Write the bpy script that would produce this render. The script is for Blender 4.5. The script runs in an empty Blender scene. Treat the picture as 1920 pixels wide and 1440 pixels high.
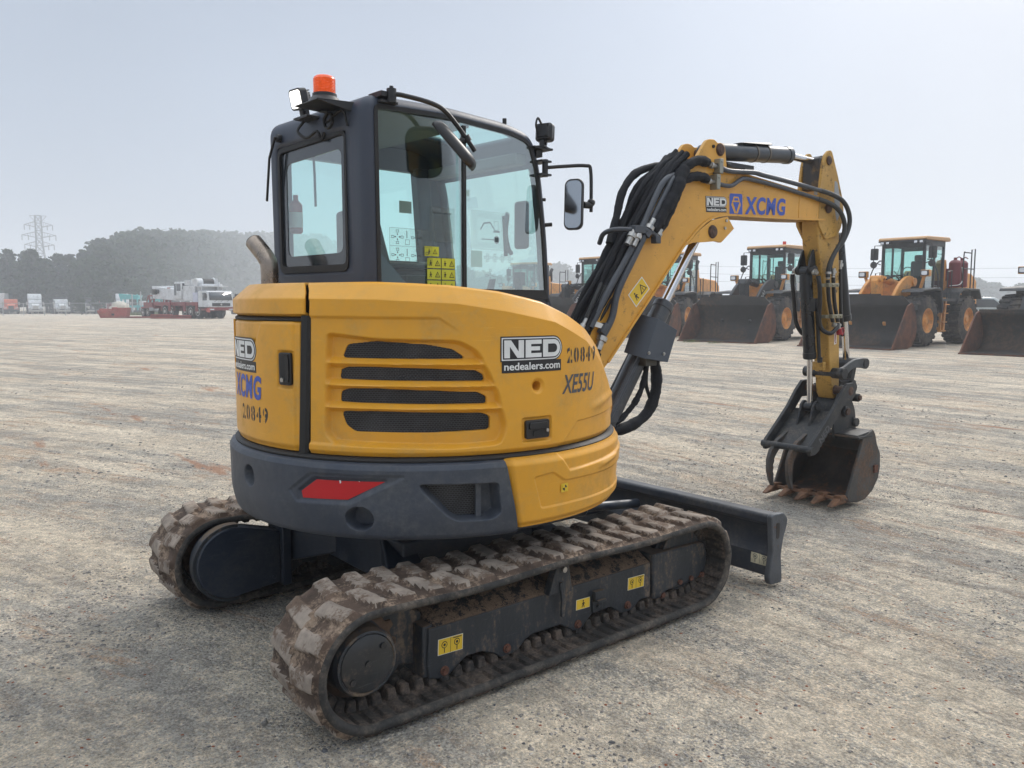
import bpy, bmesh, math, random
import numpy as np
from mathutils import Vector, Matrix

scene = bpy.context.scene
R_ = math.radians
rng = np.random.default_rng(7)
random.seed(7)

# ------------------------------------------------------------------ camera
cam_d = bpy.data.cameras.new('camera')
cam = bpy.data.objects.new('camera', cam_d)
scene.collection.objects.link(cam)
cam.location = (-2.2575, -3.4319, 1.567)
cam.rotation_euler = (R_(90-5.77), 0, R_(50.72-90))
cam_d.sensor_width = 36
cam_d.lens = 36*1510/1920
cam_d.clip_start = 0.05
cam_d.clip_end = 6000
scene.camera = cam
scene.render.resolution_x = 1024
scene.render.resolution_y = 768

# ------------------------------------------------------------------ sky and sun (bright overcast with fog)
SUN_AZ, SUN_EL = 14.0, 38.0
w = bpy.data.worlds.new('World'); scene.world = w; w.use_nodes = True
nt = w.node_tree; nt.nodes.clear()
out = nt.nodes.new('ShaderNodeOutputWorld'); bg = nt.nodes.new('ShaderNodeBackground')
sky = nt.nodes.new('ShaderNodeTexSky'); sky.sky_type = 'NISHITA'; sky.sun_disc = False
sky.sun_elevation = R_(SUN_EL); sky.sun_rotation = R_(90-SUN_AZ)
sky.air_density = 1.0; sky.dust_density = 4.0; sky.ozone_density = 1.0
mx = nt.nodes.new('ShaderNodeMixRGB'); mx.inputs[0].default_value = 0.82
mx.inputs[2].default_value = (5.6, 6.6, 8.25, 1)
nt.links.new(sky.outputs[0], mx.inputs[1])
# cloud cover: a little brighter round the veiled sun
geo = nt.nodes.new('ShaderNodeNewGeometry')
dot = nt.nodes.new('ShaderNodeVectorMath'); dot.operation = 'DOT_PRODUCT'
sd = Vector((math.cos(R_(SUN_AZ))*math.cos(R_(SUN_EL)), math.sin(R_(SUN_AZ))*math.cos(R_(SUN_EL)), math.sin(R_(SUN_EL))))
dot.inputs[1].default_value = (-sd.x, -sd.y, -sd.z)
nt.links.new(geo.outputs['Incoming'], dot.inputs[0])
rmp = nt.nodes.new('ShaderNodeMapRange'); rmp.interpolation_type = 'SMOOTHSTEP'
rmp.inputs['From Min'].default_value = 0.70; rmp.inputs['From Max'].default_value = 1.0
rmp.inputs['To Min'].default_value = 1.0; rmp.inputs['To Max'].default_value = 1.22
nt.links.new(dot.outputs['Value'], rmp.inputs['Value'])
cn = nt.nodes.new('ShaderNodeTexNoise'); cn.inputs['Scale'].default_value = 1.6; cn.inputs['Detail'].default_value = 3
nt.links.new(geo.outputs['Incoming'], cn.inputs['Vector'])
cr = nt.nodes.new('ShaderNodeMapRange'); cr.inputs['From Min'].default_value = 0.3; cr.inputs['From Max'].default_value = 0.7
cr.inputs['To Min'].default_value = 0.90; cr.inputs['To Max'].default_value = 1.09
nt.links.new(cn.outputs['Fac'], cr.inputs['Value'])
mm = nt.nodes.new('ShaderNodeMath'); mm.operation = 'MULTIPLY'
nt.links.new(rmp.outputs[0], mm.inputs[0]); nt.links.new(cr.outputs[0], mm.inputs[1])
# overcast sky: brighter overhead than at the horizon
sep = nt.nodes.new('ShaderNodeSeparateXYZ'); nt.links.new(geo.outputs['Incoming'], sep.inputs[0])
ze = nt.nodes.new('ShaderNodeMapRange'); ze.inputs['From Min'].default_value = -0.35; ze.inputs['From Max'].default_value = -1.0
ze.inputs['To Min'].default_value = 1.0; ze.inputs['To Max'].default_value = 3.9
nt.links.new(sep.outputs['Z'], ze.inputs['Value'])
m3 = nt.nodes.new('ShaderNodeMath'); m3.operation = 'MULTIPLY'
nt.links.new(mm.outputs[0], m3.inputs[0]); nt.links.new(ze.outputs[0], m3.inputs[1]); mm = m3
m2 = nt.nodes.new('ShaderNodeVectorMath'); m2.operation = 'SCALE'
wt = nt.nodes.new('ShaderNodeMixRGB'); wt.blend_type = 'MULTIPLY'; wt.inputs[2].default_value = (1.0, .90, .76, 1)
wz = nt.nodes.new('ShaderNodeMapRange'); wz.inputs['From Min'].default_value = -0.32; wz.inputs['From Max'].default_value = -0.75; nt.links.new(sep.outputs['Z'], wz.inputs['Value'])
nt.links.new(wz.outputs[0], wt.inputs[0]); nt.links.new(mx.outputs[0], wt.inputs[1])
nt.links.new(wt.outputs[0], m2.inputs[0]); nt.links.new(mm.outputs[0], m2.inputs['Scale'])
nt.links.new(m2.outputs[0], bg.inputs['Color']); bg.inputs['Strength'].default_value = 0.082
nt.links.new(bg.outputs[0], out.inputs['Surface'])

sun_d = bpy.data.lights.new('sun', 'SUN'); sun = bpy.data.objects.new('sun', sun_d)
scene.collection.objects.link(sun)
sun_d.energy = 2.1; sun_d.angle = R_(14); sun_d.color = (1.0, 0.96, 0.9)
sun.rotation_euler = (-sd).to_track_quat('-Z', 'Y').to_euler()

scene.view_settings.view_transform = 'Standard'; scene.view_settings.look = 'None'
scene.view_settings.exposure = 0.08; scene.view_settings.gamma = 1.0
scene.view_settings.use_curve_mapping = False
scene.cycles.max_bounces = 10; scene.cycles.transparent_max_bounces = 16
scene.cycles.diffuse_bounces = 3; scene.cycles.glossy_bounces = 4; scene.cycles.volume_bounces = 1

C = scene.collection

# ------------------------------------------------------------------ mesh helpers
def catmull(pts, n=6):
    P = [Vector(p) for p in pts]
    if len(P) < 3: return P
    Q = [P[0]*2-P[1]] + P + [P[-1]*2-P[-2]]
    o = []
    for i in range(1, len(Q)-2):
        for k in range(n):
            t = k/n
            a, b, c, d = Q[i-1], Q[i], Q[i+1], Q[i+2]
            o.append(0.5*((2*b)+(c-a)*t+(2*a-5*b+4*c-d)*t*t+(3*b-a-3*c+d)*t**3))
    o.append(P[-1])
    return o

class MB:
    """collects shapes into one mesh"""
    def __init__(s, M=None):
        s.v = []; s.f = []; s.m = []; s.M = M if M is not None else Matrix()
    def add(s, vs, fs, mat=0):
        b = len(s.v)
        for p in vs: s.v.append(s.M @ Vector(p))
        for f in fs: s.f.append([b+i for i in f]); s.m.append(mat)
        return s
    def box(s, x0, x1, y0, y1, z0, z1, mat=0):
        return s.add([(x, y, z) for z in (z0, z1) for y in (y0, y1) for x in (x0, x1)],
                     [(0,2,3,1), (4,5,7,6), (0,1,5,4), (2,6,7,3), (0,4,6,2), (1,3,7,5)], mat)
    def hexa(s, bot, top, mat=0):
        """8 corner solid: bot and top are 4 points each, same order"""
        return s.add(list(bot)+list(top), [(3,2,1,0), (4,5,6,7), (0,1,5,4), (1,2,6,5), (2,3,7,6), (3,0,4,7)], mat)
    def frame(s, p0, p1):
        d = (Vector(p1)-Vector(p0)).normalized()
        a = Vector((0,0,1)) if abs(d.z) < .9 else Vector((1,0,0))
        x = d.cross(a).normalized(); y = d.cross(x).normalized()
        return x, y
    def cyl(s, p0, p1, r0, r1=None, n=20, mat=0, cap=True):
        if r1 is None: r1 = r0
        p0 = Vector(p0); p1 = Vector(p1); x, y = s.frame(p0, p1)
        vs = []
        for p, r in ((p0, r0), (p1, r1)):
            for k in range(n):
                a = 2*math.pi*k/n
                vs.append(p + x*math.cos(a)*r + y*math.sin(a)*r)
        fs = [(k, (k+1) % n, n+(k+1) % n, n+k) for k in range(n)]
        if cap: fs += [tuple(range(n))[::-1], tuple(range(n, 2*n))]
        return s.add(vs, fs, mat)
    def lathe(s, o, d, prof, n=24, mat=0, cap=True):
        """prof: (distance along d, radius)"""
        o = Vector(o); d = Vector(d).normalized(); x, y = s.frame(o, o+d)
        vs = []
        for t, r in prof:
            for k in range(n):
                a = 2*math.pi*k/n
                vs.append(o + d*t + x*math.cos(a)*r + y*math.sin(a)*r)
        fs = []
        for i in range(len(prof)-1):
            for k in range(n):
                fs.append((i*n+k, i*n+(k+1) % n, (i+1)*n+(k+1) % n, (i+1)*n+k))
        if cap: fs += [tuple(range(n))[::-1], tuple(range((len(prof)-1)*n, len(prof)*n))]
        return s.add(vs, fs, mat)
    def tube(s, pts, r, n=8, mat=0, smooth=0, rf=None, closed=False):
        P = catmull(pts, smooth) if smooth else [Vector(p) for p in pts]
        d = (P[1]-P[0]).normalized(); a = Vector((0,0,1)) if abs(d.z) < .9 else Vector((1,0,0))
        x = d.cross(a).normalized(); vs = []
        m = len(P)
        for i, p in enumerate(P):
            t = (P[min(i+1, m-1)]-P[max(i-1, 0)])
            if closed: t = P[(i+1) % m]-P[i-1]
            if t.length < 1e-9: t = d
            t.normalize(); x = (x - t*x.dot(t)).normalized(); y = t.cross(x)
            rr = r if rf is None else rf(i/(m-1))*r
            for k in range(n):
                an = 2*math.pi*k/n
                vs.append(p + (x*math.cos(an)+y*math.sin(an))*rr)
        fs = [(i*n+k, i*n+(k+1) % n, (i+1)*n+(k+1) % n, (i+1)*n+k) for i in range(m-1) for k in range(n)]
        if closed: fs += [((m-1)*n+k, (m-1)*n+(k+1) % n, (k+1) % n, k) for k in range(n)]
        else: fs += [tuple(range(n))[::-1], tuple(range((m-1)*n, m*n))]
        return s.add(vs, fs, mat)
    def prism(s, outline, lo, hi, ax=1, mat=0, hole=None):
        """outline in the two other axes, extruded along ax"""
        def P(a, b, c):
            if ax == 1: return (a, c, b)
            if ax == 0: return (c, a, b)
            return (a, b, c)
        n = len(outline)
        vs = [P(a, b, lo) for a, b in outline] + [P(a, b, hi) for a, b in outline]
        fs = [(k, (k+1) % n, n+(k+1) % n, n+k) for k in range(n)]
        if hole is None:
            fs += [tuple(range(n))[::-1], tuple(range(n, 2*n))]
        else:   # hole has as many points as the outline
            b = 2*n
            vs += [P(a, c, lo) for a, c in hole] + [P(a, c, hi) for a, c in hole]
            for k in range(n):
                j = (k+1) % n
                fs += [(k, b+k, b+j, j), (n+k, n+j, b+n+j, b+n+k), (b+k, b+n+k, b+n+j, b+j)]
        return s.add(vs, fs, mat)
    def sphere(s, c, r, nu=14, nv=8, sc=(1,1,1), mat=0):
        vs = []; c = Vector(c)
        for i in range(nv+1):
            th = math.pi*i/nv
            for k in range(nu):
                a = 2*math.pi*k/nu
                vs.append(c+Vector((math.sin(th)*math.cos(a)*r*sc[0], math.sin(th)*math.sin(a)*r*sc[1], math.cos(th)*r*sc[2])))
        fs = [(i*nu+k, (i+1)*nu+k, (i+1)*nu+(k+1) % nu, i*nu+(k+1) % nu) for i in range(nv) for k in range(nu)]
        return s.add(vs, fs, mat)
    def grid(s, P, mat=0, mask=None, flip=False):
        """P: array [i][j] of points"""
        A = np.asarray(P); ni, nj = A.shape[:2]
        vs = [tuple(p) for p in A.reshape(-1, 3)]
        fs = []
        for i in range(ni-1):
            for j in range(nj-1):
                if mask is not None and not mask[i][j]: continue
                q = (i*nj+j, (i+1)*nj+j, (i+1)*nj+j+1, i*nj+j+1)
                fs.append(q[::-1] if flip else q)
        return s.add(vs, fs, mat)
    def build(s, name, mats, parent=None, bevel=0, seg=2, sharp=35, solid=0, offset=-1, fix=True):
        me = bpy.data.meshes.new(name)
        me.from_pydata([tuple(v) for v in s.v], [], s.f)
        if not isinstance(mats, (list, tuple)): mats = [mats]
        for m in mats: me.materials.append(m)
        me.polygons.foreach_set('material_index', s.m)
        me.update()
        if fix:
            bm = bmesh.new(); bm.from_mesh(me)
            bmesh.ops.recalc_face_normals(bm, faces=bm.faces)
            bm.to_mesh(me); bm.free()
        me.polygons.foreach_set('use_smooth', [True]*len(me.polygons))
        me.set_sharp_from_angle(angle=R_(sharp))
        o = bpy.data.objects.new(name, me); C.objects.link(o)
        if parent is not None: o.parent = parent
        if solid:
            md = o.modifiers.new('thickness', 'SOLIDIFY'); md.thickness = solid; md.offset = offset
        if bevel:
            md = o.modifiers.new('bevel', 'BEVEL'); md.width = bevel; md.segments = seg
            md.limit_method = 'ANGLE'; md.angle_limit = R_(40); md.harden_normals = False
        return o

def empty(name, loc=(0,0,0), rz=0):
    o = bpy.data.objects.new(name, None); C.objects.link(o)
    o.location = loc; o.rotation_euler = (0, 0, rz); o.empty_display_size = .3
    return o
def tag(o, label=None, cat=None, group=None, kind=None):
    if label: o['label'] = label
    if cat: o['category'] = cat
    if group: o['group'] = group
    if kind: o['kind'] = kind
    return o
def copy_tree(o, parent=None):
    c = o.copy(); C.objects.link(c)
    if parent is not None: c.parent = parent
    for ch in list(o.children): copy_tree(ch, c)
    return c
def rrect(x0, x1, z0, z1, r, n=4):
    o = []
    for cx, cz, a0 in ((x1-r, z1-r, 0), (x0+r, z1-r, 90), (x0+r, z0+r, 180), (x1-r, z0+r, 270)):
        for k in range(n+1):
            a = R_(a0+90*k/n); o.append((cx+r*math.cos(a), cz+r*math.sin(a)))
    return o
def circ(cx, cz, r, n=24, a0=0, a1=360):
    full = abs(a1-a0-360) < 1e-6
    return [(cx+r*math.cos(R_(a0+(a1-a0)*k/(n if full else n-1))), cz+r*math.sin(R_(a0+(a1-a0)*k/(n if full else n-1)))) for k in range(n)]
def roundpoly(pts, r, n=4):
    """round the corners of an outline"""
    o = []; m = len(pts)
    for i in range(m):
        a, b, c = Vector(pts[i-1]), Vector(pts[i]), Vector(pts[(i+1) % m])
        u = (a-b); v = (c-b); d = min(r, u.length*.45, v.length*.45)
        p = b+u.normalized()*d; q = b+v.normalized()*d
        for k in range(n+1):
            t = k/n; o.append(tuple((1-t)**2*p+2*t*(1-t)*b+t*t*q))
    return o

# ------------------------------------------------------------------ materials
def N(nt, t, **k):
    n = nt.nodes.new(t)
    for a, b in k.items():
        if hasattr(n, a): setattr(n, a, b)
        else: n.inputs[a].default_value = b
    return n
_m = {}
def mat(name, col, rough=.5, metal=0., var=.08, vscale=3., bump=0., bscale=60., dirt=None, damt=.0, dscale=4., dsoft=.12,
        coat=0., scratch=0., top=None, topamt=0., low=None, lowz=(0., .5), lowamt=0., spec=.5, stretch=(1,1,1)):
    if name in _m: return _m[name]
    m = bpy.data.materials.new(name); m.use_nodes = True; nt = m.node_tree; L = nt.links.new
    b = nt.nodes['Principled BSDF']
    b.inputs['Roughness'].default_value = rough; b.inputs['Metallic'].default_value = metal
    b.inputs['Coat Weight'].default_value = coat; b.inputs['Coat Roughness'].default_value = .12
    b.inputs['Specular IOR Level'].default_value = spec
    tc = N(nt, 'ShaderNodeTexCoord'); co = tc.outputs['Object']
    mp = N(nt, 'ShaderNodeMapping'); mp.inputs['Scale'].default_value = stretch; L(co, mp.inputs['Vector'])
    n1 = N(nt, 'ShaderNodeTexNoise', Scale=vscale, Detail=6., Roughness=.65); L(mp.outputs[0], n1.inputs['Vector'])
    def mix(fac, c1, c2, t='MIX'):
        x = N(nt, 'ShaderNodeMixRGB', blend_type=t)
        if isinstance(fac, float): x.inputs[0].default_value = fac
        else: L(fac, x.inputs[0])
        for s, c in ((x.inputs[1], c1), (x.inputs[2], c2)):
            if isinstance(c, tuple): s.default_value = (c[0], c[1], c[2], 1)
            else: L(c, s)
        return x.outputs[0]
    def ramp(src, a, c, lo=0., hi=1.):
        x = N(nt, 'ShaderNodeMapRange', interpolation_type='SMOOTHSTEP'); x.inputs['From Min'].default_value = a; x.inputs['From Max'].default_value = c
        x.inputs['To Min'].default_value = lo; x.inputs['To Max'].default_value = hi; L(src, x.inputs['Value']); return x.outputs[0]
    d1 = tuple(max(0, c*(1-var*1.6)) for c in col); d2 = tuple(min(1, c*(1+var)) for c in col)
    c = mix(ramp(n1.outputs['Fac'], .3, .7), d1, d2)
    rg = None
    if scratch:
        ms = N(nt, 'ShaderNodeMapping'); ms.inputs['Scale'].default_value = (3, 3, 60); ms.inputs['Rotation'].default_value = (.5, .4, .2); L(co, ms.inputs['Vector'])
        ns = N(nt, 'ShaderNodeTexNoise', Scale=2.2, Detail=3., Roughness=.5); L(ms.outputs[0], ns.inputs['Vector'])
        c = mix(ramp(ns.outputs['Fac'], .66, .70, 0., scratch), c, tuple(min(1, x*1.6+.05) for x in col))
    if damt:
        n2 = N(nt, 'ShaderNodeTexNoise', Scale=dscale, Detail=8., Roughness=.7); L(mp.outputs[0], n2.inputs['Vector'])
        n3 = N(nt, 'ShaderNodeTexNoise', Scale=dscale*9, Detail=5., Roughness=.7); L(co, n3.inputs['Vector'])
        ad = N(nt, 'ShaderNodeMath', operation='MULTIPLY_ADD'); L(n3.outputs['Fac'], ad.inputs[0]); ad.inputs[1].default_value = .35; L(n2.outputs['Fac'], ad.inputs[2])
        th = .675 + (.5-damt)*.4
        f = ramp(ad.outputs[0], th-dsoft, th+dsoft)
        dd = mix(ramp(n3.outputs['Fac'], .3, .7), tuple(x*.75 for x in dirt), tuple(min(1, x*1.25) for x in dirt))
        c = mix(f, c, dd)
        rg = N(nt, 'ShaderNodeMapRange'); rg.inputs['To Min'].default_value = rough; rg.inputs['To Max'].default_value = .95; L(f, rg.inputs['Value'])
    if topamt:   # dust and soil lying on the faces that look up
        ge = N(nt, 'ShaderNodeNewGeometry'); sx = N(nt, 'ShaderNodeSeparateXYZ'); L(ge.outputs['Normal'], sx.inputs[0])
        n4 = N(nt, 'ShaderNodeTexNoise', Scale=14., Detail=8., Roughness=.75); L(co, n4.inputs['Vector'])
        a1 = N(nt, 'ShaderNodeMath', operation='MULTIPLY_ADD'); L(n4.outputs['Fac'], a1.inputs[0]); a1.inputs[1].default_value = 1.6; L(sx.outputs['Z'], a1.inputs[2])
        f = ramp(a1.outputs[0], 1.42, 1.72, 0., topamt)
        c = mix(f, c, top)
        r2 = N(nt, 'ShaderNodeMath', operation='MAXIMUM'); rr = N(nt, 'ShaderNodeMapRange'); rr.inputs['To Min'].default_value = rough; rr.inputs['To Max'].default_value = .95
        L(f, rr.inputs['Value']); L(rr.outputs[0], r2.inputs[0])
        if rg is not None: L(rg.outputs[0], r2.inputs[1])
        rg = r2
    L(c, b.inputs['Base Color'])
    if rg is None:
        rv = N(nt, 'ShaderNodeMapRange'); rv.inputs['From Min'].default_value = .3; rv.inputs['From Max'].default_value = .7
        rv.inputs['To Min'].default_value = max(.02, rough-.07); rv.inputs['To Max'].default_value = min(1, rough+.09)
        L(n1.outputs['Fac'], rv.inputs['Value']); rg = rv
    L(rg.outputs[0], b.inputs['Roughness'])
    if bump:
        nb = N(nt, 'ShaderNodeTexNoise', Scale=bscale, Detail=5., Roughness=.6); L(co, nb.inputs['Vector'])
        bp = N(nt, 'ShaderNodeBump', Strength=min(1, bump), Distance=.004*max(1, bump)); L(nb.outputs['Fac'], bp.inputs['Height']); L(bp.outputs[0], b.inputs['Normal'])
    _m[name] = m
    return m
def emit(name, col, st):
    m = bpy.data.materials.new(name); m.use_nodes = True; b = m.node_tree.nodes['Principled BSDF']
    b.inputs['Base Color'].default_value = (*col, 1); b.inputs['Emission Color'].default_value = (*col, 1); b.inputs['Emission Strength'].default_value = st
    return m
def glass(name, tint, refl=.06, rough=.02):
    m = bpy.data.materials.new(name); m.use_nodes = True; nt = m.node_tree; nt.nodes.clear(); L = nt.links.new
    o = N(nt, 'ShaderNodeOutputMaterial'); t = N(nt, 'ShaderNodeBsdfTransparent'); g = N(nt, 'ShaderNodeBsdfGlossy')
    t.inputs[0].default_value = (*tint, 1); g.inputs['Roughness'].default_value = rough; g.inputs[0].default_value = (.9, .95, .95, 1)
    fr = N(nt, 'ShaderNodeLayerWeight'); fr.inputs['Blend'].default_value = .35
    mr = N(nt, 'ShaderNodeMapRange'); mr.inputs['To Min'].default_value = refl*.5; mr.inputs['To Max'].default_value = refl*5
    L(fr.outputs['Fresnel'], mr.inputs['Value'])
    mx = N(nt, 'ShaderNodeMixShader'); L(mr.outputs[0], mx.inputs[0]); L(t.outputs[0], mx.inputs[1]); L(g.outputs[0], mx.inputs[2]); L(mx.outputs[0], o.inputs[0])
    return m

DUST = (.30, .24, .18); RUST = (.20, .085, .045)
YEL = mat('yellow_paint', (.71, .340, .028), .36, var=.05, vscale=1.6, spec=.35, coat=.14, scratch=.12, bump=.10, bscale=240, dirt=(.42,.27,.09), damt=.05, dscale=5, dsoft=.25)
YELB = mat('yellow_arm_paint', (.66, .335, .045), .42, var=.07, vscale=2.5, coat=.1, scratch=.15, bump=.12, bscale=200, dirt=(.16,.10,.05), damt=.07, dscale=12, dsoft=.1, topamt=.35, top=(.42,.34,.2))
YELS = mat('worn_yellow_paint', (.50, .285, .06), .5, var=.12, vscale=4, scratch=.3, bump=.15, bscale=150, dirt=(.10,.07,.04), damt=.24, dscale=16, dsoft=.09)
GREY = mat('graphite_paint', (.034, .044, .065), .42, var=.10, vscale=2.5, bump=.25, bscale=330, scratch=.10, dirt=(.10,.105,.11), damt=.2, dscale=4, dsoft=.3)
NAVY = mat('dark_blue_paint', (.010, .018, .034), .36, var=.12, vscale=3, bump=.1, bscale=200, scratch=.25, dirt=(.05,.05,.05), damt=.22, dscale=6, dsoft=.2)
CABG = mat('cab_paint', (.032, .042, .066), .45, var=.06, vscale=2, bump=.25, bscale=500)
TRKF = mat('muddy_frame_paint', (.026, .031, .038), .5, var=.15, vscale=5, bump=.5, bscale=70, scratch=.3, dirt=(.16,.12,.085), damt=.26, dscale=5, dsoft=.10, stretch=(2.2,2.2,.5), topamt=.85, top=(.135,.092,.06))
MUDS = mat('mud_caked_paint', (.022,.021,.021), .8, var=.3, vscale=12, bump=.9, bscale=60, dirt=(.19,.125,.08), damt=.56, dscale=16, dsoft=.05)
TREADP = mat('dusty_lug_rubber', (.27,.225,.185), .93, var=.25, vscale=8, bump=.45, bscale=120, dirt=(.115,.078,.055), damt=.40, dscale=9, dsoft=.06)
TREAD = mat('dusty_track_rubber', (.075, .050, .036), .93, var=.3, vscale=9, bump=.45, bscale=130, dirt=(.24,.175,.125), damt=.38, dscale=8, dsoft=.08)
TRIM = mat('track_rubber', (.030, .029, .028), .8, var=.3, vscale=9, bump=.6, bscale=80, dirt=(.12,.10,.08), damt=.34, dscale=6, dsoft=.15)
TRIN = mat('inner_track_rubber', (.028, .025, .023), .85, var=.3, vscale=9, bump=.6, bscale=80, dirt=(.12,.09,.07), damt=.42, dscale=8, dsoft=.15)
BLK = mat('black_plastic', (.012, .012, .014), .4, var=.1, bump=.15, bscale=300)
RUB = mat('black_rubber', (.010, .010, .011), .6, var=.1)
FAB = mat('hose_sleeve_fabric', (.008, .009, .013), .75, var=.3, vscale=20, bump=1.0, bscale=120, spec=.35)
PIPE = mat('grey_hose_pipe', (.05, .057, .07), .38, var=.1, vscale=8)
CHR = mat('chrome', (.62, .62, .63), .10, 1., var=.03)
STL = mat('zinc_fitting', (.45, .44, .42), .35, .9, var=.15, vscale=30)
PIN = mat('rusty_pin', (.10, .06, .045), .7, .2, var=.3, vscale=30, bump=.3)
RSTB = mat('rusty_bolt', (.13, .055, .035), .85, var=.3, vscale=60, bump=.5)
CYL = mat('cylinder_paint', (.035, .043, .055), .28, var=.08, vscale=4, coat=.2, dirt=(.09,.09,.09), damt=.15, dsoft=.25)
ARMB = mat('scuffed_black_steel', (.013, .016, .020), .5, var=.2, vscale=8, bump=.3, bscale=90, scratch=.3, dirt=(.09,.08,.07), damt=.28, dscale=8, dsoft=.14)
BKT = mat('worn_bucket_steel', (.06, .058, .056), .55, .2, var=.2, vscale=6, bump=.5, bscale=70, scratch=.25, dirt=(.13,.085,.06), damt=.38, dscale=5, dsoft=.12)
BKI = mat('bucket_inside_steel', (.045, .032, .026), .75, .1, var=.3, vscale=4, bump=.6, bscale=60, dirt=(.16,.07,.03), damt=.33, dscale=3.5, dsoft=.12)
TOOTH = mat('rusty_tooth', (.19, .095, .05), .75, .1, var=.3, vscale=15, bump=.6, bscale=90, dirt=(.08,.05,.04), damt=.3)
RED = mat('red_reflector', (.50, .006, .012), .35, var=.03)
WHT = mat('white_vinyl', (.72, .73, .71), .5, var=.03)
SILV = mat('silver_vinyl', (.74, .75, .74), .4, var=.06, vscale=6)
INK = mat('black_vinyl', (.012, .012, .015), .4, var=.05)
STEN = mat('stencil_ink', (.06, .055, .05), .7, var=.3, vscale=30)
GRYV = mat('dark_grey_vinyl', (.07, .075, .085), .5, var=.05)
BLUE = mat('blue_vinyl', (.045, .095, .42), .45, var=.05)
STY = mat('yellow_sticker', (.75, .50, .03), .45, var=.05)
STW = mat('faded_sticker', (.62, .58, .42), .55, var=.15, vscale=20)
AMB = mat('amber_lens', (.75, .085, .01), .25, var=.1, vscale=30, coat=.5); AMB.node_tree.nodes['Principled BSDF'].inputs['Emission Color'].default_value = (.9, .12, .01, 1); AMB.node_tree.nodes['Principled BSDF'].inputs['Emission Strength'].default_value = .25
LED = emit('lit_led_lens', (1., .97, .9), 2.2)
EXH = mat('heat_stained_steel', (.36, .30, .25), .3, .85, var=.25, vscale=5)
ROOFI = mat('cab_lining', (.16, .17, .165), .8, var=.05)
SEAT = mat('seat_fabric', (.035, .038, .04), .9, var=.1, bump=.3)
REDP = mat('red_paint', (.35, .03, .02), .35)
MIRR = mat('mirror_glass', (.42,.44,.46), .03, 1., var=0.)
CABGL = glass('tinted_cab_glass', (.78, .985, .955), .068)
# ================================================================== EXCAVATOR
EX = empty('excavator', (0,0,0))
tag(EX, 'yellow and graphite compact tracked excavator with enclosed cab, standing alone in the foreground', 'excavator')
MU = Matrix.Rotation(R_(4.3), 4, 'Z')                                   # upper structure heading
MBM = Matrix.Translation((0, .10, 0)) @ Matrix.Rotation(R_(-1.8), 4, 'Z')  # boom heading

def sm(a, b, x):
    t = np.clip((np.asarray(x, float)-a)/(b-a), 0, 1); return t*t*(3-2*t)
def vnoise(x, y, seed=0):
    """value noise on arrays, -1..1"""
    xi = np.floor(x).astype(np.int64); yi = np.floor(y).astype(np.int64); fx = x-xi; fy = y-yi
    fx = fx*fx*(3-2*fx); fy = fy*fy*(3-2*fy)
    def h(a, b):
        n = (a*374761393 + b*668265263 + seed*974634777) & 0xffffffff
        n = ((n ^ (n >> 13))*1274126177) & 0xffffffff
        return ((n ^ (n >> 16)) & 0xffff)/32767.5-1
    return (h(xi, yi)*(1-fx)+h(xi+1, yi)*fx)*(1-fy)+(h(xi, yi+1)*(1-fx)+h(xi+1, yi+1)*fx)*fy
def fbm(x, y, oct=4, seed=0):
    s = 0; a = .5
    for k in range(oct):
        s = s+a*vnoise(x*2**k, y*2**k, seed+k*17); a *= .5
    return s
def sdf(X, Y, poly):
    """signed distance to a polygon, negative inside"""
    d = np.full(X.shape, 1e9); ins = np.zeros(X.shape, bool); n = len(poly)
    for i in range(n):
        ax, ay = poly[i-1]; bx, by = poly[i]
        ex, ey = bx-ax, by-ay; wx, wy = X-ax, Y-ay
        t = np.clip((wx*ex+wy*ey)/(ex*ex+ey*ey+1e-12), 0, 1)
        d = np.minimum(d, np.hypot(wx-ex*t, wy-ey*t))
        c = ((ay > Y) != (by > Y)) & (X < (bx-ax)*(Y-ay)/(by-ay+1e-12)+ax)
        ins ^= c
    return np.where(ins, -d, d)

# ---------------- decals
def text2d(s, off=0., shear=0., spacing=1.):
    cu = bpy.data.curves.new('lettering', 'FONT'); cu.body = s; cu.size = 1; cu.offset = off; cu.shear = shear; cu.space_character = spacing
    cu.resolution_u = 4
    o = bpy.data.objects.new('lettering', cu); C.objects.link(o)
    dg = bpy.context.evaluated_depsgraph_get(); me = bpy.data.meshes.new_from_object(o.evaluated_get(dg))
    v = np.array([tuple(p.co)[:2] for p in me.vertices]); f = [tuple(p.vertices) for p in me.polygons]
    bpy.data.objects.remove(o); bpy.data.curves.remove(cu); bpy.data.meshes.remove(me)
    mn = v.min(0); mxx = v.max(0); v = (v-mn)/(mxx-mn)
    return v, f
def T(s, x0, y0, x1, y1, m, h=.0022, off=.0, shear=0., sp=1., cuts=0):
    return ('t', s, x0, y0, x1, y1, m, h, off, shear, sp, cuts)
def Pg(pts, m, h=.001): return ('p', pts, m, h)
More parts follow.
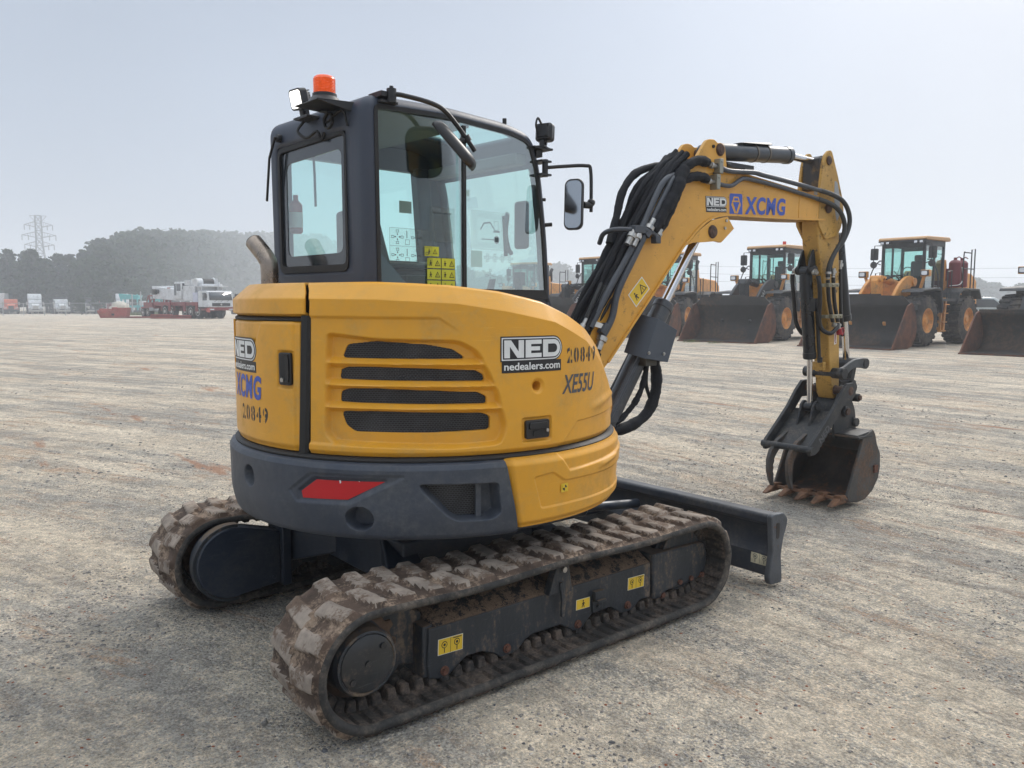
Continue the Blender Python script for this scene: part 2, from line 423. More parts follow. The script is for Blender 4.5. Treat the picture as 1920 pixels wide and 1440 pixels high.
def decal(name, S, items, mats, parent, fine=0.):
    bm = bmesh.new()
    for it in items:
        if it[0] == 'p':
            vs = [bm.verts.new((a, b, it[3])) for a, b in it[1]]
            f = bm.faces.new(vs); f.material_index = it[2]
        else:
            _, s, x0, y0, x1, y1, m, h, off, shear, sp, cuts = it
            b2 = bmesh.new(); v, f = text2d(s, off, shear, sp)
            vs = [b2.verts.new((x0+a*(x1-x0), y0+b*(y1-y0), h)) for a, b in v]
            for q in f:
                try: b2.faces.new([vs[i] for i in q])
                except ValueError: pass
            if cuts:      # stencil bridges: thin gaps cut through every digit
                nch = len(s); wch = (x1-x0)/(nch-.12*0)
                for k in range(nch):
                    xc = x0+(k+.47)*wch
                    for xx in (xc-.004, xc+.004):
                        g = list(b2.verts)+list(b2.edges)+list(b2.faces)
                        bmesh.ops.bisect_plane(b2, geom=g, plane_co=(xx, 0, 0), plane_no=(1, 0, 0))
                    dl = [ff for ff in b2.faces if xc-.004 < ff.calc_center_median().x < xc+.004]
                    bmesh.ops.delete(b2, geom=dl, context='FACES')
            mp = {}
            for vv in b2.verts: mp[vv] = bm.verts.new(vv.co)
            for ff in b2.faces:
                nf = bm.faces.new([mp[q] for q in ff.verts]); nf.material_index = m
            b2.free()
    if fine:
        bmesh.ops.triangulate(bm, faces=bm.faces)
        for _ in range(5):
            e = [e for e in bm.edges if e.calc_length() > fine]
            if not e: break
            bmesh.ops.subdivide_edges(bm, edges=e, cuts=1, use_grid_fill=False)
            bmesh.ops.triangulate(bm, faces=[f for f in bm.faces if len(f.verts) > 3])
    for v in bm.verts: v.co = S(v.co.x, v.co.y, v.co.z)
    me = bpy.data.meshes.new(name); bm.to_mesh(me); bm.free()
    for m in mats: me.materials.append(m)
    o = bpy.data.objects.new(name, me); C.objects.link(o); o.parent = parent
    return o
def cy(th, z, r):
    a = R_(th); return MU @ Vector((r*math.cos(a), r*math.sin(a), z))
def Scyl(th0, z0, r): return lambda u, v, h: cy(th0+math.degrees(u/r), z0+v, r+h)
def Spl(x0, z0, y, M=None, rot=0.):
    M = M or Matrix(); c, s = math.cos(rot), math.sin(rot)
    return lambda u, v, h: M @ Vector((x0+u*c-v*s, y-h, z0+u*s+v*c))
def ned(W, H, strip=True):
    """dealer badge, W wide, H tall above the web address strip; mats: 0 black 1 white"""
    def Dshape(i):
        r = H/2-i
        return [(i, i), (W-H/2, i)]+[(W-H/2+r*math.sin(R_(a)), H/2-r*math.cos(R_(a))) for a in range(15, 180, 15)]+[(W-H/2, H-i), (i, H-i)]
    it = [Pg(Dshape(0), 0, .0010), Pg(Dshape(.05*H), 1, .0018), Pg(Dshape(.10*H), 0, .0026)]
    y0, y1 = .15*H, .85*H
    def q(x0, x1, pts, m=1, h=.0034): it.append(Pg([(x0+(x1-x0)*a, y0+(y1-y0)*b) for a, b in pts], m, h))
    q(.05*W, .34*W, [(0,0),(0,1),(.34,1),(.72,.36),(.72,1),(1,1),(1,0),(.66,0),(.28,.64),(.28,0)])
    q(.365*W, .62*W, [(0,0),(0,1),(1,1),(1,.76),(.34,.76),(.34,.62),(.9,.62),(.9,.39),(.34,.39),(.34,.24),(1,.24),(1,0)])
    cx = W-H/2; r = (y1-y0)/2
    it.append(Pg([(.645*W, y0), (cx, y0)]+[(cx+r*math.sin(R_(a)), H/2-r*math.cos(R_(a))) for a in range(15, 180, 15)]+[(cx, y1), (.645*W, y1)], 1, .0034))
    r2 = r*.5; it.append(Pg([(.73*W, H/2-r2), (cx, H/2-r2)]+[(cx+r2*math.sin(R_(a)), H/2-r2*math.cos(R_(a))) for a in range(15, 180, 15)]+[(cx, H/2+r2), (.73*W, H/2+r2)], 0, .0042))
    if strip:
        it.append(Pg([(.02*W, -.44*H), (.98*W, -.44*H), (.98*W, .02*H), (.02*W, .02*H)], 0, .0006))
        it.append(T('nedealers.com', .05*W, -.34*H, .95*W, -.04*H, 1, .0030, .022))
    return it
def tri(cx, cz, s, m=1, h=.0026, bg=0):
    """warning triangle outline"""
    a = [(cx-s, cz-s*.8), (cx+s, cz-s*.8), (cx, cz+s*.95)]; k = .68
    b = [(cx-s*k, cz-s*.8+s*.2), (cx+s*k, cz-s*.8+s*.2), (cx, cz+s*.95-s*.38)]
    return [Pg(a, m, h), Pg(b, bg, h+.0008), Pg([(cx-s*.08, cz-s*.45), (cx+s*.08, cz-s*.45), (cx+s*.08, cz+s*.2), (cx-s*.08, cz+s*.2)], m, h+.0014)]
def bars(cx, cz, s, m=1, h=.0026, n=3):
    return [Pg([(cx-s, cz-s+2*s*k/n), (cx+s*(.4+.5*((k*7) % 3)/2), cz-s+2*s*k/n), (cx+s*(.4+.5*((k*7) % 3)/2), cz-s+2*s*(k+.45)/n), (cx-s, cz-s+2*s*(k+.45)/n)], m, h) for k in range(n)]
def man(cx, cz, s, m=1, h=.0026):
    return [Pg(circ(cx, cz+s*.7, s*.22, 10), m, h), Pg([(cx-s*.5, cz-s*.1), (cx-s*.1, cz+s*.4), (cx+s*.3, cz+s*.35), (cx+s*.7, cz-s*.1), (cx+s*.2, cz), (cx+s*.45, cz-s*.8), (cx+s*.2, cz-s*.85), (cx, cz-s*.2), (cx-s*.3, cz-s*.85), (cx-s*.5, cz-s*.8), (cx-s*.15, cz+.0)], m, h)]
def sticker(name, S, W, H, kind, parent, mats=None, split=True):
    mats = mats or [STY, INK, WHT]
    it = [Pg([(0,0),(W,0),(W,H),(0,H)], 2 if kind != 'plain' else 0, .0008), Pg([(W*.02,H*.03),(W*.98,H*.03),(W*.98,H*.97),(W*.02,H*.97)], 0, .0014)]
    if kind == 'warn2':
        it += [Pg([(W*.49,H*.05),(W*.51,H*.05),(W*.51,H*.95),(W*.49,H*.95)], 1, .002)]
        it += tri(W*.75, H*.47, min(W*.2, H*.36)) + man(W*.25, H*.47, min(W*.17, H*.34))
    elif kind == 'tie':
        it += [Pg([(W*.49,H*.05),(W*.505,H*.05),(W*.505,H*.95),(W*.49,H*.95)], 1, .002)]
        for cx in (.25, .75):
            it += [Pg(circ(W*cx, H*.6, H*.22, 14), 1, .002), Pg(circ(W*cx, H*.6, H*.17, 14), 0, .0026), Pg(circ(W*cx, H*.6, H*.09, 10), 1, .0032)]
            it += [Pg([(W*cx-H*.03,H*.12),(W*cx+H*.03,H*.12),(W*cx+H*.03,H*.4),(W*cx-H*.03,H*.4)], 1, .0032)]
        it += [Pg([(W*.58,H*.86),(W*.93,H*.86),(W*.93,H*.92),(W*.58,H*.92)], 1, .0026)]
    elif kind == 'man':
        it += man(W*.5, H*.5, H*.4)
    return decal(name, S, it, mats, parent)

# ---------------- crawler tracks
def track_path(step=.006):
    c0 = (-.875, .248, .234); c1 = (1.005, .243, .229); pts = []
    n0 = int(math.pi*.24/step); L = c1[0]-c0[0]; nl = int(L/step)
    top0, top1 = c0[1]+c0[2], c1[1]+c1[2]; b0, b1 = c0[1]-c0[2], c1[1]-c1[2]
    for k in range(nl):
        t = k/nl; pts.append((c0[0]+L*t, top0+(top1-top0)*t-.012*math.sin(math.pi*t*2)**2, 0, 1))
    for k in range(n0):
        a = math.pi/2-math.pi*k/n0; pts.append((c1[0]+c1[2]*math.cos(a), c1[1]+c1[2]*math.sin(a), math.cos(a), math.sin(a)))
    for k in range(nl):
        t = k/nl; pts.append((c1[0]-L*t, b1+(b0-b1)*t, 0, -1))
    for k in range(n0):
        a = -math.pi/2-math.pi*k/n0; pts.append((c0[0]+c0[2]*math.cos(a), c0[1]+c0[2]*math.sin(a), math.cos(a), math.sin(a)))
    return np.array(pts)
TP = track_path()
seg = np.hypot(*(np.roll(TP, -1, 0)-TP)[:, :2].T); TS = np.concatenate([[0], np.cumsum(seg)[:-1]]); TL = seg.sum()
def track(side):
    """side -1 right (near), +1 left (far)"""
    ya, yb = (-.98, -.60) if side < 0 else (.60, .98)
    npitch = 42; p = TL/npitch
    ny = 54; Y = np.linspace(0, 1, ny)
    S_, YY = np.meshgrid(TS, Y, indexing='ij')
    X = np.repeat(TP[:, 0][:, None], ny, 1)
    yc = YY-.5; slant = .10*np.abs(yc)*2*(.5)
    h = np.zeros_like(S_)
    for sgn in (-1, 1):
        rowm = sm(.02, .055, sgn*yc+.02)*(1-sm(.45, .49, sgn*yc))
        ph = ((S_ - slant*.5 + (0 if sgn > 0 else p*.5))/p) % 1
        wd = .335-.04*np.abs(yc)
        lug = 1-sm(wd*.66, wd*1.02, np.abs(ph-.5))
        h = np.maximum(h, rowm*lug)
    h = h+.45*(1-sm(.03, .09, np.abs(yc)))*(1-sm(.2, .36, np.abs(((S_/p+.25) % 1)-.5)))*(1-h)
    # worn and caked with soil towards the rear sprocket
    caked = 1-sm(-1.0, -.15, X)
    n1 = fbm(S_*9, YY*3.6+side*7, 4, 3); n2 = fbm(S_*28, YY*11, 3, 9)
    H = h*(.0215-.002*caked) + .0011*n2*(.5+caked) + (.005*n1+.003)*caked
    edge = 1-sm(.455, .5, np.abs(yc))
    H = np.maximum(H*edge-.004*(1-edge), -.004)
    under = TP[:, 3][:, None] < -.9
    H = np.where(under, np.minimum(H, .011), H)
    P = np.zeros(S_.shape+(3,))
    P[..., 0] = TP[:, 0][:, None]+TP[:, 2][:, None]*H; P[..., 2] = TP[:, 1][:, None]+TP[:, 3][:, None]*H
    P[..., 1] = ya+(yb-ya)*YY
    P = np.concatenate([P, P[:1]], 0)
    b = MB(); b.grid(P, 0); hp = np.concatenate([h, h[:1]], 0)+.30*fbm(np.concatenate([S_, S_[:1]],0)*14, np.concatenate([YY, YY[:1]],0)*5.5, 3, 15)*1.3
    nj_ = hp.shape[1]; q = (hp[:-1,:-1]+hp[1:,1:])/2 > .60; b.m = [3 if v else 0 for v in q.reshape(-1)]
    # side walls, a rounded rim and the inner face with its ribs
    prof = [(0, -.004), (-.006, -.010), (-.009, -.020), (-.005, -.030), (.003, -.036), (.012, -.038)]
    for y0, s in ((ya, 1), (yb, -1)):
        Q = np.zeros((len(TP)+1, len(prof), 3))
        for j, (dy, dh) in enumerate(prof):
            wv = .0025*np.sin(TS*40+j) if j in (1, 2) else 0
            Q[:-1, j, 0] = TP[:, 0]+TP[:, 2]*(dh+wv); Q[:-1, j, 1] = y0+s*dy; Q[:-1, j, 2] = TP[:, 1]+TP[:, 3]*(dh+wv)
        Q[-1] = Q[0]; b.grid(Q, 1)
    ni = 24; Yi = np.linspace(.03, .97, ni); p2 = p/2
    Si, Yg = np.meshgrid(TS, Yi, indexing='ij'); ph = (Si/p2) % 1
    rib = (1-sm(.14, .2, np.abs(ph-.5)))*(sm(.06, .08, Yg)*(1-sm(.30, .33, Yg))+sm(.66, .69, Yg)*(1-sm(.92, .94, Yg)))
    Hi = -.038+.012*rib
    Q = np.zeros(Si.shape+(3,)); Q[..., 0] = TP[:, 0][:, None]+TP[:, 2][:, None]*Hi; Q[..., 1] = ya+(yb-ya)*Yg; Q[..., 2] = TP[:, 1][:, None]+TP[:, 3][:, None]*Hi
    Q = np.concatenate([Q, Q[:1]], 0); b.grid(Q, 2)
    belt = b.build('crawler_track', [TREAD, TRIM, TRIN, TREADP], EX, sharp=60)
    g = MB()
    nt_ = int(TL/p2)
    for k in range(nt_):
        i = int(np.searchsorted(TS, k*p2 % TL)) % len(TP); x, z, nx, nz = TP[i]; tx, tz = nz, -nx
        for yy in (.40, .60):
            y = ya+(yb-ya)*yy; w_ = .023; d = .030
            def pt(a, hh, yq): return (x+tx*a-nx*(.036+hh), yq, z+tz*a-nz*(.036+hh))
            bot = [pt(-w_, 0, y-d), pt(w_, 0, y-d), pt(w_, 0, y+d), pt(-w_, 0, y+d)]
            topp = [pt(-w_*.72, .045, y-d*.8), pt(w_*.72, .045, y-d*.8), pt(w_*.72, .045, y+d*.8), pt(-w_*.72, .045, y+d*.8)]
            g.hexa(bot, topp)
    o = g.build('guide_lug', TRIN, belt, bevel=.005, seg=1); o['kind'] = 'stuff'
    return belt
track(-1); track(1)

# ---------------- track frames, rollers, drives
def track_frame(side):
    M = Matrix() if side < 0 else Matrix.Scale(-1, 4, (0, 1, 0))
    m = MB(M)
    ol = [(-.575,.29),(-.585,.14),(-.577,.085),(-.53,.068),(-.474,.074),(-.43,.105),(-.395,.125),(-.312,.122),(-.25,.095),(-.215,.068),(-.15,.068),(-.109,.083),(-.075,.112),(-.033,.122),
          (.125,.122),(.17,.098),(.209,.070),(.26,.068),(.295,.098),(.328,.122),(.453,.125),(.49,.10),(.527,.075),(.60,.072),(.66,.108),(.735,.108),(.735,.285),(-.55,.287)]
    m.prism(ol, -.86, -.68)
    m.hexa([(-.56,-.858,.288),(.735,-.858,.286),(.735,-.66,.286),(-.56,-.66,.288)], [(-.55,-.765,.336),(.735,-.765,.336),(.735,-.68,.336),(-.55,-.68,.336)], 1)
    fr = m.build('track_frame', [TRKF, MUDS], EX, bevel=.006)
    y = MB(M)
    ol = [(.742,.325),(.75,.092),(.80,.086),(.86,.112),(1.08,.118),(1.165,.150),(1.178,.25),(1.15,.305),(1.12,.315)]
    y.prism(ol, -.868, -.68); y.box(.86, 1.12, -.80, -.66, .312, .355)
    y.build('idler_yoke', TRKF, EX, bevel=.012, seg=3)
    yy = -.862
    for k, (x, z) in enumerate([(-.505,.098),(-.183,.101),(.235,.099),(.568,.108),(.824,.10),(.949,.14),(1.039,.141),(1.128,.142)]):
        b = MB(M); b.cyl((x,yy+.005,z), (x,yy-.012 if k < 5 else yy-.018,z), .014, n=6); b.cyl((x,yy+.003,z),(x,yy-.003,z),.02,n=14)
        b.build('bolt', RSTB, fr)
    for x in (-.505,-.183,.235,.568,.824):
        b = MB(M); b.lathe((x,-.835,.110), (0,1,0), [(0,.03),(.003,.055),(.03,.057),(.034,.048),(.10,.048),(.104,.057),(.13,.055),(.135,.03)], n=24)
        b.build('track_roller', TRKF, EX)
    b = MB(M); b.lathe((1.0,-.84,.25), (0,1,0), [(0,.05),(0,.165),(.03,.17),(.032,.185),(.06,.185),(.062,.17),(.10,.17),(.10,.05)], n=36)
    b.build('front_idler', TRKF, EX)
    # sprocket and final drive
    b = MB(M); cx, cz = -.885, .262
    b.lathe((cx,-.815,cz), (0,1,0), [(0,.05),(0,.165),(.02,.168),(.02,.05)], n=36)
    for k in range(15):
        a = 2*math.pi*k/15; a1 = a-.10; a2 = a+.10
        def pp(r, an, yv): return (cx+r*math.cos(an), yv, cz+r*math.sin(an))
        b.hexa([pp(.16,a-.15,-.812),pp(.16,a+.15,-.812),pp(.16,a+.15,-.798),pp(.16,a-.15,-.798)], [pp(.187,a1+.04,-.812),pp(.187,a2-.04,-.812),pp(.187,a2-.04,-.798),pp(.187,a1+.04,-.798)])
    b.build('sprocket', mat('worn_rusty_sprocket', (.06,.038,.028), .7, .3, var=.3, vscale=20, bump=.5, dirt=(.15,.10,.07), damt=.4), EX)
    b = MB(M)
    b.lathe((cx,-.70,cz), (0,-1,0), [(0,.15),(.06,.15),(.08,.135),(.115,.135),(.12,.128),(.205,.128),(.215,.122),(.225,.120),(.228,.112),(.222,.108),(.222,.0)], n=48, cap=False)
    hub = b.build('drive_hub', TRKF, EX, sharp=30)
    b = MB(M); b.lathe((cx,-.921,cz), (0,-1,0), [(0,.106),(.006,.106),(.008,.103),(.008,0)], n=40, cap=False)
    for a, r in ((40,.083),(220,.083),(130,.0)): b.cyl((cx+r*math.cos(R_(a)),-.93,cz+r*math.sin(R_(a))),(cx+r*math.cos(R_(a)),-.936,cz+r*math.sin(R_(a))),.012,n=12)
    b.build('hub_cover', mat('scuffed_hub_paint', (.02,.023,.027), .3, var=.2, scratch=.5, bump=.3, dirt=(.12,.09,.07), damt=.22, dscale=9, coat=.2), hub)
    b = MB(M); b.prism([(-.78,.39),(-.79,.13),(-.70,.10),(-.66,.14),(-.60,.12),(-.56,.10),(-.56,.33),(-.62,.36)], -.78, -.70); b.box(-.60,-.55,-.85,-.70,.085,.30)
    b.build('drive_mount', TRKF, EX, bevel=.008)
    if side > 0:
        b = MB()
        ol = circ(-.85,.265,.180,26,75,285)+[(-.60,.115),(-.60,.385)]
        b.prism(ol, .50, .62); gd = b.build('motor_guard', NAVY, EX, bevel=.008)
        b = MB(); b.box(-.60,-.555,.47,.66,.10,.44); b.cyl((-.64,.498,.15),(-.64,.49,.15),.012,n=8); b.build('guard_flange', NAVY, gd, bevel=.005)
        b = MB(); b.prism(circ(-.85,.265,.196,26,80,280)+[(-.60,.09),(-.60,.11),(-.84,.08)][:0]+circ(-.85,.265,.182,26,280,80), .508, .56)
        b.build('guard_rim', TRKF, gd)
    return fr
frN = track_frame(-1); track_frame(1)
m = MB()   # bracket with grab plate on the near frame
m.prism([(.035,.285),(.085,.415),(.155,.412),(.178,.275)], -.885, -.845); m.prism(roundpoly([(.092,.335),(.112,.335),(.125,.24),(.118,.175),(.10,.175),(.104,.25)],.008), -.898, -.885)
br = m.build('guide_bracket', TRKF, frN, bevel=.003)
m = MB(); m.prism([(.325,.235),(.39,.232),(.39,.185),(.325,.187)], -.885, -.858); m.box(.33,.385,-.90,-.88,.185,.195); m.box(.325,.39,-.868,-.858,.13,.185)
m.cyl((.355,-.866,.158),(.355,-.88,.158),.009,n=6)
m.build('inspection_cover', TRKF, frN, bevel=.003)
m = MB(); m.cyl((.118,-.884,.39),(.118,-.90,.39),.013,n=14); m.build('bolt', STL, br)
for x0, z0, W, H, k in ((-.537,.168,.122,.066,'tie'),(.222,.166,.088,.048,'man'),(.567,.180,.118,.061,'tie')):
    sticker('warning_sticker', Spl(x0, z0, -.861, rot=-.035), W, H, k, frN)

# ---------------- chassis and blade
m = MB()
m.box(-.42,.42,-.42,.42,.27,.50)
for sx in (-1, 1):
    for sy in (-1, 1):
        m.hexa([(sx*.30,sy*.30,.30),(sx*.42,sy*.22,.30),(sx*.62,sy*.68,.16),(sx*.42,sy*.70,.16)],[(sx*.30,sy*.30,.50),(sx*.42,sy*.22,.50),(sx*.62,sy*.68,.31),(sx*.42,sy*.70,.31)])
m.lathe((0,0,.49),(0,0,1),[(0,.40),(.04,.40),(.045,.37),(.10,.37),(.105,.42),(.16,.42)],n=48)
m.build('undercarriage_frame', NAVY, EX, bevel=.01)
m = MB(MU); m.lathe((0,0,.60),(0,0,1),[(0,.86),(.02,.9),(.06,.90),(.07,.88),(.07,.2)],n=72); m.box(.5,1.0,-.35,.35,.62,1.0)
m.build('revolving_frame', NAVY, EX)
m = MB()
for s in (-1,1): m.hexa([(.40,s*.30,.20),(1.63,s*.42,.14),(1.63,s*.34,.14),(.40,s*.22,.20)],[(.40,s*.30,.36),(1.63,s*.42,.26),(1.63,s*.34,.26),(.40,s*.22,.36)])
m.cyl((.45,0,.42),(1.1,0,.33),.055); m.cyl((1.1,0,.33),(1.6,0,.28),.028)
m.build('blade_arm', NAVY, EX, bevel=.01)
m = MB(); prof = [(1.625,.045),(1.62,.165),(1.655,.215),(1.668,.27),(1.655,.325),(1.615,.338),(1.605,.352),(1.605,.385),(1.617,.397),(1.68,.40),(1.692,.38),(1.70,.28),(1.685,.16),(1.70,.03),(1.68,.02)]
m.prism(prof, -.957, .957)
BL = m.build('dozer_blade', mat('blade_paint', (.028,.036,.052), .38, var=.1, vscale=2, bump=.2, bscale=220, scratch=.2, dirt=(.09,.085,.08), damt=.22, dscale=4, dsoft=.2, topamt=.5, top=(.16,.16,.16)), EX, bevel=.006)
ep = roundpoly([(1.578,.395),(1.60,.408),(1.70,.402),(1.738,.365),(1.732,.324),(1.700,.254),(1.682,.166),(1.700,.026),(1.69,.004),(1.585,.010),(1.567,.05),(1.60,.2)], .02, 3)
for y0, y1 in ((-.992,-.958),(.958,.992)):
    m = MB(); hole = roundpoly([(1.625,.355),(1.656,.355),(1.655,.265),(1.628,.265)], .01, 2)
    # solid plate; the slot's dark opening is put on as a black block
    m.prism(ep, y0, y1); o = m.build('end_plate', mat('scraped_blade_edge', (.075,.083,.095), .5, .1, var=.15, vscale=10, bump=.5, bscale=120, dirt=(.14,.07,.04), damt=.22, dscale=9, dsoft=.06), BL, bevel=.006)
    m = MB(); m.prism(hole, y0-.0015, y1+.0015); m.build('slot', BLK, o)
sticker('warning_sticker', lambda u, v, h: Vector((1.6215-h*.9, -.838-u, .098+v)), .115, .068, 'tie', BL, [STW, GRYV, STW])
# ---------------- bodywork: panels bent round the slew circle; angles in degrees, heights in metres
RH = .93
def panel(name, th0, th1, zc, prof, disp, nth, nz, mats, solid=.012, r0=RH):
    """th0/th1: angle as function of height fraction; zc(th)-> list of (z, r) breakpoints; prof fractions per span"""
    u = np.linspace(0, 1, nth)
    cols = []
    for uu in u:
        thm = th0(.5)+(th1(.5)-th0(.5))*uu
        bp = zc(thm); zs = []; rs = []
        for (a, b, n) in zip(bp[:-1], bp[1:], prof):
            t = np.arange(n)/n; zs.append(a[0]+(b[0]-a[0])*t); rs.append(a[1]+(b[1]-a[1])*t)
        zs.append([bp[-1][0]]); rs.append([bp[-1][1]])
        zs = np.concatenate(zs); rs = np.concatenate(rs)
        f = np.clip((zs-.62)/1.03, 0, 1.2)
        th = np.array([th0(q)+(th1(q)-th0(q))*uu for q in f])
        cols.append((th, zs, rs))
    TH = np.array([c[0] for c in cols]); Z = np.array([c[1] for c in cols]); RR = np.array([c[2] for c in cols])
    if disp is not None:
        side = RR > r0-.075
        RR = RR - np.where(side, disp(TH, Z), 0)
    a = np.radians(TH); P = np.stack([RR*np.cos(a), RR*np.sin(a), Z], -1)
    b = MB(MU); b.grid(P, 0)
    o = b.build(name, mats, EX, sharp=50, solid=solid, fix=False)
    me = o.data     # outward normals
    c = me.polygons[len(me.polygons)//2]; q = c.center
    if (c.normal.x*q.x+c.normal.y*q.y) < 0: me.flip_normals()
    return o
def K(v): return lambda f: v
def itp(pairs):
    xs = [p[0] for p in pairs]; ys = [p[1] for p in pairs]
    return lambda x: float(np.interp(x, xs, ys))
def PM(pts, k=1., r=RH):  # (theta,z) polygon to metres
    return [(math.radians(t)*r, z) for t, z in pts]

ztop = itp([(-162,1.648),(-140,1.650),(-121,1.637),(-108,1.613),(-95,1.572),(-85,1.520),(-76,1.458),(-67,1.365),(-58,1.24),(-50,1.12),(-40,.99)])
zbev = itp([(-162,1.583),(-141,1.579),(-121,1.562),(-108,1.530),(-93,1.484),(-79.5,1.398),(-70,1.29),(-60,1.165),(-50,1.05),(-40,.965)])
rbev = itp([(-160,.865),(-120,.868),(-90,.875),(-70,.885),(-50,.90),(-40,.91)])
rec = roundpoly(PM([(-153.8,1.448),(-140,1.425),(-120,1.418),(-115.2,1.375),(-110.2,1.22),(-107.6,1.06),(-109.2,.992),(-121.7,.985),(-152.6,1.0),(-155,1.04)]), .03, 4)
g1 = roundpoly(PM([(-150,1.352),(-148.6,1.397),(-141,1.410),(-128,1.396),(-121.6,1.378),(-118.6,1.347)]), .012, 3)
g2 = roundpoly(PM([(-150.8,1.266),(-150.6,1.296),(-148.8,1.306),(-141,1.308),(-115.6,1.292),(-113.6,1.275),(-113.4,1.256)]), .006, 3)
g3 = roundpoly(PM([(-150.8,1.173),(-150.6,1.208),(-148.6,1.219),(-141,1.222),(-115,1.203),(-112.8,1.185),(-112.8,1.163)]), .006, 3)
g4 = roundpoly(PM([(-150.5,1.126),(-141.3,1.130),(-114.3,1.119),(-111.9,1.106),(-111.9,1.056),(-128.2,1.052),(-147,1.054),(-149.4,1.078)]), .012, 3)
latchp = roundpoly(PM([(-103.4,1.094),(-94,1.094),(-94,.990),(-103.4,.990)]), .014, 3)
lowp = PM([(-94.5,.90),(-83.5,1.052),(-60,1.062),(-30,1.062),(-30,.90)])
shp = PM([(-125,1.503),(-170,1.508),(-170,1.0),(-116,1.0),(-112,1.2),(-117,1.42)])
def hood_disp(TH, Z):
    U = np.radians(TH)*RH
    d = .010*(1-sm(-.004, .010, sdf(U, Z, shp)))*(1-sm(-128, -118, TH))
    sr = sdf(U, Z, rec); ins = 1-sm(-.016, .004, sr)
    slat = np.zeros_like(Z)
    for zc_ in (1.326, 1.238, 1.147):
        zz = zc_-.00014*(TH+150)
        slat = np.maximum(slat, np.clip(1-np.where(Z > zz, (Z-zz)/.024, (zz-Z)/.020), 0, 1))
    lr = sm(-153.5, -151, TH)*(1-sm(-113.2+ (1.32-Z)*16, -111+(1.32-Z)*16, TH))
    dd = .034*(1-.88*slat)
    d = d + dd*ins
    for g in (g1, g2, g3, g4):
        d = d+.07*(1-sm(0., .005, sdf(U, Z, g)))
    d = d+.012*(1-sm(-.006, .003, sdf(U, Z, latchp)))
    hc = np.hypot(U-math.radians(-98.6)*RH, Z-1.223)
    d = d+.010*(1-sm(.021, .036, hc))+.05*(1-sm(.017, .020, hc))
    d = d+.007*(1-sm(-.003, .004, sdf(U, Z, lowp)))
    # brow over the front corner
    d = d-.010*np.exp(-((Z-1.135-(TH+60)*.0022)/.02)**2)*sm(-80, -70, TH)*(1-sm(-52, -46, TH))*.8
    d = d+.014*(1-sm(.950, .975, Z))          # lower edge rolls in
    e0 = TH-np.interp(Z,[.96,1.5,1.583],[-159.7,-158.6,-158.3]); d = d+.006*(1-sm(0,.5,e0))
    zb = np.interp(TH, [-162,-141,-121,-108,-93,-79.5,-70,-60,-50,-40], [1.583,1.579,1.562,1.53,1.484,1.398,1.29,1.165,1.05,.965])
    d = np.where(Z > zb-.002, 0, d*sm(0, .012, zb-Z+.002))
    return d
def hood_z(th):
    zt, zb = ztop(th), zbev(th); rb = rbev(th)
    return [(.953,RH), (zb,RH), (zt-.008,rb+.006), (zt,rb-.012), (zt+.006,.62), (zt+.004,.30)]
seamh = itp([(.96,-159.7),(1.50,-158.6),(1.583,-158.3),(1.615,-159.8),(1.640,-161.5),(1.649,-162.3),(1.655,-168)]); seamc = itp([(.96,-160.5),(1.583,-159.6),(1.615,-161.1),(1.640,-162.9),(1.649,-163.7),(1.655,-171)])
hood = panel('engine_hood', lambda f: seamh(f*1.03+.62), K(-40), hood_z, [230, 26, 6, 8, 4], hood_disp, 560, 0, YEL)
# grille mesh behind each opening
gm = bpy.data.materials.new('steel_hex_mesh'); gm.use_nodes = True; nt = gm.node_tree; L = nt.links.new; b = nt.nodes['Principled BSDF']
uvn = N(nt, 'ShaderNodeUVMap'); br_ = N(nt, 'ShaderNodeTexBrick', offset=.5); br_.inputs['Scale'].default_value = 1; br_.inputs['Mortar Size'].default_value = .0016
br_.inputs['Brick Width'].default_value = .0135; br_.inputs['Row Height'].default_value = .0080; br_.inputs['Mortar Smooth'].default_value = .3
br_.inputs['Color1'].default_value = (.002,.002,.003,1); br_.inputs['Color2'].default_value = (.004,.004,.004,1); br_.inputs['Mortar'].default_value = (.055,.058,.065,1)
L(uvn.outputs[0], br_.inputs['Vector'])
nn = N(nt, 'ShaderNodeTexNoise', Scale=9., Detail=2.); L(uvn.outputs[0], nn.inputs['Vector'])
mr = N(nt, 'ShaderNodeMapRange'); mr.inputs['From Min'].default_value = .45; mr.inputs['From Max'].default_value = .75; mr.inputs['To Max'].default_value = .02; L(nn.outputs['Fac'], mr.inputs['Value'])
ad = N(nt, 'ShaderNodeMixRGB', blend_type='ADD'); ad.inputs[0].default_value = 1; L(br_.outputs['Color'], ad.inputs[1]); L(mr.outputs[0], ad.inputs[2]); L(ad.outputs[0], b.inputs['Base Color'])
b.inputs['Roughness'].default_value = .45; b.inputs['Metallic'].default_value = .3
bp = N(nt, 'ShaderNodeBump', Strength=.8, Distance=.003); L(br_.outputs['Fac'], bp.inputs['Height']); bp.invert = False; L(bp.outputs[0], b.inputs['Normal'])
def meshpatch(name, th0, th1, z0, z1, r, parent):
    n = 40; A = np.linspace(th0, th1, n); Zs = np.linspace(z0, z1, 4); me = bpy.data.meshes.new(name)
    P = [cy(a, z, r) for a in A for z in Zs]
    f = [(i*4+j, (i+1)*4+j, (i+1)*4+j+1, i*4+j+1) for i in range(n-1) for j in range(3)]
    me.from_pydata(P, [], f); uv = me.uv_layers.new(name='UVMap'); UV = [(math.radians(a)*r, z) for a in A for z in Zs]
    for lp in me.loops: uv.data[lp.index].uv = UV[lp.vertex_index]
    me.materials.append(gm); me.polygons.foreach_set('use_smooth', [True]*len(me.polygons))
    o = bpy.data.objects.new(name, me); C.objects.link(o); o.parent = parent; return o
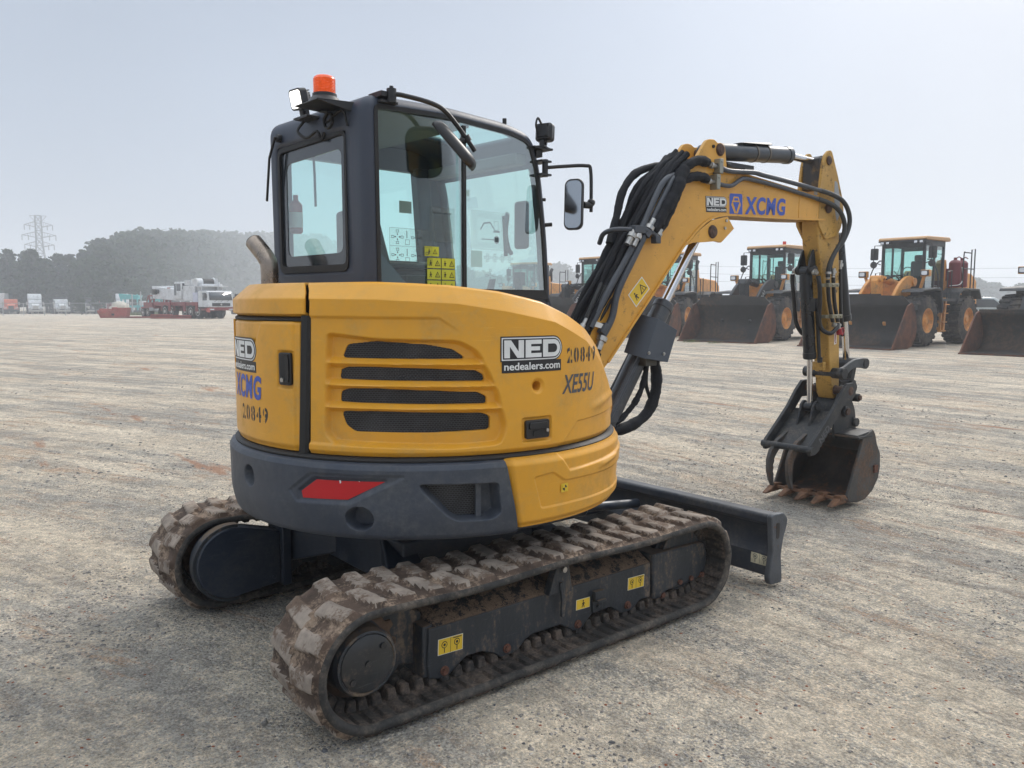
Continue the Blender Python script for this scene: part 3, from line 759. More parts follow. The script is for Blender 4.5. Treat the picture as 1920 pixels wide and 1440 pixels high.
for g in (g1, g2, g3, g4):
    a = [math.degrees(p[0]/RH) for p in g]; z = [p[1] for p in g]
    meshpatch('grille_mesh', min(a)-1, max(a)+1, min(z)-.008, max(z)+.008, RH-.047, hood)

# hood latch
def Rp(pts, lo, hi, m, r, mat=0):   # prism on the curved surface: pts (theta,z)
    vs = [cy(t, z, r+lo) for t, z in pts]+[cy(t, z, r+hi) for t, z in pts]; n = len(pts)
    inv = m.M.inverted()
    fs = [(k, (k+1) % n, n+(k+1) % n, n+k) for k in range(n)]+[tuple(range(n))[::-1], tuple(range(n, 2*n))]
    return m.add([inv@v for v in vs], fs, mat)
def rr(t0, t1, z0, z1, k=.9, r=RH):
    d = .008; dt = math.degrees(d/r)
    return [(t0+dt, z0), (t1-dt, z0), (t1-dt*.3, z0+d*.3), (t1, z0+d), (t1, z1-d), (t1-dt*.3, z1-d*.3), (t1-dt, z1), (t0+dt, z1), (t0+dt*.3, z1-d*.3), (t0, z1-d), (t0, z0+d), (t0+dt*.3, z0+d*.3)]
m = MB(); Rp(rr(-102.3,-94.9,1.004,1.081), -.016, .004, m, RH); la = m.build('hood_latch', BLK, hood, bevel=.003)
m = MB(); Rp(rr(-101.5,-95.6,1.042,1.072), .0, .010, m, RH); m.build('latch_paddle', BLK, la, bevel=.003)
m = MB(); Rp(rr(-100.2,-97.2,1.012,1.038), -.002, .0055, m, RH); m.build('latch_recess', RUB, la)
m = MB(); m.cyl(cy(-96.0,1.036,RH), cy(-96.0,1.036,RH+.014), .0075, n=14); m.build('latch_lock', STL, la)
# hood lettering
decal('dealer_badge', Scyl(-109.6, 1.328, RH+.001), ned(.312, .103), [INK, SILV], hood, fine=.02)
decal('stencil_number', Scyl(-88.4, 1.308, RH-.001), [T('20849', 0, 0, .222, .068, 0, .0025, .032, 0, 1.35, 1)], [STEN], hood, fine=.02)
decal('model_lettering', Scyl(-90.3, 1.178, RH-.001), [T('XE55U', 0, 0, .245, .082, 0, .0025, .018, .28, 1.0)], [GRYV], hood, fine=.02)

# left rear: cap, rubber strips, service door, body side
capz = lambda th: [(1.508,.905), (1.522,.93), (1.583,.93), (1.640,.868), (1.649,.855), (1.655,.60), (1.655,.30)]
panel('rear_cap_panel', K(-200.5+.0), lambda f: seamc(f*1.03+.62), capz, [3,14,10,3,6,3], lambda T_, Z_: .008*(sm(-160.2,-159.5,T_)), 60, 0, YEL)
panel('left_cap_panel', K(-262), K(-200.8), capz, [3,14,10,3,6,3], None, 60, 0, YEL)
doorp = PM([(-176.5,1.50),(-180.5,1.39),(-184,1.30),(-215,1.28),(-215,1.5)])
hrec = PM([(-169.6,1.37),(-163.9,1.37),(-164.2,1.214),(-169.9,1.214)])
def door_disp(T_, Z_):
    U = np.radians(T_)*RH
    d = .008*(1-sm(-.004,.006, sdf(U, Z_, doorp)))+.012*(1-sm(.956,.985,Z_))+.008*sm(1.478,1.490,Z_)+.008*sm(-164.3,-163.4,T_)
    return d+.010*(1-sm(-.005,.004, sdf(U, Z_, roundpoly(hrec,.012,3))))
door = panel('service_door', K(-204), lambda f: -163.6+2.3*f, lambda th: [(.955,RH),(1.490,RH)], [140], door_disp, 160, 0, YEL)
panel('left_side_panel', K(-262), K(-204.4), lambda th: [(.955,RH),(1.490,RH)], [20], lambda T_, Z_: .01*(1-sm(.956,.985,Z_)), 40, 0, YEL)
# door handle (vertical)
m = MB(); Rp(rr(-168.9,-164.6,1.228,1.362), -.012, .005, m, RH); lh = m.build('door_latch', BLK, door, bevel=.003)
m = MB(); Rp(rr(-168.0,-166.2,1.262,1.352), .0, .007, m, RH); m.build('latch_recess', RUB, lh)
m = MB(); Rp(rr(-166.0,-165.0,1.24,1.355), .002, .012, m, RH); m.build('latch_paddle', BLK, lh, bevel=.002)
m = MB(); m.cyl(cy(-167.3,1.250,RH), cy(-167.3,1.250,RH+.014), .009, n=14); m.build('latch_lock', STL, lh)
# door lettering (runs round the corner to the left)
decal('dealer_badge', Scyl(-199.0, 1.312, RH-.0005), ned(.318, .104), [INK, SILV], door, fine=.02)
decal('maker_lettering', Scyl(-206.5+1.5, 1.150, RH-.001), [T('XCMG', .12, 0, .45, .105, 0, .0025, .036, .12, 1.12)], [BLUE], door, fine=.02)
decal('stencil_number', Scyl(-190.6, 1.052, RH-.002), [T('20849', 0, 0, .262, .070, 0, .0025, .032, 0, 1.35, 1)], [STEN], door, fine=.02)

def ring(name, th0, th1, prof, mats, parent=EX, n=90):
    A = np.linspace(th0, th1, n)
    P = [[cy(a, z, r) for r, z in prof] for a in A]
    b = MB(); b.grid(np.array([[tuple(q) for q in row] for row in P])); return b.build(name, mats, parent, sharp=30, fix=True)
ring('rubber_seal', -262, -160.8, [(.86,1.488),(.912,1.489),(.922,1.494),(.922,1.502),(.912,1.509),(.86,1.510)], RUB)
m = MB()
m.grid(np.array([[tuple(cy(t+f*2.0, .945+f*.57, r)) for t, r in ((-163.9,.87),(-163.6,.915),(-162.8,.927),(-161.0,.927),(-160.2,.915),(-160.0,.87))] for f in np.linspace(0,1,12)]))
m.build('rubber_seal', RUB, EX, sharp=30)
ring('lower_seal', -262, -40, [(.86,.925),(.925,.926),(.938,.932),(.940,.940),(.930,.948),(.918,.952),(.86,.954)], RUB)
# dark inner shell behind the gaps
m = MB(MU); m.lathe((0,0,.66),(0,0,1),[(0,.3),(0,.86),(.36,.86),(.38,.80),(.38,.0)],n=72,cap=False); m.build('engine_bay', mat('engine_bay_dark', (.015,.015,.016), .7), EX)

m = MB(); Rp([(-163.5,.93),(-157,.93),(-157,1.60),(-163.5,1.60)], -.10, -.055, m, RH); m.build('seam_backing', RUB, EX)  # black plate added behind the open seam so the gap looks dark
# ---------------- counterweight
RC = .965
red = PM([(-161.2,.800),(-156.4,.857),(-138.4,.862),(-147.8,.781),(-160.8,.771)], r=RC)
pock = roundpoly(PM([(-130.0,.850),(-111.0,.842),(-110.2,.715),(-112.6,.694),(-121.0,.697),(-123,.715),(-129.4,.826)], r=RC), .016, 4)
band = PM([(-166,.80),(-158.5,.885),(-112,.88),(-80,.88),(-80,.95),(-200,.95),(-200,.80)], r=RC)
def cw_disp(T_, Z_):
    U = np.radians(T_)*RC
    d = np.zeros_like(Z_)
    low = np.clip((.76-Z_)/.14, 0, 1)**2*.022; d = d+low
    sr = sdf(U, Z_, red)
    d = d+.010*(1-sm(-.002,.016, sr))
    wide = PM([(-164,.80),(-157.5,.878),(-134,.880),(-147,.772),(-162,.762)], r=RC)
    d = d+.006*(1-sm(-.004,.012, sdf(U, Z_, wide)))
    d = d+.075*(1-sm(-.016,.004, sdf(U, Z_, pock)))
    h1 = np.hypot((U-math.radians(-181.6)*RC)/.052, (Z_-.820)/.050); d = d+.035*(1-sm(.70,1.0,h1))
    h2 = np.hypot((U-math.radians(-144.7)*RC)/.062, (Z_-.706)/.052); d = d+.07*(1-sm(.78,1.0,h2))
    d = d+.0015*fbm(U*14, Z_*14, 3, 5)
    return d
cwz = lambda th: [(.610,.90),(.614,.940),(.622,.956),(.640,.962),(.905,RC),(.925,.955),(.934,.930),(.936,.86)]
cw = panel('counterweight', K(-212), lambda f: -105.0-3.9*f*3.4 if f < .32 else -109.2, cwz, [2,2,3,110,6,4,3], cw_disp, 420, 0, GREY, r0=RC)
panel('left_skirt', K(-262), K(-212.6), lambda th: [(.66,.95),(.92,.95)], [8], None, 30, 0, YEL, r0=RC)
m = MB()
inv = Matrix()
decal('red_reflector', Scyl(-161, .771, RC-.0145), [Pg([((math.radians(t)+math.radians(161))*RC, z-.771) for t, z in ((-160.9,.800),(-156.2,.855),(-138.6,.860),(-147.9,.782),(-160.5,.773))], 0, .001)]+
      [Pg([(.185,.0885),(.192,.0885),(.194,.080),(.188,.074),(.186,.080)], 1, .0022), Pg([(.268,.0885),(.274,.0885),(.272,.085)], 1, .0022)], [RED, SILV], cw, fine=.03)
meshpatch('grille_mesh', -131.5, -114.5, .68, .86, RC-.066, cw)
m = MB(); Rp([(-116,.69),(-114.6,.69),(-114.6,.86),(-116,.86)], -.08, -.045, m, RC); m.build('pocket_rib', GREY, cw)

# ---------------- yellow skirt under the hood
sk_in = roundpoly(PM([(-101.2,.848),(-95.4,.858),(-91.2,.814),(-64,.800),(-35,.80),(-35,.695),(-64,.700),(-87,.712),(-98.6,.712)], r=RC), .012, 3)
sk_up = PM([(-93.5,.94),(-89.2,.858),(-62,.868),(-35,.88),(-35,.94)], r=RC)
def sk_disp(T_, Z_):
    U = np.radians(T_)*RC
    e = T_-(-109.0+3.2*(.93-Z_)/.29)
    d = .022*(1-sm(.0, 2.0, e))
    d = d+.007*(1-sm(-.004,.006, sdf(U, Z_, sk_in)))+.012*(1-sm(-.004,.010, sdf(U, Z_, sk_up)))
    d = d+.014*sm(.902,.935,Z_)*1.2+.018*(1-sm(.640,.668,Z_))
    d = d-.008*np.exp(-((Z_-.845-(T_+70)*.001)/.012)**2)*sm(-78,-72,T_)*(1-sm(-64,-60,T_))
    return d
skz = lambda th: [(.638,.955),(.934,.975),(.937,.945),(.937,.90)]
sk = panel('side_skirt', lambda f: -105.4-12.0*f if f < .33 else -109.2, K(-42), skz, [120,3,3], sk_disp, 300, 0, YEL, r0=RC)
decal('lift_point_sticker', Scyl(-92.3, .763, RC-.004), [Pg([(0,0),(.042,0),(.042,.037),(0,.037)], 0, .001), Pg(circ(.021,.0185,.0125,16), 1, .0018), Pg([(.021,.0185),(.0345,.0185),(.0345,.005),(.021,.005)], 0, .0026), Pg([(.021,.0185),(.0075,.0185),(.0075,.032),(.021,.032)], 0, .0026)], [STY, INK], sk, fine=.02)
m = MB(); m.lathe(cy(-99.0,.886,RC-.003), cy(-99.0,.886,1)-cy(-99.0,.886,0), [(0,.013),(.003,.013),(.003,.009)], n=18, mat=0); m.lathe(cy(-99.0,.886,RC+.001), cy(-99.0,.886,1)-cy(-99.0,.886,0), [(0,.008),(.004,.007),(.004,.003)], n=14, mat=1)
m.build('skirt_bolt', [RUB, STL], sk)

# ---------------- exhaust
m = MB(MU); ex, ey = -.60, .50
m.tube([(ex,ey,1.60),(ex,ey,1.745),(ex-.004,ey+.02,1.785),(ex-.01,ey+.055,1.82),(ex-.02,ey+.115,1.87)], .043, n=28, smooth=5)
xp = m.build('exhaust_pipe', EXH, EX, sharp=70)
m = MB(MU); m.tube([(ex-.0205,ey+.117,1.872),(ex-.0225,ey+.124,1.879)], .036, n=20); m.build('pipe_mouth', mat('soot', (.01,.009,.008), .95), xp)
# ================================================================== CAB (shell bent along one outline, glass set in)
CABO = roundpoly([(-.462,1.585),(-.470,2.490),(.0,2.508),(.42,2.490),(.592,2.452),(.665,2.26),(.712,1.93),(.742,1.575)], .085, 7)
def resample(pts, step):
    P = [Vector(p) for p in pts]; o = [P[0]]
    for a, b in zip(P[:-1], P[1:]):
        n = max(1, int((b-a).length/step))
        for k in range(1, n+1): o.append(a.lerp(b, k/n))
    return o
open_ = CABO[0:0]
i0 = min(range(len(CABO)), key=lambda i: CABO[i][1]+abs(CABO[i][0]+.462)*5)
seq = CABO[i0:]+CABO[:i0]
# walk from the rear foot up, over and down to the front foot
start = max(range(len(seq)), key=lambda i: -seq[i][1]-seq[i][0]*5)
path = [(-.463,1.585)]+[p for p in seq if p[1] > 1.70]+[(.742,1.575)]
path = sorted(path[1:-1], key=lambda p: math.atan2(p[1]-1.9, -(p[0]-.1)) if True else 0)
def ang(p): return math.atan2(p[1]-1.6, p[0]-.12)
path = [(-.463,1.585)]+sorted([p for p in seq if p[1] > 1.70], key=lambda p: -ang(p))+[(.742,1.575)]
PT = resample(path, .028)
nrm = []
for i, p in enumerate(PT):
    t = (PT[min(i+1, len(PT)-1)]-PT[max(i-1, 0)]).normalized(); nrm.append(Vector((-t.y, t.x)))   # outward = left of travel
YR, YL, FR = -.172, .745, .055
ts = []
for k in range(7):
    a = R_(90*k/6); ts.append((YR+FR*(1-math.sin(a)), FR*(1-math.cos(a))))
ts = ts[::-1]; ts = [(YR+FR*(1-math.cos(R_(90*k/6))), FR*(1-math.sin(R_(90*k/6)))) for k in range(7)]
ys = ts+[(y, 0) for y in (-.09,-.058,-.012,.03,.10,.16,.22,.28,.34,.385,.42,.48,.54,.60,.632,.66)]+[(YL-FR*(1-math.cos(R_(90*k/6))), FR*(1-math.sin(R_(90*k/6)))) for k in range(6, -1, -1)]
P = np.zeros((len(PT), len(ys), 3)); MK = np.ones((len(PT)-1, len(ys)-1), bool)
for i, p in enumerate(PT):
    for j, (y, ins) in enumerate(ys):
        q = p-nrm[i]*ins if nrm[i].length else p
        P[i, j] = (q.x, y, q.y)
for i in range(len(PT)-1):
    x, z = (PT[i].x+PT[i+1].x)/2, (PT[i].y+PT[i+1].y)/2
    for j in range(len(ys)-1):
        y = (ys[j][0]+ys[j+1][0])/2
        if x < -.44 and 1.715 < z < 2.345 and -.012 < y < .632: MK[i, j] = False
        if z > 2.36 and .20 < x < .55 and -.058 < y < .385: MK[i, j] = False
        if x > .60 and 1.64 < z < 2.30 and -.09 < y < .66: MK[i, j] = False
m = MB(MU); m.grid(P, 0, mask=MK)
cab = m.build('cab', [CABG, ROOFI], EX, sharp=40, solid=.028, fix=True)
cab.modifiers['thickness'].offset = -1
c = [p for p in cab.data.polygons if p.center.z > 2.44][0]
if c.normal.z < 0: cab.data.flip_normals()
# side frames (right: thin trim round one large opening; left: wall with its window)
inset = [tuple(p-n*.052) for p, n in zip(PT, nrm)]
def ringof(ins_out, ins_in, z0o, z0i):
    o = [tuple(p-n*ins_out) for p, n in zip(PT, nrm)]; i_ = [tuple(p-n*ins_in) for p, n in zip(PT, nrm)]
    o[0] = (o[0][0], z0o); o[-1] = (o[-1][0], z0o); i_ = [(a, max(b, z0i)) for a, b in i_]
    return o, i_
o_, i_ = ringof(.047, .066, 1.585, 1.635)
m = MB(MU); m.prism(o_, YR-.004, YR+.02, hole=i_); m.build('window_seal', RUB, cab, sharp=30)
go, gi = ringof(.060, .2, 1.60, 1.6)
def glass_pane(name, poly, y0, parent, M=MU, ax=1, th=.004, mt=CABGL):
    m = MB(M); vs = []
    def Pq(a, b): return (a, y0, b) if ax == 1 else (y0, a, b) if ax == 0 else (a, b, y0)
    m.add([Pq(a, b) for a, b in poly], [tuple(range(len(poly)))]); return m.build(name, mt, parent, fix=False)
xm = .10
front = [(a, b) for a, b in go if a > xm]; rear = [(a, b) for a, b in go if a <= xm]
front = [(xm, 2.432)]+front+[(xm, 1.60)]; rear = rear+[(xm, 2.434), (xm, 1.60)]
glass_pane('side_window', rear, YR+.012, cab); glass_pane('side_window', [(xm-.035, 2.434)]+front[1:-1]+[(xm-.035, 1.60)], YR+.002, cab)
m = MB(MU); m.box(xm-.012, xm+.010, YR-.006, YR+.018, 1.60, 2.425); m.build('window_mullion', RUB, cab, bevel=.003)
# rear window: dark border glass on a recessed frame
rw = roundpoly([(.004,1.745),(.612,1.750),(.612,2.322),(.004,2.335)], .03, 4)
rw_o = roundpoly([(-.014,1.713),(.634,1.716),(.634,2.346),(-.014,2.350)], .045, 4)
m = MB(MU); m.prism(rw_o, -.470, -.440, ax=0, hole=rw); m.build('window_seal', RUB, cab)
rwi = roundpoly([(.045,1.80),(.565,1.80),(.565,2.262),(.045,2.275)], .04, 4)
m = MB(MU); m.prism(rw, -.458, -.452, ax=0, hole=rwi); m.build('window_border', mat('dark_glass_border', (.02,.026,.034), .12, coat=.5), cab)
glass_pane('rear_window', rwi, -.455, cab, ax=0)
m = MB(MU)
# left wall with opening
lo = [tuple(p-n*.045) for p, n in zip(PT, nrm)]
lw = [(-.35,1.66)]+[(-.37,2.0),(-.35,2.30),(-.31,2.335)]+[(.45,2.335),(.50,2.31),(.535,2.24),(.60,1.95),(.655,1.66)]
def matchn(hole, n):
    H = [Vector(p) for p in hole]+[Vector(hole[0])]; 
    L_ = [0]
    for a, b in zip(H[:-1], H[1:]): L_.append(L_[-1]+(b-a).length)
    xs = [h.x for h in H]; zs = [h.y for h in H]; t = np.linspace(0, L_[-1], n, endpoint=False)
    return list(zip(np.interp(t, L_, xs), np.interp(t, L_, zs)))
outl = roundpoly([(-.44,1.585),(-.44,2.47),(.52,2.46),(.645,2.22),(.715,1.585)], .05, 3)
inn = roundpoly([(-.355,1.66),(-.355,2.335),(.50,2.335),(.575,2.20),(.655,1.66)], .05, 3)
m.prism([(a, b) for a, b in outl], YL-.045, YL-.003, hole=inn); m.box(.44,.50,YL-.06,YL-.01,1.63,2.34) if False else None
m.build('door_frame', CABG, cab)
m = MB(MU); m.hexa([(.50,YL-.08,1.60),(.60,YL-.08,1.60),(.60,YL-.01,1.60),(.50,YL-.01,1.60)],[(.44,YL-.08,2.36),(.54,YL-.08,2.36),(.54,YL-.01,2.36),(.44,YL-.01,2.36)]); m.build('door_pillar', CABG, cab, bevel=.01)
glass_pane('side_window', inn, YL-.02, cab)
ws = [(-.085,1.645),(.655,1.645),(.655,2.29),(-.085,2.29)]
m = MB(MU); m.add([(.708,-.10,1.64),(.708,.67,1.64),(.622,.67,2.31),(.622,-.10,2.31)],[(0,1,2,3)]); m.build('windscreen', CABGL, cab, fix=False)
m = MB(MU); m.add([(.19,-.065,2.486),(.19,.39,2.486),(.56,.39,2.450),(.56,-.065,2.450)],[(0,1,2,3)]); m.build('roof_window', CABGL, cab, fix=False)
m = MB(MU)   # lining of roof and pillars seen through the glass
m.box(-.42,.19,-.11,.69,2.435,2.45); m.box(-.43,-.37,-.12,-.05,1.6,2.42); m.box(-.43,-.40,-.12,.70,1.6,1.72)
m.box(.52,.60,-.10,.66,2.30,2.36)
m.build('cab_lining', ROOFI, cab, bevel=.01)
m = MB(MU); m.box(-.46,.72,-.165,.735,1.50,1.60); m.build('cab_floor', CABG, cab, bevel=.02)
m = MB(MU); m.hexa([(-.40,-.155,1.60),(-.18,-.155,1.60),(-.18,-.12,1.60),(-.40,-.12,1.60)],[(-.40,-.155,1.80),(-.395,-.155,1.80),(-.395,-.12,1.80),(-.40,-.12,1.80)]); m.build('inner_cover', CABG, cab)

# inside the cab
m = MB(MU)
m.hexa([(-.22,.12,1.74),(.20,.14,1.74),(.20,.48,1.74),(-.22,.50,1.74)][:4],[(-.20,.13,1.78),(.18,.15,1.78),(.18,.47,1.78),(-.20,.49,1.78)])
m.hexa([(-.26,.08,1.70),(-.14,.08,1.70),(-.14,.44,1.70),(-.26,.44,1.70)],[(-.32,.08,2.04),(-.24,.08,2.04),(-.24,.34,2.02),(-.32,.34,2.02)])
m.box(-.2,.15,.18,.44,1.55,1.74)
st = m.build('operator_seat', SEAT, EX, bevel=.035, seg=4)
m = MB(MU)
for yq in (-.03,.60): m.box(-.18,.12,yq-.04,yq+.04,1.60,1.70)
m.tube([(.60,-.04,1.60),(.60,-.04,1.70)],.022,n=10); m.box(.585,.625,-.07,-.015,1.66,1.735); m.tube([(.02,-.05,1.60),(.02,-.05,1.715)],.022,n=12)
m.hexa([(.50,.10,1.58),(.53,.10,1.58),(.53,.14,1.58),(.50,.14,1.58)],[(.56,.12,1.70),(.58,.12,1.70),(.58,.16,1.70),(.56,.16,1.70)])
m.tube([(.56,.02,1.82),(.545,.02,2.04)],.012); m.tube([(.60,.02,1.84),(.54,-.02,1.86),(.52,-.02,1.94),(.53,-.02,2.02),(.57,.02,2.05)],.014,smooth=4)
m.build('control_console', BLK, EX, bevel=.006)
m = MB(MU); m.box(.605,.64,-.09,.01,1.86,2.12); m.build('pillar_cover', BLK, cab, bevel=.02)
m = MB(MU); m.lathe((-.355,.665,1.93),(0,0,1),[(0,.025),(.01,.034),(.15,.034),(.175,.013),(.20,.013)],n=20); xt = m.build('fire_extinguisher', REDP, EX)
m = MB(MU); m.cyl((-.355,.665,1.96),(-.355,.665,2.04),.035,n=20); m.build('extinguisher_label', WHT, xt)

# decals stuck inside the side glass
gs = lambda x, z: (lambda u, v, h: MU @ Vector((x+u, YR+.006-h, z+v)))
FILM = bpy.data.materials.new('clear_label_film'); FILM.use_nodes = True; nt = FILM.node_tree; nt.nodes.clear()
o = N(nt,'ShaderNodeOutputMaterial'); t1 = N(nt,'ShaderNodeBsdfTransparent'); t1.inputs[0].default_value=(.93,.95,.94,1); d1_ = N(nt,'ShaderNodeBsdfDiffuse'); d1_.inputs[0].default_value=(.5,.55,.55,1); mxs = N(nt,'ShaderNodeMixShader'); mxs.inputs[0].default_value=.10
nt.links.new(t1.outputs[0],mxs.inputs[1]); nt.links.new(d1_.outputs[0],mxs.inputs[2]); nt.links.new(mxs.outputs[0],o.inputs[0])
FINK = mat('label_print', (.06,.08,.09), .6)
def rect(x0, z0, x1, z1, m, h=.001): return Pg([(x0,z0),(x1,z0),(x1,z1),(x0,z1)], m, h)
def frame_(x0, z0, x1, z1, t, m, h): return [rect(x0,z0,x1,z0+t,m,h), rect(x0,z1-t,x1,z1,m,h), rect(x0,z0,x0+t,z1,m,h), rect(x1-t,z0,x1,z1,m,h)]
def cross(cx, cz, s, m, h=.002):
    it = []
    for dx, dz in ((1,0),(-1,0),(0,1),(0,-1)):
        it.append(Pg([(cx+dx*s*.3-dz*s*.1, cz+dz*s*.3-dx*s*.1),(cx+dx*s*.3+dz*s*.1, cz+dz*s*.3+dx*s*.1),(cx+dx*s*.62+dz*s*.1, cz+dz*s*.62+dx*s*.1),(cx+dx*s*.62-dz*s*.1, cz+dz*s*.62-dx*s*.1)], m, h))
        it += frame_(cx+dx*s-.008, cz+dz*s-.006, cx+dx*s+.008, cz+dz*s+.006, .0022, m, h)
    return it
def ctrl(W, H):
    it = [rect(0,0,W,H,0)]+frame_(0,0,W,H,.0012,1,.002)+[rect(0,H*.5-.0006,W,H*.5+.0006,1,.002)]
    for zc in (H*.25, H*.75):
        it += cross(W*.18, zc, .026, 1)+cross(W*.64, zc, .026, 1)
        it += [rect(W*.40-.002, zc-.004, W*.40+.002, zc+.03, 1, .002)]+frame_(W*.36, zc-.034, W*.46, zc-.010, .0018, 1, .002)
        it += frame_(W*.88-.010, zc+.008, W*.88+.010, zc+.020, .0025, 1, .002)+[rect(W*.88-.008, zc-.008, W*.88+.008, zc-.005, 1, .002)]
    return it
decal('control_chart', gs(-.345, 1.745), ctrl(.245, .165), [FILM, FINK], cab)
it = [rect(0,0,.15,.165,0)]+frame_(0,0,.15,.165,.001,1,.002)
for k in range(9): it.append(rect(.006,.012+k*.014,.144,.0132+k*.014,1,.002))
for k in range(1,6): it.append(rect(.006+k*.023,.012,.0068+k*.023,.13,1,.002))
for k in range(5): it.append(rect(.012+k*.026,.136,.028+k*.026,.142,1,.002))
decal('load_chart', gs(-.112, 1.856), it, [FILM, FINK], cab)
it = [rect(0,0,.255,.19,0)]+frame_(0,0,.255,.19,.0008,1,.002)
for k in range(5): it += frame_(.012+k*.006,.012+k*.005,.228-k*.006,.178-k*.005,.0007,1,.002)
it += [Pg([(.06,.10),(.085,.135),(.13,.14),(.16,.105),(.154,.102),(.128,.132),(.088,.128),(.066,.096)],1,.003)]+frame_(.155,.10,.185,.145,.002,1,.003)+[rect(.15,.088,.195,.098,1,.003)]
it += [Pg(circ(.172,.052,.020,20),1,.003), Pg(circ(.172,.052,.017,20),0,.0036), rect(.07,.049,.155,.054,1,.003), rect(.16,.04,.184,.064,1,.0042)]
it += tri(.218,.165,.008,1,.003,0)
decal('service_chart', gs(.145, 1.835), it, [FILM, FINK], cab)
it = []
for k in range(4): it += cross(.03+k*.052, .04, .014, 0, .001)
it += cross(.05,-.05,.026,0,.001)+cross(.19,-.05,.026,0,.001)+frame_(.10,-.09,.13,-.06,.002,0,.001)
decal('symbol_chart', gs(.225, 1.755), it, [FINK], cab)
decal('pale_label', gs(.145, 1.745), [rect(0,0,.075,.082,0)], [mat('pale_green_label',(.30,.42,.38),.6)], cab)
GYS = mat('yellow_glass_sticker', (.50,.52,.03), .5)
gi_ = [rect(0,0,.172,.162,0)]
gi_ = []
for r_ in range(3):
    for c_ in range(2):
        x0, z0 = c_*.088, r_*.054
        gi_ += [rect(x0+.001,z0+.001,x0+.086,z0+.052,0,.001)]+frame_(x0+.001,z0+.001,x0+.086,z0+.052,.0012,1,.0018)+tri(x0+.064,z0+.025,.016,1,.0022,0)+man(x0+.022,z0+.025,.015,1,.0022)
gi_ += [rect(-.012,.166,.074,.212,0,.001)]+tri(.05,.188,.014,1,.0022,0)+man(.014,.188,.014,1,.0022)
decal('warning_sticker', gs(-.132, 1.622), gi_, [GYS, INK], cab)
decal('grey_label', gs(-.0,0), [], [FINK], cab) if False else None
decal('paper_label', lambda u, v, h: MU @ Vector((.335+u, .70-h, 2.095+v)), [rect(0,0,.09,.07,0)], [mat('aged_paper',(.38,.40,.32),.8)], cab)
decal('exit_label', lambda u, v, h: MU @ Vector((.655, .50-u, 2.165+v)), [rect(0,0,.07,.07,0,0), rect(.008,.03,.062,.066,1,.001)], [FILM, mat('exit_green',(.03,.30,.10),.5)], cab)

# ---------------- fittings on the cab
def arm_tube(name, pts, r, parent, mt=BLK, M=MU, smooth=5, n=12):
    m = MB(M); m.tube(pts, r, n=n, smooth=smooth); return m.build(name, mt, parent, sharp=60)
def mirror(name, c, w_, h_, d_, rz, tilt, glass_side, parent=EX, roll=0.):
    M = MU @ Matrix.Translation(c) @ Matrix.Rotation(R_(rz), 4, 'Z') @ Matrix.Rotation(R_(tilt), 4, 'Y') @ Matrix.Rotation(R_(roll), 4, 'X')
    m = MB(M); ol = rrect(-w_/2, w_/2, -h_/2, h_/2, w_*.34, 6); k = .82
    A = []
    for d, s in ((-.0, .96), (d_*.15, 1.0), (d_*.5, .97), (d_*.85, .80), (d_, .45)):
        A.append([(d, a*s, b*(1-(1-s)*.6)) for a, b in ol])
    vs = [p for r in A for p in r]; n = len(ol)
    fs = [(i*n+j, i*n+(j+1) % n, (i+1)*n+(j+1) % n, (i+1)*n+j) for i in range(4) for j in range(n)]+[tuple(range(n)), tuple(range(4*n, 5*n))]
    m.add(vs, fs); o = m.build(name, BLK, parent, sharp=50)
    m = MB(M); g = rrect(-w_*.43, w_*.43, -h_*.46, h_*.46, w_*.3, 6); m.add([(-.002, a, b) for a, b in g], [tuple(range(len(g)))]); m.build('mirror_glass', MIRR, o, fix=False)
    return o
# big side mirror: arm from the roof corner
a1 = mirror('side_mirror', (-.055,-.268,2.285), .175, .275, .05, -48, -41, 1)
m = MB(MU); m.tube([(-.335,-.205,2.492),(-.30,-.225,2.490),(-.17,-.27,2.468),(-.09,-.285,2.43),(.03,-.30,2.31),(.055,-.303,2.28)], .011, n=12, smooth=5)
m.cyl((-.345,-.20,2.455),(-.345,-.20,2.515),.022,n=18); m.cyl((-.345,-.20,2.515),(-.345,-.20,2.527),.009,n=6); m.box(-.40,-.32,-.20,-.10,2.478,2.500); m.box(-.40,-.31,-.20,-.10,2.452,2.462)
m.cyl((.005,-.292,2.345),(.02,-.296,2.32),.020,n=12); m.cyl((.0,-.29,2.33),(-.045,-.275,2.30),.014,n=10)
m.build('mirror_arm', BLK, a1, sharp=40)
# front right mirror
a3 = mirror('side_mirror', (.715,-.335,2.085), .105, .27, .05, 22, 3, 1, roll=0)
m = MB(MU); m.tube([(.66,-.20,2.285),(.72,-.27,2.29),(.80,-.345,2.293),(.822,-.362,2.27),(.825,-.365,2.10),(.825,-.365,2.05)], .0095, n=12, smooth=5)
for z in (2.245,2.315): m.box(.60,.675,-.215,-.12,z-.005,z+.005)
m.cyl((.645,-.195,2.235),(.645,-.195,2.325),.016,n=14); m.cyl((.825,-.365,2.085),(.775,-.355,2.085),.018,n=14); m.sphere((.825,-.365,2.10),.022)
m.build('mirror_arm', BLK, a3, sharp=40)
# small stops on the front pillar
m = MB(MU); m.cyl((.67,-.15,1.985),(.715,-.18,1.99),.011,n=10); m.build('window_stop', RUB, cab); m = MB(MU); m.cyl((.645,-.15,2.12),(.675,-.17,2.12),.009,n=10); m.build('window_stop', RUB, cab); m = MB(MU); m.cyl((.41,-.13,2.45),(.41,-.13,2.512),.011,n=12); m.build('roof_plug', RUB, cab)
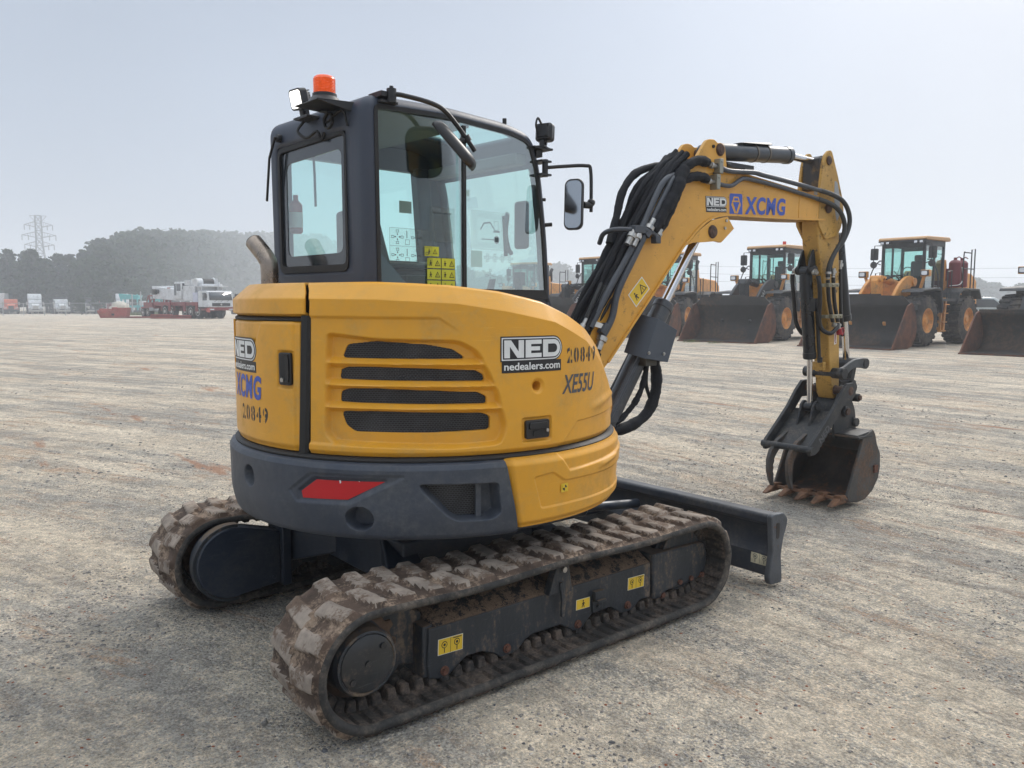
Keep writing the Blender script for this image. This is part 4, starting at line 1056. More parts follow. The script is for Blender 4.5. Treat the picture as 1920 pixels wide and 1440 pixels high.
# front brace beside the cab
m = MB(MU); m.hexa([(.735,-.10,1.50),(.80,-.10,1.40),(.80,-.08,1.40),(.735,-.08,1.50)],[(.735,-.10,1.74),(.83,-.10,1.44),(.83,-.08,1.44),(.735,-.08,1.74)]); m.build('front_guard', CABG, EX)
# beacon on its shelf
bx, by, bz = -.52, .075, 2.455
m = MB(MU); m.hexa([(-.62,-.03,bz),(-.44,-.07,bz),(-.44,.19,bz),(-.62,.17,bz)],[(-.62,-.03,bz+.006),(-.44,-.07,bz+.006),(-.44,.19,bz+.006),(-.62,.17,bz+.006)])
m.hexa([(-.62,-.03,bz),(-.44,-.07,bz-.04),(-.44,-.066,bz-.04),(-.62,-.026,bz)],[(-.62,-.03,bz+.008),(-.44,-.07,bz+.008),(-.44,-.066,bz+.008),(-.62,-.026,bz+.008)])
shelf = m.build('beacon_shelf', BLK, EX, bevel=.002)
m = MB(MU); m.lathe((bx,by,bz+.006),(0,0,1),[(0,.078),(.008,.078),(.03,.064),(.036,.056),(.05,.055)],n=32); bc = m.build('warning_beacon', BLK, EX, sharp=30)
pr = [(0,.050)]
for k in range(11): pr += [(.002+k*.0068,.0505),(.0055+k*.0068,.0480)]
pr += [(.078,.047),(.084,.040),(.085,0)]
m = MB(MU); m.lathe((bx,by,bz+.05),(0,0,1),pr,n=32,cap=False); m.build('beacon_lens', AMB, bc, sharp=30)
# wire coil under the shelf
cpts = [(-.50+.012*k/12, .09+.035*math.sin(k*1.3), 2.40+.035*math.cos(k*1.3)) for k in range(12)]
m = MB(MU); m.tube([(-.50,.15,2.45)]+cpts+[(-.49,-.02,2.43),(-.475,-.04,2.36)], .006, n=6, smooth=4); m.tube([(-.50,.30,2.43),(-.53,.31,2.38),(-.51,.26,2.345),(-.49,.20,2.37),(-.48,.18,2.33),(-.475,.16,2.36)],.007,n=6,smooth=4)
m.build('wiring_cable', RUB, EX)
# work lights
def work_light(c, rz, tilt, lit):
    M = MU @ Matrix.Translation(c) @ Matrix.Rotation(R_(rz), 4, 'Z') @ Matrix.Rotation(R_(tilt), 4, 'Y')
    m = MB(M); m.prism(rrect(-.048,.048,-.048,.048,.018,4), 0, .035, ax=0)
    ol = rrect(-.046,.046,-.046,.046,.018,4); n = len(ol)
    m.add([(0,a,b) for a,b in ol]+[(-.032,a*.62,b*.62) for a,b in ol], [(k,(k+1)%n,n+(k+1)%n,n+k) for k in range(n)]+[tuple(range(n,2*n))])
    for k in range(7): m.box(-.026,-.002,-.036,.036,-.036+k*.012-.002,-.036+k*.012+.002)
    m.box(-.02,.02,-.012,.012,-.085,-.045); m.cyl((0,-.02,-.062),(0,.02,-.062),.009,n=8); m.box(-.05,.05,-.03,.03,-.090,-.083)
    wl = m.build('work_light', BLK, EX, sharp=30)
    m = MB(M); m.prism(rrect(-.040,.040,-.040,.040,.015,4), .035, .0375, ax=0); m.build('lamp_lens', LED if lit else mat('lamp_glass',(.5,.5,.5),.1,.5), wl)
    return wl
work_light((-.50,.315,2.535), 185, 12, True)
work_light((.665,-.165,2.475), 20, 5, False)
m = MB(MU); m.box(-.53,-.44,.22,.34,2.435,2.447); m.build('lamp_bracket', BLK, EX, bevel=.002)
m = MB(MU); m.tube([(.63,-.16,2.46),(.60,-.17,2.50),(.615,-.17,2.54),(.65,-.165,2.51)],.006,n=6,smooth=4); m.box(.56,.70,-.20,-.12,2.378,2.388); m.box(.60,.645,-.175,-.12,2.34,2.388); m.build('wiring_cable', RUB, EX)
# wiper on the rear window
m = MB(MU); m.cyl((-.49,.595,2.395),(-.455,.595,2.395),.020,n=16); m.tube([(-.497,.60,2.40),(-.505,.65,2.30),(-.50,.70,2.09)],.007,n=6); m.build('wiper_arm', BLK, cab)
m = MB(MU); m.tube([(-.40,.40,2.37),(-.41,.37,2.2),(-.42,.35,2.04)],.006,n=6); m.build('inner_rod', BLK, cab)
# ================================================================== BOOM, STICK, CYLINDERS (boom frame: x ahead, z up, y left)
def flat(name, outline, y0, y1, mt, parent, bevel=.006, M=MBM, seg=2): 
    m = MB(M); m.prism(outline, y0, y1); return m.build(name, mt, parent, bevel=bevel, seg=seg)
# bezier-like dense outline of the boom
low = [(1.27,1.205),(1.60,1.56),(1.93,1.92)]
arc = catmull([(1.93,1.92,0),(2.08,2.045,0),(2.20,2.115,0),(2.36,2.148,0),(2.60,2.156,0),(3.0,2.168,0),(3.30,2.178,0),(3.54,2.19,0)], 5)
under = low[:2]+[(p.x,p.y) for p in arc]
tip = [(3.60,2.20),(3.635,2.245),(3.63,2.31),(3.585,2.355),(3.54,2.365)]
up = [(3.28,2.378),(2.75,2.425),(2.50,2.447),(2.34,2.462),(2.20,2.462),(2.05,2.43)]
back = [(p.x,p.y) for p in catmull([(2.05,2.43,0),(1.92,2.36,0),(1.80,2.25,0),(1.60,1.99,0),(1.35,1.69,0),(1.10,1.40,0),(1.00,1.26,0)], 4)][1:]
foot = [(.96,1.16),(.97,1.06),(1.03,1.03),(1.12,1.06)]
boom = flat('boom', under+tip+up+back+foot, -.100, .100, YELB, EX, bevel=0)
# flanges standing proud along the plate edges
m = MB(MBM)
def strip(path, w_, y0, y1):
    P = [Vector((a, b)) for a, b in path]; A = []
    for i, p in enumerate(P):
        t = (P[min(i+1,len(P)-1)]-P[max(i-1,0)]).normalized(); n = Vector((-t.y,t.x)); A.append((p, p+n*w_))
    for y in (y0, y1):
        pass
    for (a, b), (c, d) in zip(A[:-1], A[1:]):
        m.hexa([(a.x,y0,a.y),(c.x,y0,c.y),(c.x,y1,c.y),(a.x,y1,a.y)],[(b.x,y0,b.y),(d.x,y0,d.y),(d.x,y1,d.y),(b.x,y1,b.y)])
strip(under, .013, -.112, .112)
strip([(p[0],p[1]) for p in up[::-1]+[]][0:0] or [(2.05,2.427),(2.20,2.452),(2.34,2.452),(2.50,2.437),(2.75,2.415),(3.28,2.368)], .012, -.110, .110)
m.box(3.20,3.212,-.103,-.1,2.19,2.37)
m.build('boom_flange', YELB, boom, sharp=30)
# cylinder bracket under the bend, twin ears above
for y0, y1 in ((-.112,-.085),(.085,.112)):
    flat('cylinder_lug', [(1.95,1.935),(2.02,1.955),(2.15,1.965),(2.245,1.975),(2.30,1.968),(2.325,1.985),(2.435,2.068),(2.38,2.125),(2.36,2.145),(2.2,2.11),(2.08,2.04)], y0, y1, YELB, boom, bevel=.003)
    flat('cylinder_lug', roundpoly([(1.92,2.36),(2.07,2.55),(2.13,2.625),(2.20,2.635),(2.24,2.612),(2.275,2.622),(2.315,2.60),(2.325,2.54),(2.34,2.46),(2.2,2.42),(2.05,2.38)], .025, 3), y0, y1, YELB, boom, bevel=.004)
m = MB(MBM); m.hexa([(2.25,-.09,2.0),(2.33,-.09,1.985),(2.33,.09,1.985),(2.25,.09,2.0)],[(2.33,-.09,2.09),(2.43,-.09,2.07),(2.43,.09,2.07),(2.33,.09,2.09)]); m.build('rod_guard', YELB, boom)
def pin(x, z, y0, y1, r, parent, M=MBM, name='pivot_pin', mt=PIN):
    m = MB(M); m.lathe((x,y0,z),(0,1,0),[(0,r*.55),(.002,r*.6),(.002,r*.8),(.006,r),(.014,r),(.014,r*1.15),(.02,r*1.15),(.02,r*.8),(y1-y0-.02,r*.8),(y1-y0-.02,r*1.15),(y1-y0-.014,r*1.15),(y1-y0-.014,r),(y1-y0,r)],n=28)
    return m.build(name, mt, parent, sharp=30)
pin(2.205,2.035,-.130,.130,.038,boom); pin(2.262,2.572,-.130,.130,.036,boom); pin(3.575,2.285,-.128,.128,.034,boom)
for x, z in ((2.33,2.065),(2.345,2.115),(2.19,2.585)): 
    m = MB(MBM); m.cyl((x,-.112,z),(x,-.121,z),.011,n=6 if z < 2.5 else 12); m.build('bolt', STL if z < 2.5 else RUB, boom)
S1 = Spl(0,0,-.1005,MBM)
decal('maker_lettering', Spl(2.560,2.172,-.1005,MBM,rot=.045), [T('XCMG', 0, 0, .475, .122, 0, .002, .036, .12, 1.12)], [BLUE], boom)
em = Spl(2.394,2.153,-.1005,MBM,rot=.045)
decal('maker_emblem', em, [Pg(rrect(0,.140,0,.148,.016,4),0,.0010), Pg([(.045,.128),(.095,.128),(.122,.074),(.088,.016),(.052,.016),(.018,.074)],1,.0018), Pg([(.052,.118),(.088,.118),(.094,.102),(.046,.102)],0,.0026), Pg([(.034,.092),(.106,.092),(.070,.022)],0,.0026), Pg([(.028,.082),(.034,.094),(.052,.094),(.052,.098),(.022,.098)],1,.0034)], [BLUE, YELB], boom)
decal('dealer_badge', Spl(2.143,2.192,-.1005,MBM,rot=.05), ned(.222,.072), [INK, SILV], boom)
decal('warning_sticker', Spl(1.512,1.545,-.1005,MBM,rot=R_(44)), [Pg([(-.01,-.0),(.155,-.0),(.155,.105),(-.01,.105)],2,.0010), Pg([(-.004,.006),(.149,.006),(.149,.099),(-.004,.099)],0,.0018)]+tri(.108,.052,.034,1,.0026,0)+man(.035,.05,.030,1,.0026), [STY, INK, WHT], boom)
# swing post
m = MB(MBM); m.prism(roundpoly([(.80,.62),(1.02,.62),(1.12,.80),(1.14,1.0),(1.08,1.22),(.94,1.24),(.86,1.0),(.80,.9)],.05,4), -.14, .14); m.cyl((.92,0,.55),(.92,0,1.05),.09,n=24)
sp = m.build('swing_post', YELB, EX, bevel=.01)
pin(1.03,1.13,-.165,.165,.045,sp)

# stick
st_side = [(3.47,2.20),(3.462,2.42),(3.488,2.62),(3.52,2.70),(3.60,2.715),(3.625,2.69),(3.70,2.54),(3.775,2.38),(3.80,2.28),(3.775,2.12),(3.80,1.75),(3.84,1.30),(3.865,.93),(3.858,.835),(3.80,.80),(3.765,.84),(3.705,1.14),(3.655,1.48),(3.555,1.80),(3.49,2.02)]
stick = flat('stick', [p for p in st_side if p[1] < 2.3][0:1]+[(3.465,2.33),(3.60,2.36),(3.74,2.36)]+[p for p in st_side[8:]], -.088, .050, YELS, EX, bevel=.008)
for y0, y1 in ((-.104,-.082),(.070,.092)):
    ear = roundpoly([(3.46,2.16),(3.462,2.42),(3.488,2.60),(3.512,2.675),(3.565,2.718),(3.605,2.715),(3.70,2.54),(3.775,2.38),(3.802,2.28),(3.775,2.15),(3.72,2.08),(3.56,2.05)], .02, 3)
    e = flat('stick_ear', ear, y0, y1, YELS, stick, bevel=.003)
    slot = roundpoly([(3.655,2.50),(3.695,2.49),(3.735,2.38),(3.745,2.25),(3.71,2.19),(3.685,2.24),(3.66,2.36)], .02, 3)
    m = MB(MBM); m.prism(slot, y0-.001, y1+.001); m.build('cable_slot', mat('pale_gap',(.30,.31,.32),.9), e)
m = MB(MBM); m.box(3.49,3.56,-.082,.07,2.42,2.66); m.build('stick_web', mat('oily_steel',(.03,.028,.03),.5,bump=.4,dirt=(.2,.12,.04),damt=.25), stick, bevel=.01)
pin(3.565,2.640,-.118,.106,.032,stick); pin(3.80,.875,-.112,.074,.032,stick)
m = MB(MBM); m.box(3.655,3.69,-.07,.03,1.035,1.10); m.cyl((3.652,.0,1.06),(3.662,.0,1.06),.01,n=6); m.build('stick_bracket', YELS, stick, bevel=.003)
decal('worn_label', Spl(3.765,1.235,-.0885,MBM,rot=.06), [Pg([(0,0),(.034,.005),(.033,.115),(.0,.125)],0,.001), Pg([(.004,.02),(.02,.03),(.026,.07),(.012,.1)],1,.0016), Pg([(.006,.012),(.028,.008),(.024,.03)],1,.0016)], [WHT, mat('scuffed_red_print',(.32,.10,.10),.6)], stick)
m = MB(MBM); m.prism(roundpoly([(3.4555+.0,2.02),(3.4555,2.02)],.01) if False else [(3.575,1.93),(3.54,1.86),(3.553,1.78),(3.66,1.79),(3.68,1.86)], -.0, .0) if False else None
# rear face mark where paint wore off
decal('worn_patch', lambda u, v, h: MBM @ Vector((3.532-v*.25-h, -.055+u, 1.86+v)), [Pg([(0,0),(.075,0),(.072,.06),(.038,.12),(.004,.06)],0,.002)], [mat('worn_olive_patch',(.17,.13,.03),.6,var=.2)], stick)

# cylinders
def cylinder(name, a, b, rb, c, rr_, parent=EX, mt=CYL, M=MBM, eye=.045):
    """barrel a->b, rod b->c"""
    A, B, D = Vector(a), Vector(b), Vector(c); d = (B-A).normalized(); m = MB(M)
    L_ = (B-A).length
    m.lathe(A, d, [(0,rb*.5),(.01,rb*.9),(.03,rb),(L_-.05,rb),(L_-.05,rb*1.08),(L_-.008,rb*1.08),(L_,rb*.98),(L_,0)], n=32, cap=False)
    m.cyl(A-Vector((0,eye,0)), A+Vector((0,eye,0)), rb*.85, n=24)
    o = m.build(name, mt, parent, sharp=30)
    m = MB(M); m.cyl(B-d*.01, D, rr_, n=24); m.build('piston_rod', CHR, o, sharp=30)
    m = MB(M); m.cyl(D-Vector((0,eye,0)), D+Vector((0,eye,0)), rr_*1.7, n=22); m.build('rod_eye', mt, o, sharp=30)
    return o
bc_ = cylinder('boom_cylinder', (1.28,0,.70), (1.875,0,1.565), .062, (2.205,0,2.035), .030)
m = MB(MBM); m.tube([(1.34,-.055,.86),(1.62,-.055,1.27)],.013,n=10); m.tube([(1.34,.055,.86),(1.8,.055,1.50)],.011,n=10); m.box(1.31,1.40,-.065,.0,.83,.90); m.build('cylinder_pipe', PIPE, bc_)
cv = [(1.615,1.480),(1.665,1.492),(1.835,1.395),(1.745,1.185),(1.69,1.195),(1.515,1.240)]
m = MB(MBM); m.prism([(1.655,1.468),(1.835,1.392),(1.750,1.190),(1.540,1.222)], -.150, -.135); m.hexa([(1.655,-.15,1.468),(1.540,-.15,1.222),(1.535,-.145,1.222),(1.65,-.145,1.468)],[(1.61,-.01,1.50),(1.50,-.01,1.255),(1.495,-.01,1.255),(1.605,-.01,1.50)])
m.prism([(1.835,1.392),(1.750,1.190),(1.742,1.193),(1.827,1.395)], -.149, -.01)
vc = m.build('valve_cover', mat('cover_plate_paint',(.05,.062,.082),.38,var=.08,bump=.2,bscale=300,scratch=.1), bc_, bevel=.004)
for x, z in ((1.573,1.255),(1.71,1.245)):
    m = MB(MBM); m.lathe((x,-.150,z),(0,-1,0),[(0,.011),(.004,.011),(.004,.008),(.008,.007)],n=14); m.build('bolt', STL, vc)
m = MB(MBM); m.box(1.58,1.68,-.12,-.0,1.17,1.24); m.build('valve_block', mat('valve_metal',(.07,.065,.055),.5,.5,bump=.3), bc_, bevel=.004); m = MB(MBM); m.tube([(1.53,.06,1.36),(1.50,.09,1.34),(1.47,.10,1.36)],.008,n=6); m.build('valve_nipple', STL, bc_); m = MB(MBM); m.tube([(1.50,.06,1.27),(1.46,.10,1.25)],.009,n=6); m.build('valve_nipple', STL, bc_)
cylinder('arm_cylinder', (2.262,0,2.578), (3.20,0,2.652), .058, (3.565,0,2.640), .026)
ac = [o for o in EX.children if o.name == 'arm_cylinder'][0]
for x in (2.76,2.90):
    m = MB(MBM); zc = 2.578+(x-2.262)*.079; m.lathe((x-.008,0,zc),(1,0,.079),[(0,.058),(0,.0625),(.016,.0625),(.016,.058)],n=32,cap=False); m.build('hose_clamp', mat('dull_clamp',(.16,.14,.12),.5,.6), ac)
m = MB(MBM); m.hexa([(2.56,-.05,2.664),(2.93,-.05,2.688),(2.93,.06,2.688),(2.56,.06,2.664)],[(2.63,-.04,2.675),(2.92,-.04,2.705),(2.92,.05,2.705),(2.63,.05,2.675)]); m.box(2.36,2.72,-.05,.02,2.487,2.522); m.cyl((2.40,-.055,2.50),(2.44,-.055,2.50),.016,n=8); m.cyl((2.60,-.055,2.48),(2.70,-.055,2.485),.014,n=8)
m.build('cable_tray', BLK, ac, bevel=.003)
cylinder('bucket_cylinder', (3.90,-.0,2.08), (4.055,-.0,1.42), .052, (4.115,-.0,1.06), .027, mt=mat('black_cylinder_paint',(.012,.014,.018),.3,var=.1))
thc = cylinder('thumb_cylinder', (3.475,0,1.80), (3.575,0,1.128), .048, (3.600,0,.745), .022, mt=mat('black_cylinder_paint',(.012,.014,.018),.3), eye=.03)
m = MB(MBM)
for y in (-.048,.040): m.prism(roundpoly([(3.50,1.98),(3.455,1.89),(3.435,1.82),(3.455,1.79),(3.50,1.79),(3.545,1.82),(3.56,1.95)],.02,3), y, y+.016)
m.cyl((3.475,-.085,1.815),(3.475,.075,1.815),.034,n=20); m.build('cylinder_clevis', ARMB, thc, bevel=.004)
m = MB(MBM); m.tube([(3.545,-.066,1.50),(3.60,-.066,1.14)],.014,n=10); m.cyl((3.60,-.07,1.14),(3.605,-.07,1.10),.02,n=10); m.box(3.485,3.555,-.085,-.04,1.50,1.60); m.build('cylinder_pipe', BLK, thc)
sq = MB(MBM); sq.box(3.45,3.455,.036,.052,1.66,1.72); sq.build('white_tag', WHT, thc)

# ---------------- hoses and pipes
def wob(sd, a=.16, f=26):
    r = random.Random(sd); ph = [r.random()*6 for _ in range(4)]
    return lambda t: 1+a*(math.sin(f*t*1.0+ph[0])*.5+math.sin(f*2.3*t+ph[1])*.35+math.sin(f*5.1*t+ph[2])*.3)
HO = None
def hose(pts, r, mt=FAB, rf=None, n=10, name='hydraulic_hose', smooth=8, M=MBM):
    m = MB(M); m.tube(pts, r, n=n, smooth=smooth, rf=rf); return m.build(name, mt, EX, sharp=80)
base = [(1.05,1.27),(1.155,1.43),(1.29,1.635),(1.455,1.865),(1.58,2.06),(1.70,2.25),(1.84,2.40),(1.98,2.50)]
k = 0
for y, off, r in ((-.095,.016,.021),(-.055,.020,.023),(-.012,.02,.021),(.03,.022,.023),(.075,.02,.021),(-.078,.045,.017),(-.032,.048,.019),(.012,.046,.017),(.055,.047,.019),(-.01,.072,.016)):
    pts = []
    for i, (x, z) in enumerate(base):
        jx = math.sin(i*1.7+k)*.010; o2 = off*(1.0 if i < 6 else .75)+math.sin(i*2.1+k*1.3)*.011
        pts.append((x-.72*o2+jx, y+math.cos(i*1.1+k)*.008, z+.69*o2))
    hose(pts, r, rf=wob(k), name='sleeved_hose'); k += 1
# loop standing off the back of the bend
hose([(1.40,.03,1.93),(1.475,.05,2.10),(1.54,.07,2.25),(1.64,.08,2.365),(1.76,.08,2.425),(1.92,.07,2.46),(2.0,.05,2.49)], .026, rf=wob(31,.12), name='sleeved_hose')
hose([(1.30,.05,1.72),(1.41,.05,1.90),(1.51,.03,2.06),(1.62,.0,2.23),(1.8,-.02,2.39),(2.02,-.03,2.48)], .027, rf=wob(33,.12), name='sleeved_hose')
# bundle on the near side of the bend
hose([(1.60,-.135,2.01),(1.655,-.14,2.08),(1.72,-.145,2.17),(1.80,-.145,2.27),(1.86,-.13,2.36),(1.93,-.10,2.43)], .042, rf=wob(35,.14), name='sleeved_hose')
hose([(1.64,-.13,1.985),(1.72,-.14,2.09),(1.80,-.14,2.22),(1.87,-.125,2.32)], .030, rf=wob(36,.14), name='sleeved_hose')
hose([(1.82,-.11,2.34),(1.92,-.125,2.43),(2.02,-.13,2.475),(2.12,-.13,2.472)], .032, rf=wob(37,.12), name='sleeved_hose')
hose([(1.80,-.12,2.27),(1.90,-.13,2.345),(2.02,-.135,2.375),(2.12,-.13,2.366)], .030, rf=wob(38,.14), name='sleeved_hose')
hose([(1.02,-.05,1.28),(1.04,-.10,1.36),(1.16,-.115,1.52),(1.34,-.11,1.74),(1.52,-.105,1.96)], .024, rf=wob(39,.16), name='sleeved_hose')
# steel pipes
PK = dict(mt=PIPE, n=12, name='steel_pipe')
hose([(1.19,-.132,1.365),(1.245,-.132,1.44),(1.275,-.132,1.50),(1.30,-.132,1.60),(1.345,-.132,1.69),(1.43,-.134,1.82),(1.54,-.134,1.985),(1.58,-.134,2.03)], .022, **PK)
hose([(1.10,-.125,1.42),(1.20,-.125,1.58),(1.38,-.125,1.82),(1.50,-.125,1.99),(1.66,-.115,2.24),(1.74,-.11,2.33),(1.83,-.10,2.37)], .019, **PK)
hose([(1.52,-.135,1.955),(1.62,-.135,2.11),(1.72,-.13,2.25),(1.79,-.12,2.335),(1.86,-.10,2.37)], .017, **PK)
hose([(1.34,.06,1.93),(1.32,.0,1.985),(1.345,-.08,2.005),(1.44,-.13,2.005),(1.54,-.15,2.005),(1.60,-.15,1.985),(1.625,-.15,1.955)], .015, **PK)
hose([(2.205,-.13,2.468),(2.33,-.13,2.440),(2.60,-.13,2.455),(2.72,-.13,2.448),(3.0,-.13,2.432),(3.42,-.13,2.402)], .0165, **PK)
hose([(2.20,-.128,2.352),(2.30,-.128,2.342),(2.38,-.128,2.350),(2.46,-.125,2.39),(2.53,-.122,2.408),(2.75,-.12,2.400),(3.05,-.12,2.376),(3.40,-.125,2.340)], .0145, **PK)
HP = dict(mt=mat('plain_rubber_hose',(.035,.037,.038),.55,var=.15,vscale=12), n=12)
hose([(3.42,-.13,2.402),(3.56,-.14,2.385),(3.70,-.15,2.345),(3.79,-.15,2.27),(3.81,-.15,2.17),(3.74,-.15,2.05),(3.64,-.14,1.95),(3.60,-.13,1.86),(3.60,-.13,1.79)], .0175, **HP)
hose([(3.40,-.125,2.340),(3.56,-.14,2.312),(3.67,-.155,2.255),(3.735,-.155,2.16),(3.715,-.15,2.05),(3.63,-.14,1.94),(3.575,-.135,1.85),(3.572,-.13,1.76)], .0175, **HP)
hose([(3.573,-.13,1.74),(3.60,-.13,1.58),(3.665,-.13,1.42)], .015, mt=BLK, n=10, name='steel_pipe', smooth=3)
hose([(3.645,-.13,1.78),(3.675,-.13,1.58),(3.735,-.13,1.42)], .015, mt=BLK, n=10, name='steel_pipe', smooth=3)
hose([(3.83,-.075,1.83),(3.85,-.08,1.55),(3.90,-.08,1.30)], .015, mt=BLK, n=10, name='steel_pipe', smooth=3)
# thumb hoses
hose([(3.46,.105,1.79),(3.475,.112,1.72),(3.50,.105,1.55),(3.52,.10,1.42),(3.55,.075,1.34),(3.57,.045,1.31)], .0165, mt=BLK)
hose([(3.46,-.115,1.77),(3.47,-.125,1.70),(3.50,-.115,1.58),(3.53,-.095,1.44),(3.57,-.10,1.36),(3.62,-.14,1.33),(3.69,-.15,1.37),(3.72,-.14,1.40)], .0165, mt=BLK)
# hoses under the boom cylinder
hose([(1.73,-.05,1.20),(1.75,-.055,1.10),(1.735,-.06,.98),(1.66,-.06,.86),(1.52,-.05,.79),(1.36,-.03,.765),(1.24,-.02,.77)], .036, rf=wob(50,.12), name='sleeved_hose')
hose([(1.66,-.05,1.19),(1.645,-.05,1.09),(1.60,-.05,.99),(1.52,-.05,.90),(1.40,-.04,.82),(1.26,-.03,.80)], .019, rf=wob(51,.25), name='sleeved_hose')
hose([(1.68,-.04,1.19),(1.665,-.045,1.05),(1.70,-.05,.95)], .012, name='sleeved_hose')
hose([(1.50,.07,1.42),(1.44,.10,1.30),(1.36,.10,1.16),(1.34,.09,1.12)], .014, name='sleeved_hose')
hose([(3.86,-.06,.99),(3.92,-.06,.93),(4.02,-.07,.925),(4.11,-.08,.905),(4.12,-.08,.85),(4.05,-.07,.80),(3.98,-.06,.79)], .012, mt=BLK)
# unions and clamps
def fit(p, q, r, mt=STL, n=12, name='hose_fitting'):
    m = MB(MBM); P0 = Vector(p); P1 = Vector(q); d = (P1-P0)
    m.lathe(P0, d, [(0,r*.8),(d.length*.25,r*.8),(d.length*.25,r*1.25),(d.length*.5,r*1.25),(d.length*.5,r*.85),(d.length,r*.8)], n=n); return m.build(name, mt, EX, sharp=25)
fit((1.205,-.132,1.39),(1.155,-.132,1.29),.026); fit((1.155,-.132,1.29),(1.125,-.132,1.215),.022,RUB)
fit((1.545,-.137,1.99),(1.605,-.14,2.075),.027); fit((1.625,-.145,1.96),(1.675,-.145,2.03),.020)
fit((1.44,-.14,2.0),(1.385,-.135,1.915),.022); fit((1.485,-.14,2.0),(1.43,-.14,1.905),.022)
for j, (x, z) in enumerate(((1.03,1.40),(1.07,1.385),(1.10,1.37),(1.13,1.35))):
    fit((x,-.11+.012*j,z),(x+.055,-.11+.012*j,z+.08),.013); hose([(x+.05,-.11+.01*j,z+.075),(x+.12,-.10,z+.18),(x+.2,-.08,z+.28)], .013, mt=RUB, n=8, smooth=4)
m = MB(MBM); m.box(1.425,1.53,-.16,-.11,1.985,2.03); m.box(1.60,1.645,-.17,-.125,1.93,1.975); m.build('pipe_clamp', PIPE, EX, bevel=.004)
m = MB(MBM); m.hexa([(1.54,-.165,1.955),(1.60,-.165,2.02),(1.60,-.11,2.02),(1.54,-.11,1.955)],[(1.515,-.165,1.98),(1.575,-.165,2.045),(1.575,-.11,2.045),(1.515,-.11,1.98)]); m.build('pipe_union', PIPE, EX, bevel=.004); m = MB(MBM); m.hexa([(1.19,-.155,1.375),(1.23,-.155,1.43),(1.23,-.11,1.43),(1.19,-.11,1.375)],[(1.16,-.155,1.395),(1.20,-.155,1.45),(1.20,-.11,1.45),(1.16,-.11,1.395)]); m.build('pipe_union', PIPE, EX, bevel=.004)
for x, z in ((2.225,2.455),(2.20,2.352)):
    m = MB(MBM); m.box(x-.018,x+.018,-.16,-.10,z-.045,z+.05); m.cyl((x,-.165,z+.03),(x,-.155,z+.03),.008,n=6); m.build('pipe_clamp', mat('grey_zinc_clamp',(.30,.30,.26),.45,.5), EX, bevel=.003)
    fit((x-.10,-.13,z+.006),(x-.02,-.13,z),.017)
for x, z in ((3.60,1.70),(3.665,1.46)):
    m = MB(MBM); m.box(x-.055,x+.09,-.158,-.118,z-.014,z+.016); m.box(x-.10,x-.05,-.13,-.085,z-.014,z+.012); m.cyl((x,-.165,z),(x,-.155,z),.009,n=6); m.cyl((x+.06,-.165,z),(x+.06,-.155,z),.009,n=6); m.build('pipe_clamp', mat('dirty_zinc_clamp',(.26,.24,.17),.5,.4), EX, bevel=.003)
fit((3.672,-.13,1.41),(3.70,-.14,1.37),.017); fit((3.740,-.13,1.41),(3.755,-.13,1.36),.018)
m = MB(MBM); m.cyl((3.755,-.13,1.365),(3.768,-.13,1.32),.024,n=14); m.tube([(3.765,-.135,1.36),(3.80,-.14,1.37),(3.815,-.14,1.34),(3.79,-.14,1.31)],.004,n=6,smooth=4); m.build('red_cap', mat('red_plastic',(.35,.02,.03),.4), EX)
fit((3.46,.10,1.815),(3.46,.045,1.815),.020); fit((3.46,-.11,1.79),(3.46,-.05,1.815),.020); fit((3.575,-.13,1.82),(3.573,-.13,1.75),.018); fit((3.648,-.13,1.83),(3.645,-.13,1.76),.018); fit((3.835,-.075,1.90),(3.83,-.075,1.80),.017)
m = MB(MBM); m.hexa([(1.12,-.125,1.43),(1.20,-.14,1.41),(1.20,-.135,1.41),(1.12,-.12,1.43)],[(1.13,-.125,1.462),(1.21,-.14,1.435),(1.21,-.135,1.435),(1.13,-.12,1.462)]); m.build('white_hose_tag', WHT, EX)

# ---------------- bucket
bs = [(3.632,.075),(3.66,.028),(3.78,.012),(3.90,.018),(4.01,.075),(4.085,.16),(4.11,.25),(4.10,.36),(4.045,.44),(4.012,.525),(3.975,.565),(3.84,.515)]
BUCK = MB(MBM); yb_ = .325
shell = [(3.60,.052),(3.66,.022),(3.78,.005),(3.90,.012),(4.01,.068),(4.088,.155),(4.114,.25),(4.098,.36),(4.045,.44),(3.98,.50),(3.84,.52),(3.74,.53)]
n = len(shell); P = np.zeros((n, 9, 3))
for i, (x, z) in enumerate(shell):
    for j in range(9): P[i, j] = (x, -yb_+j*2*yb_/8, z)
BUCK.grid(P); bucket = BUCK.build('bucket', [BKT], EX, sharp=40, solid=.014)
for y0, y1 in ((-yb_-.004, -yb_+.016), (yb_-.016, yb_+.004)):
    m = MB(MBM); m.prism(bs, y0, y1, mat=0); sp_ = m.build('bucket_side', BKT, bucket, bevel=.003)
m = MB(MBM); P = np.zeros((n, 9, 3))
for i, (x, z) in enumerate(shell):
    cx, cz = 3.85, .28; 
    for j in range(9): P[i, j] = (x+(cx-x)*.06, (-yb_+.018)+j*2*(yb_-.018)/8, z+(cz-z)*.07+.004)
m.grid(P); m.build('bucket_lining', BKI, bucket, sharp=40)
m = MB(MBM); m.hexa([(3.565,-yb_,.045),(3.70,-yb_,.030),(3.70,yb_,.030),(3.565,yb_,.045)],[(3.57,-yb_,.068),(3.70,-yb_,.050),(3.70,yb_,.050),(3.57,yb_,.068)]); m.build('cutting_edge', TOOTH, bucket, bevel=.003)
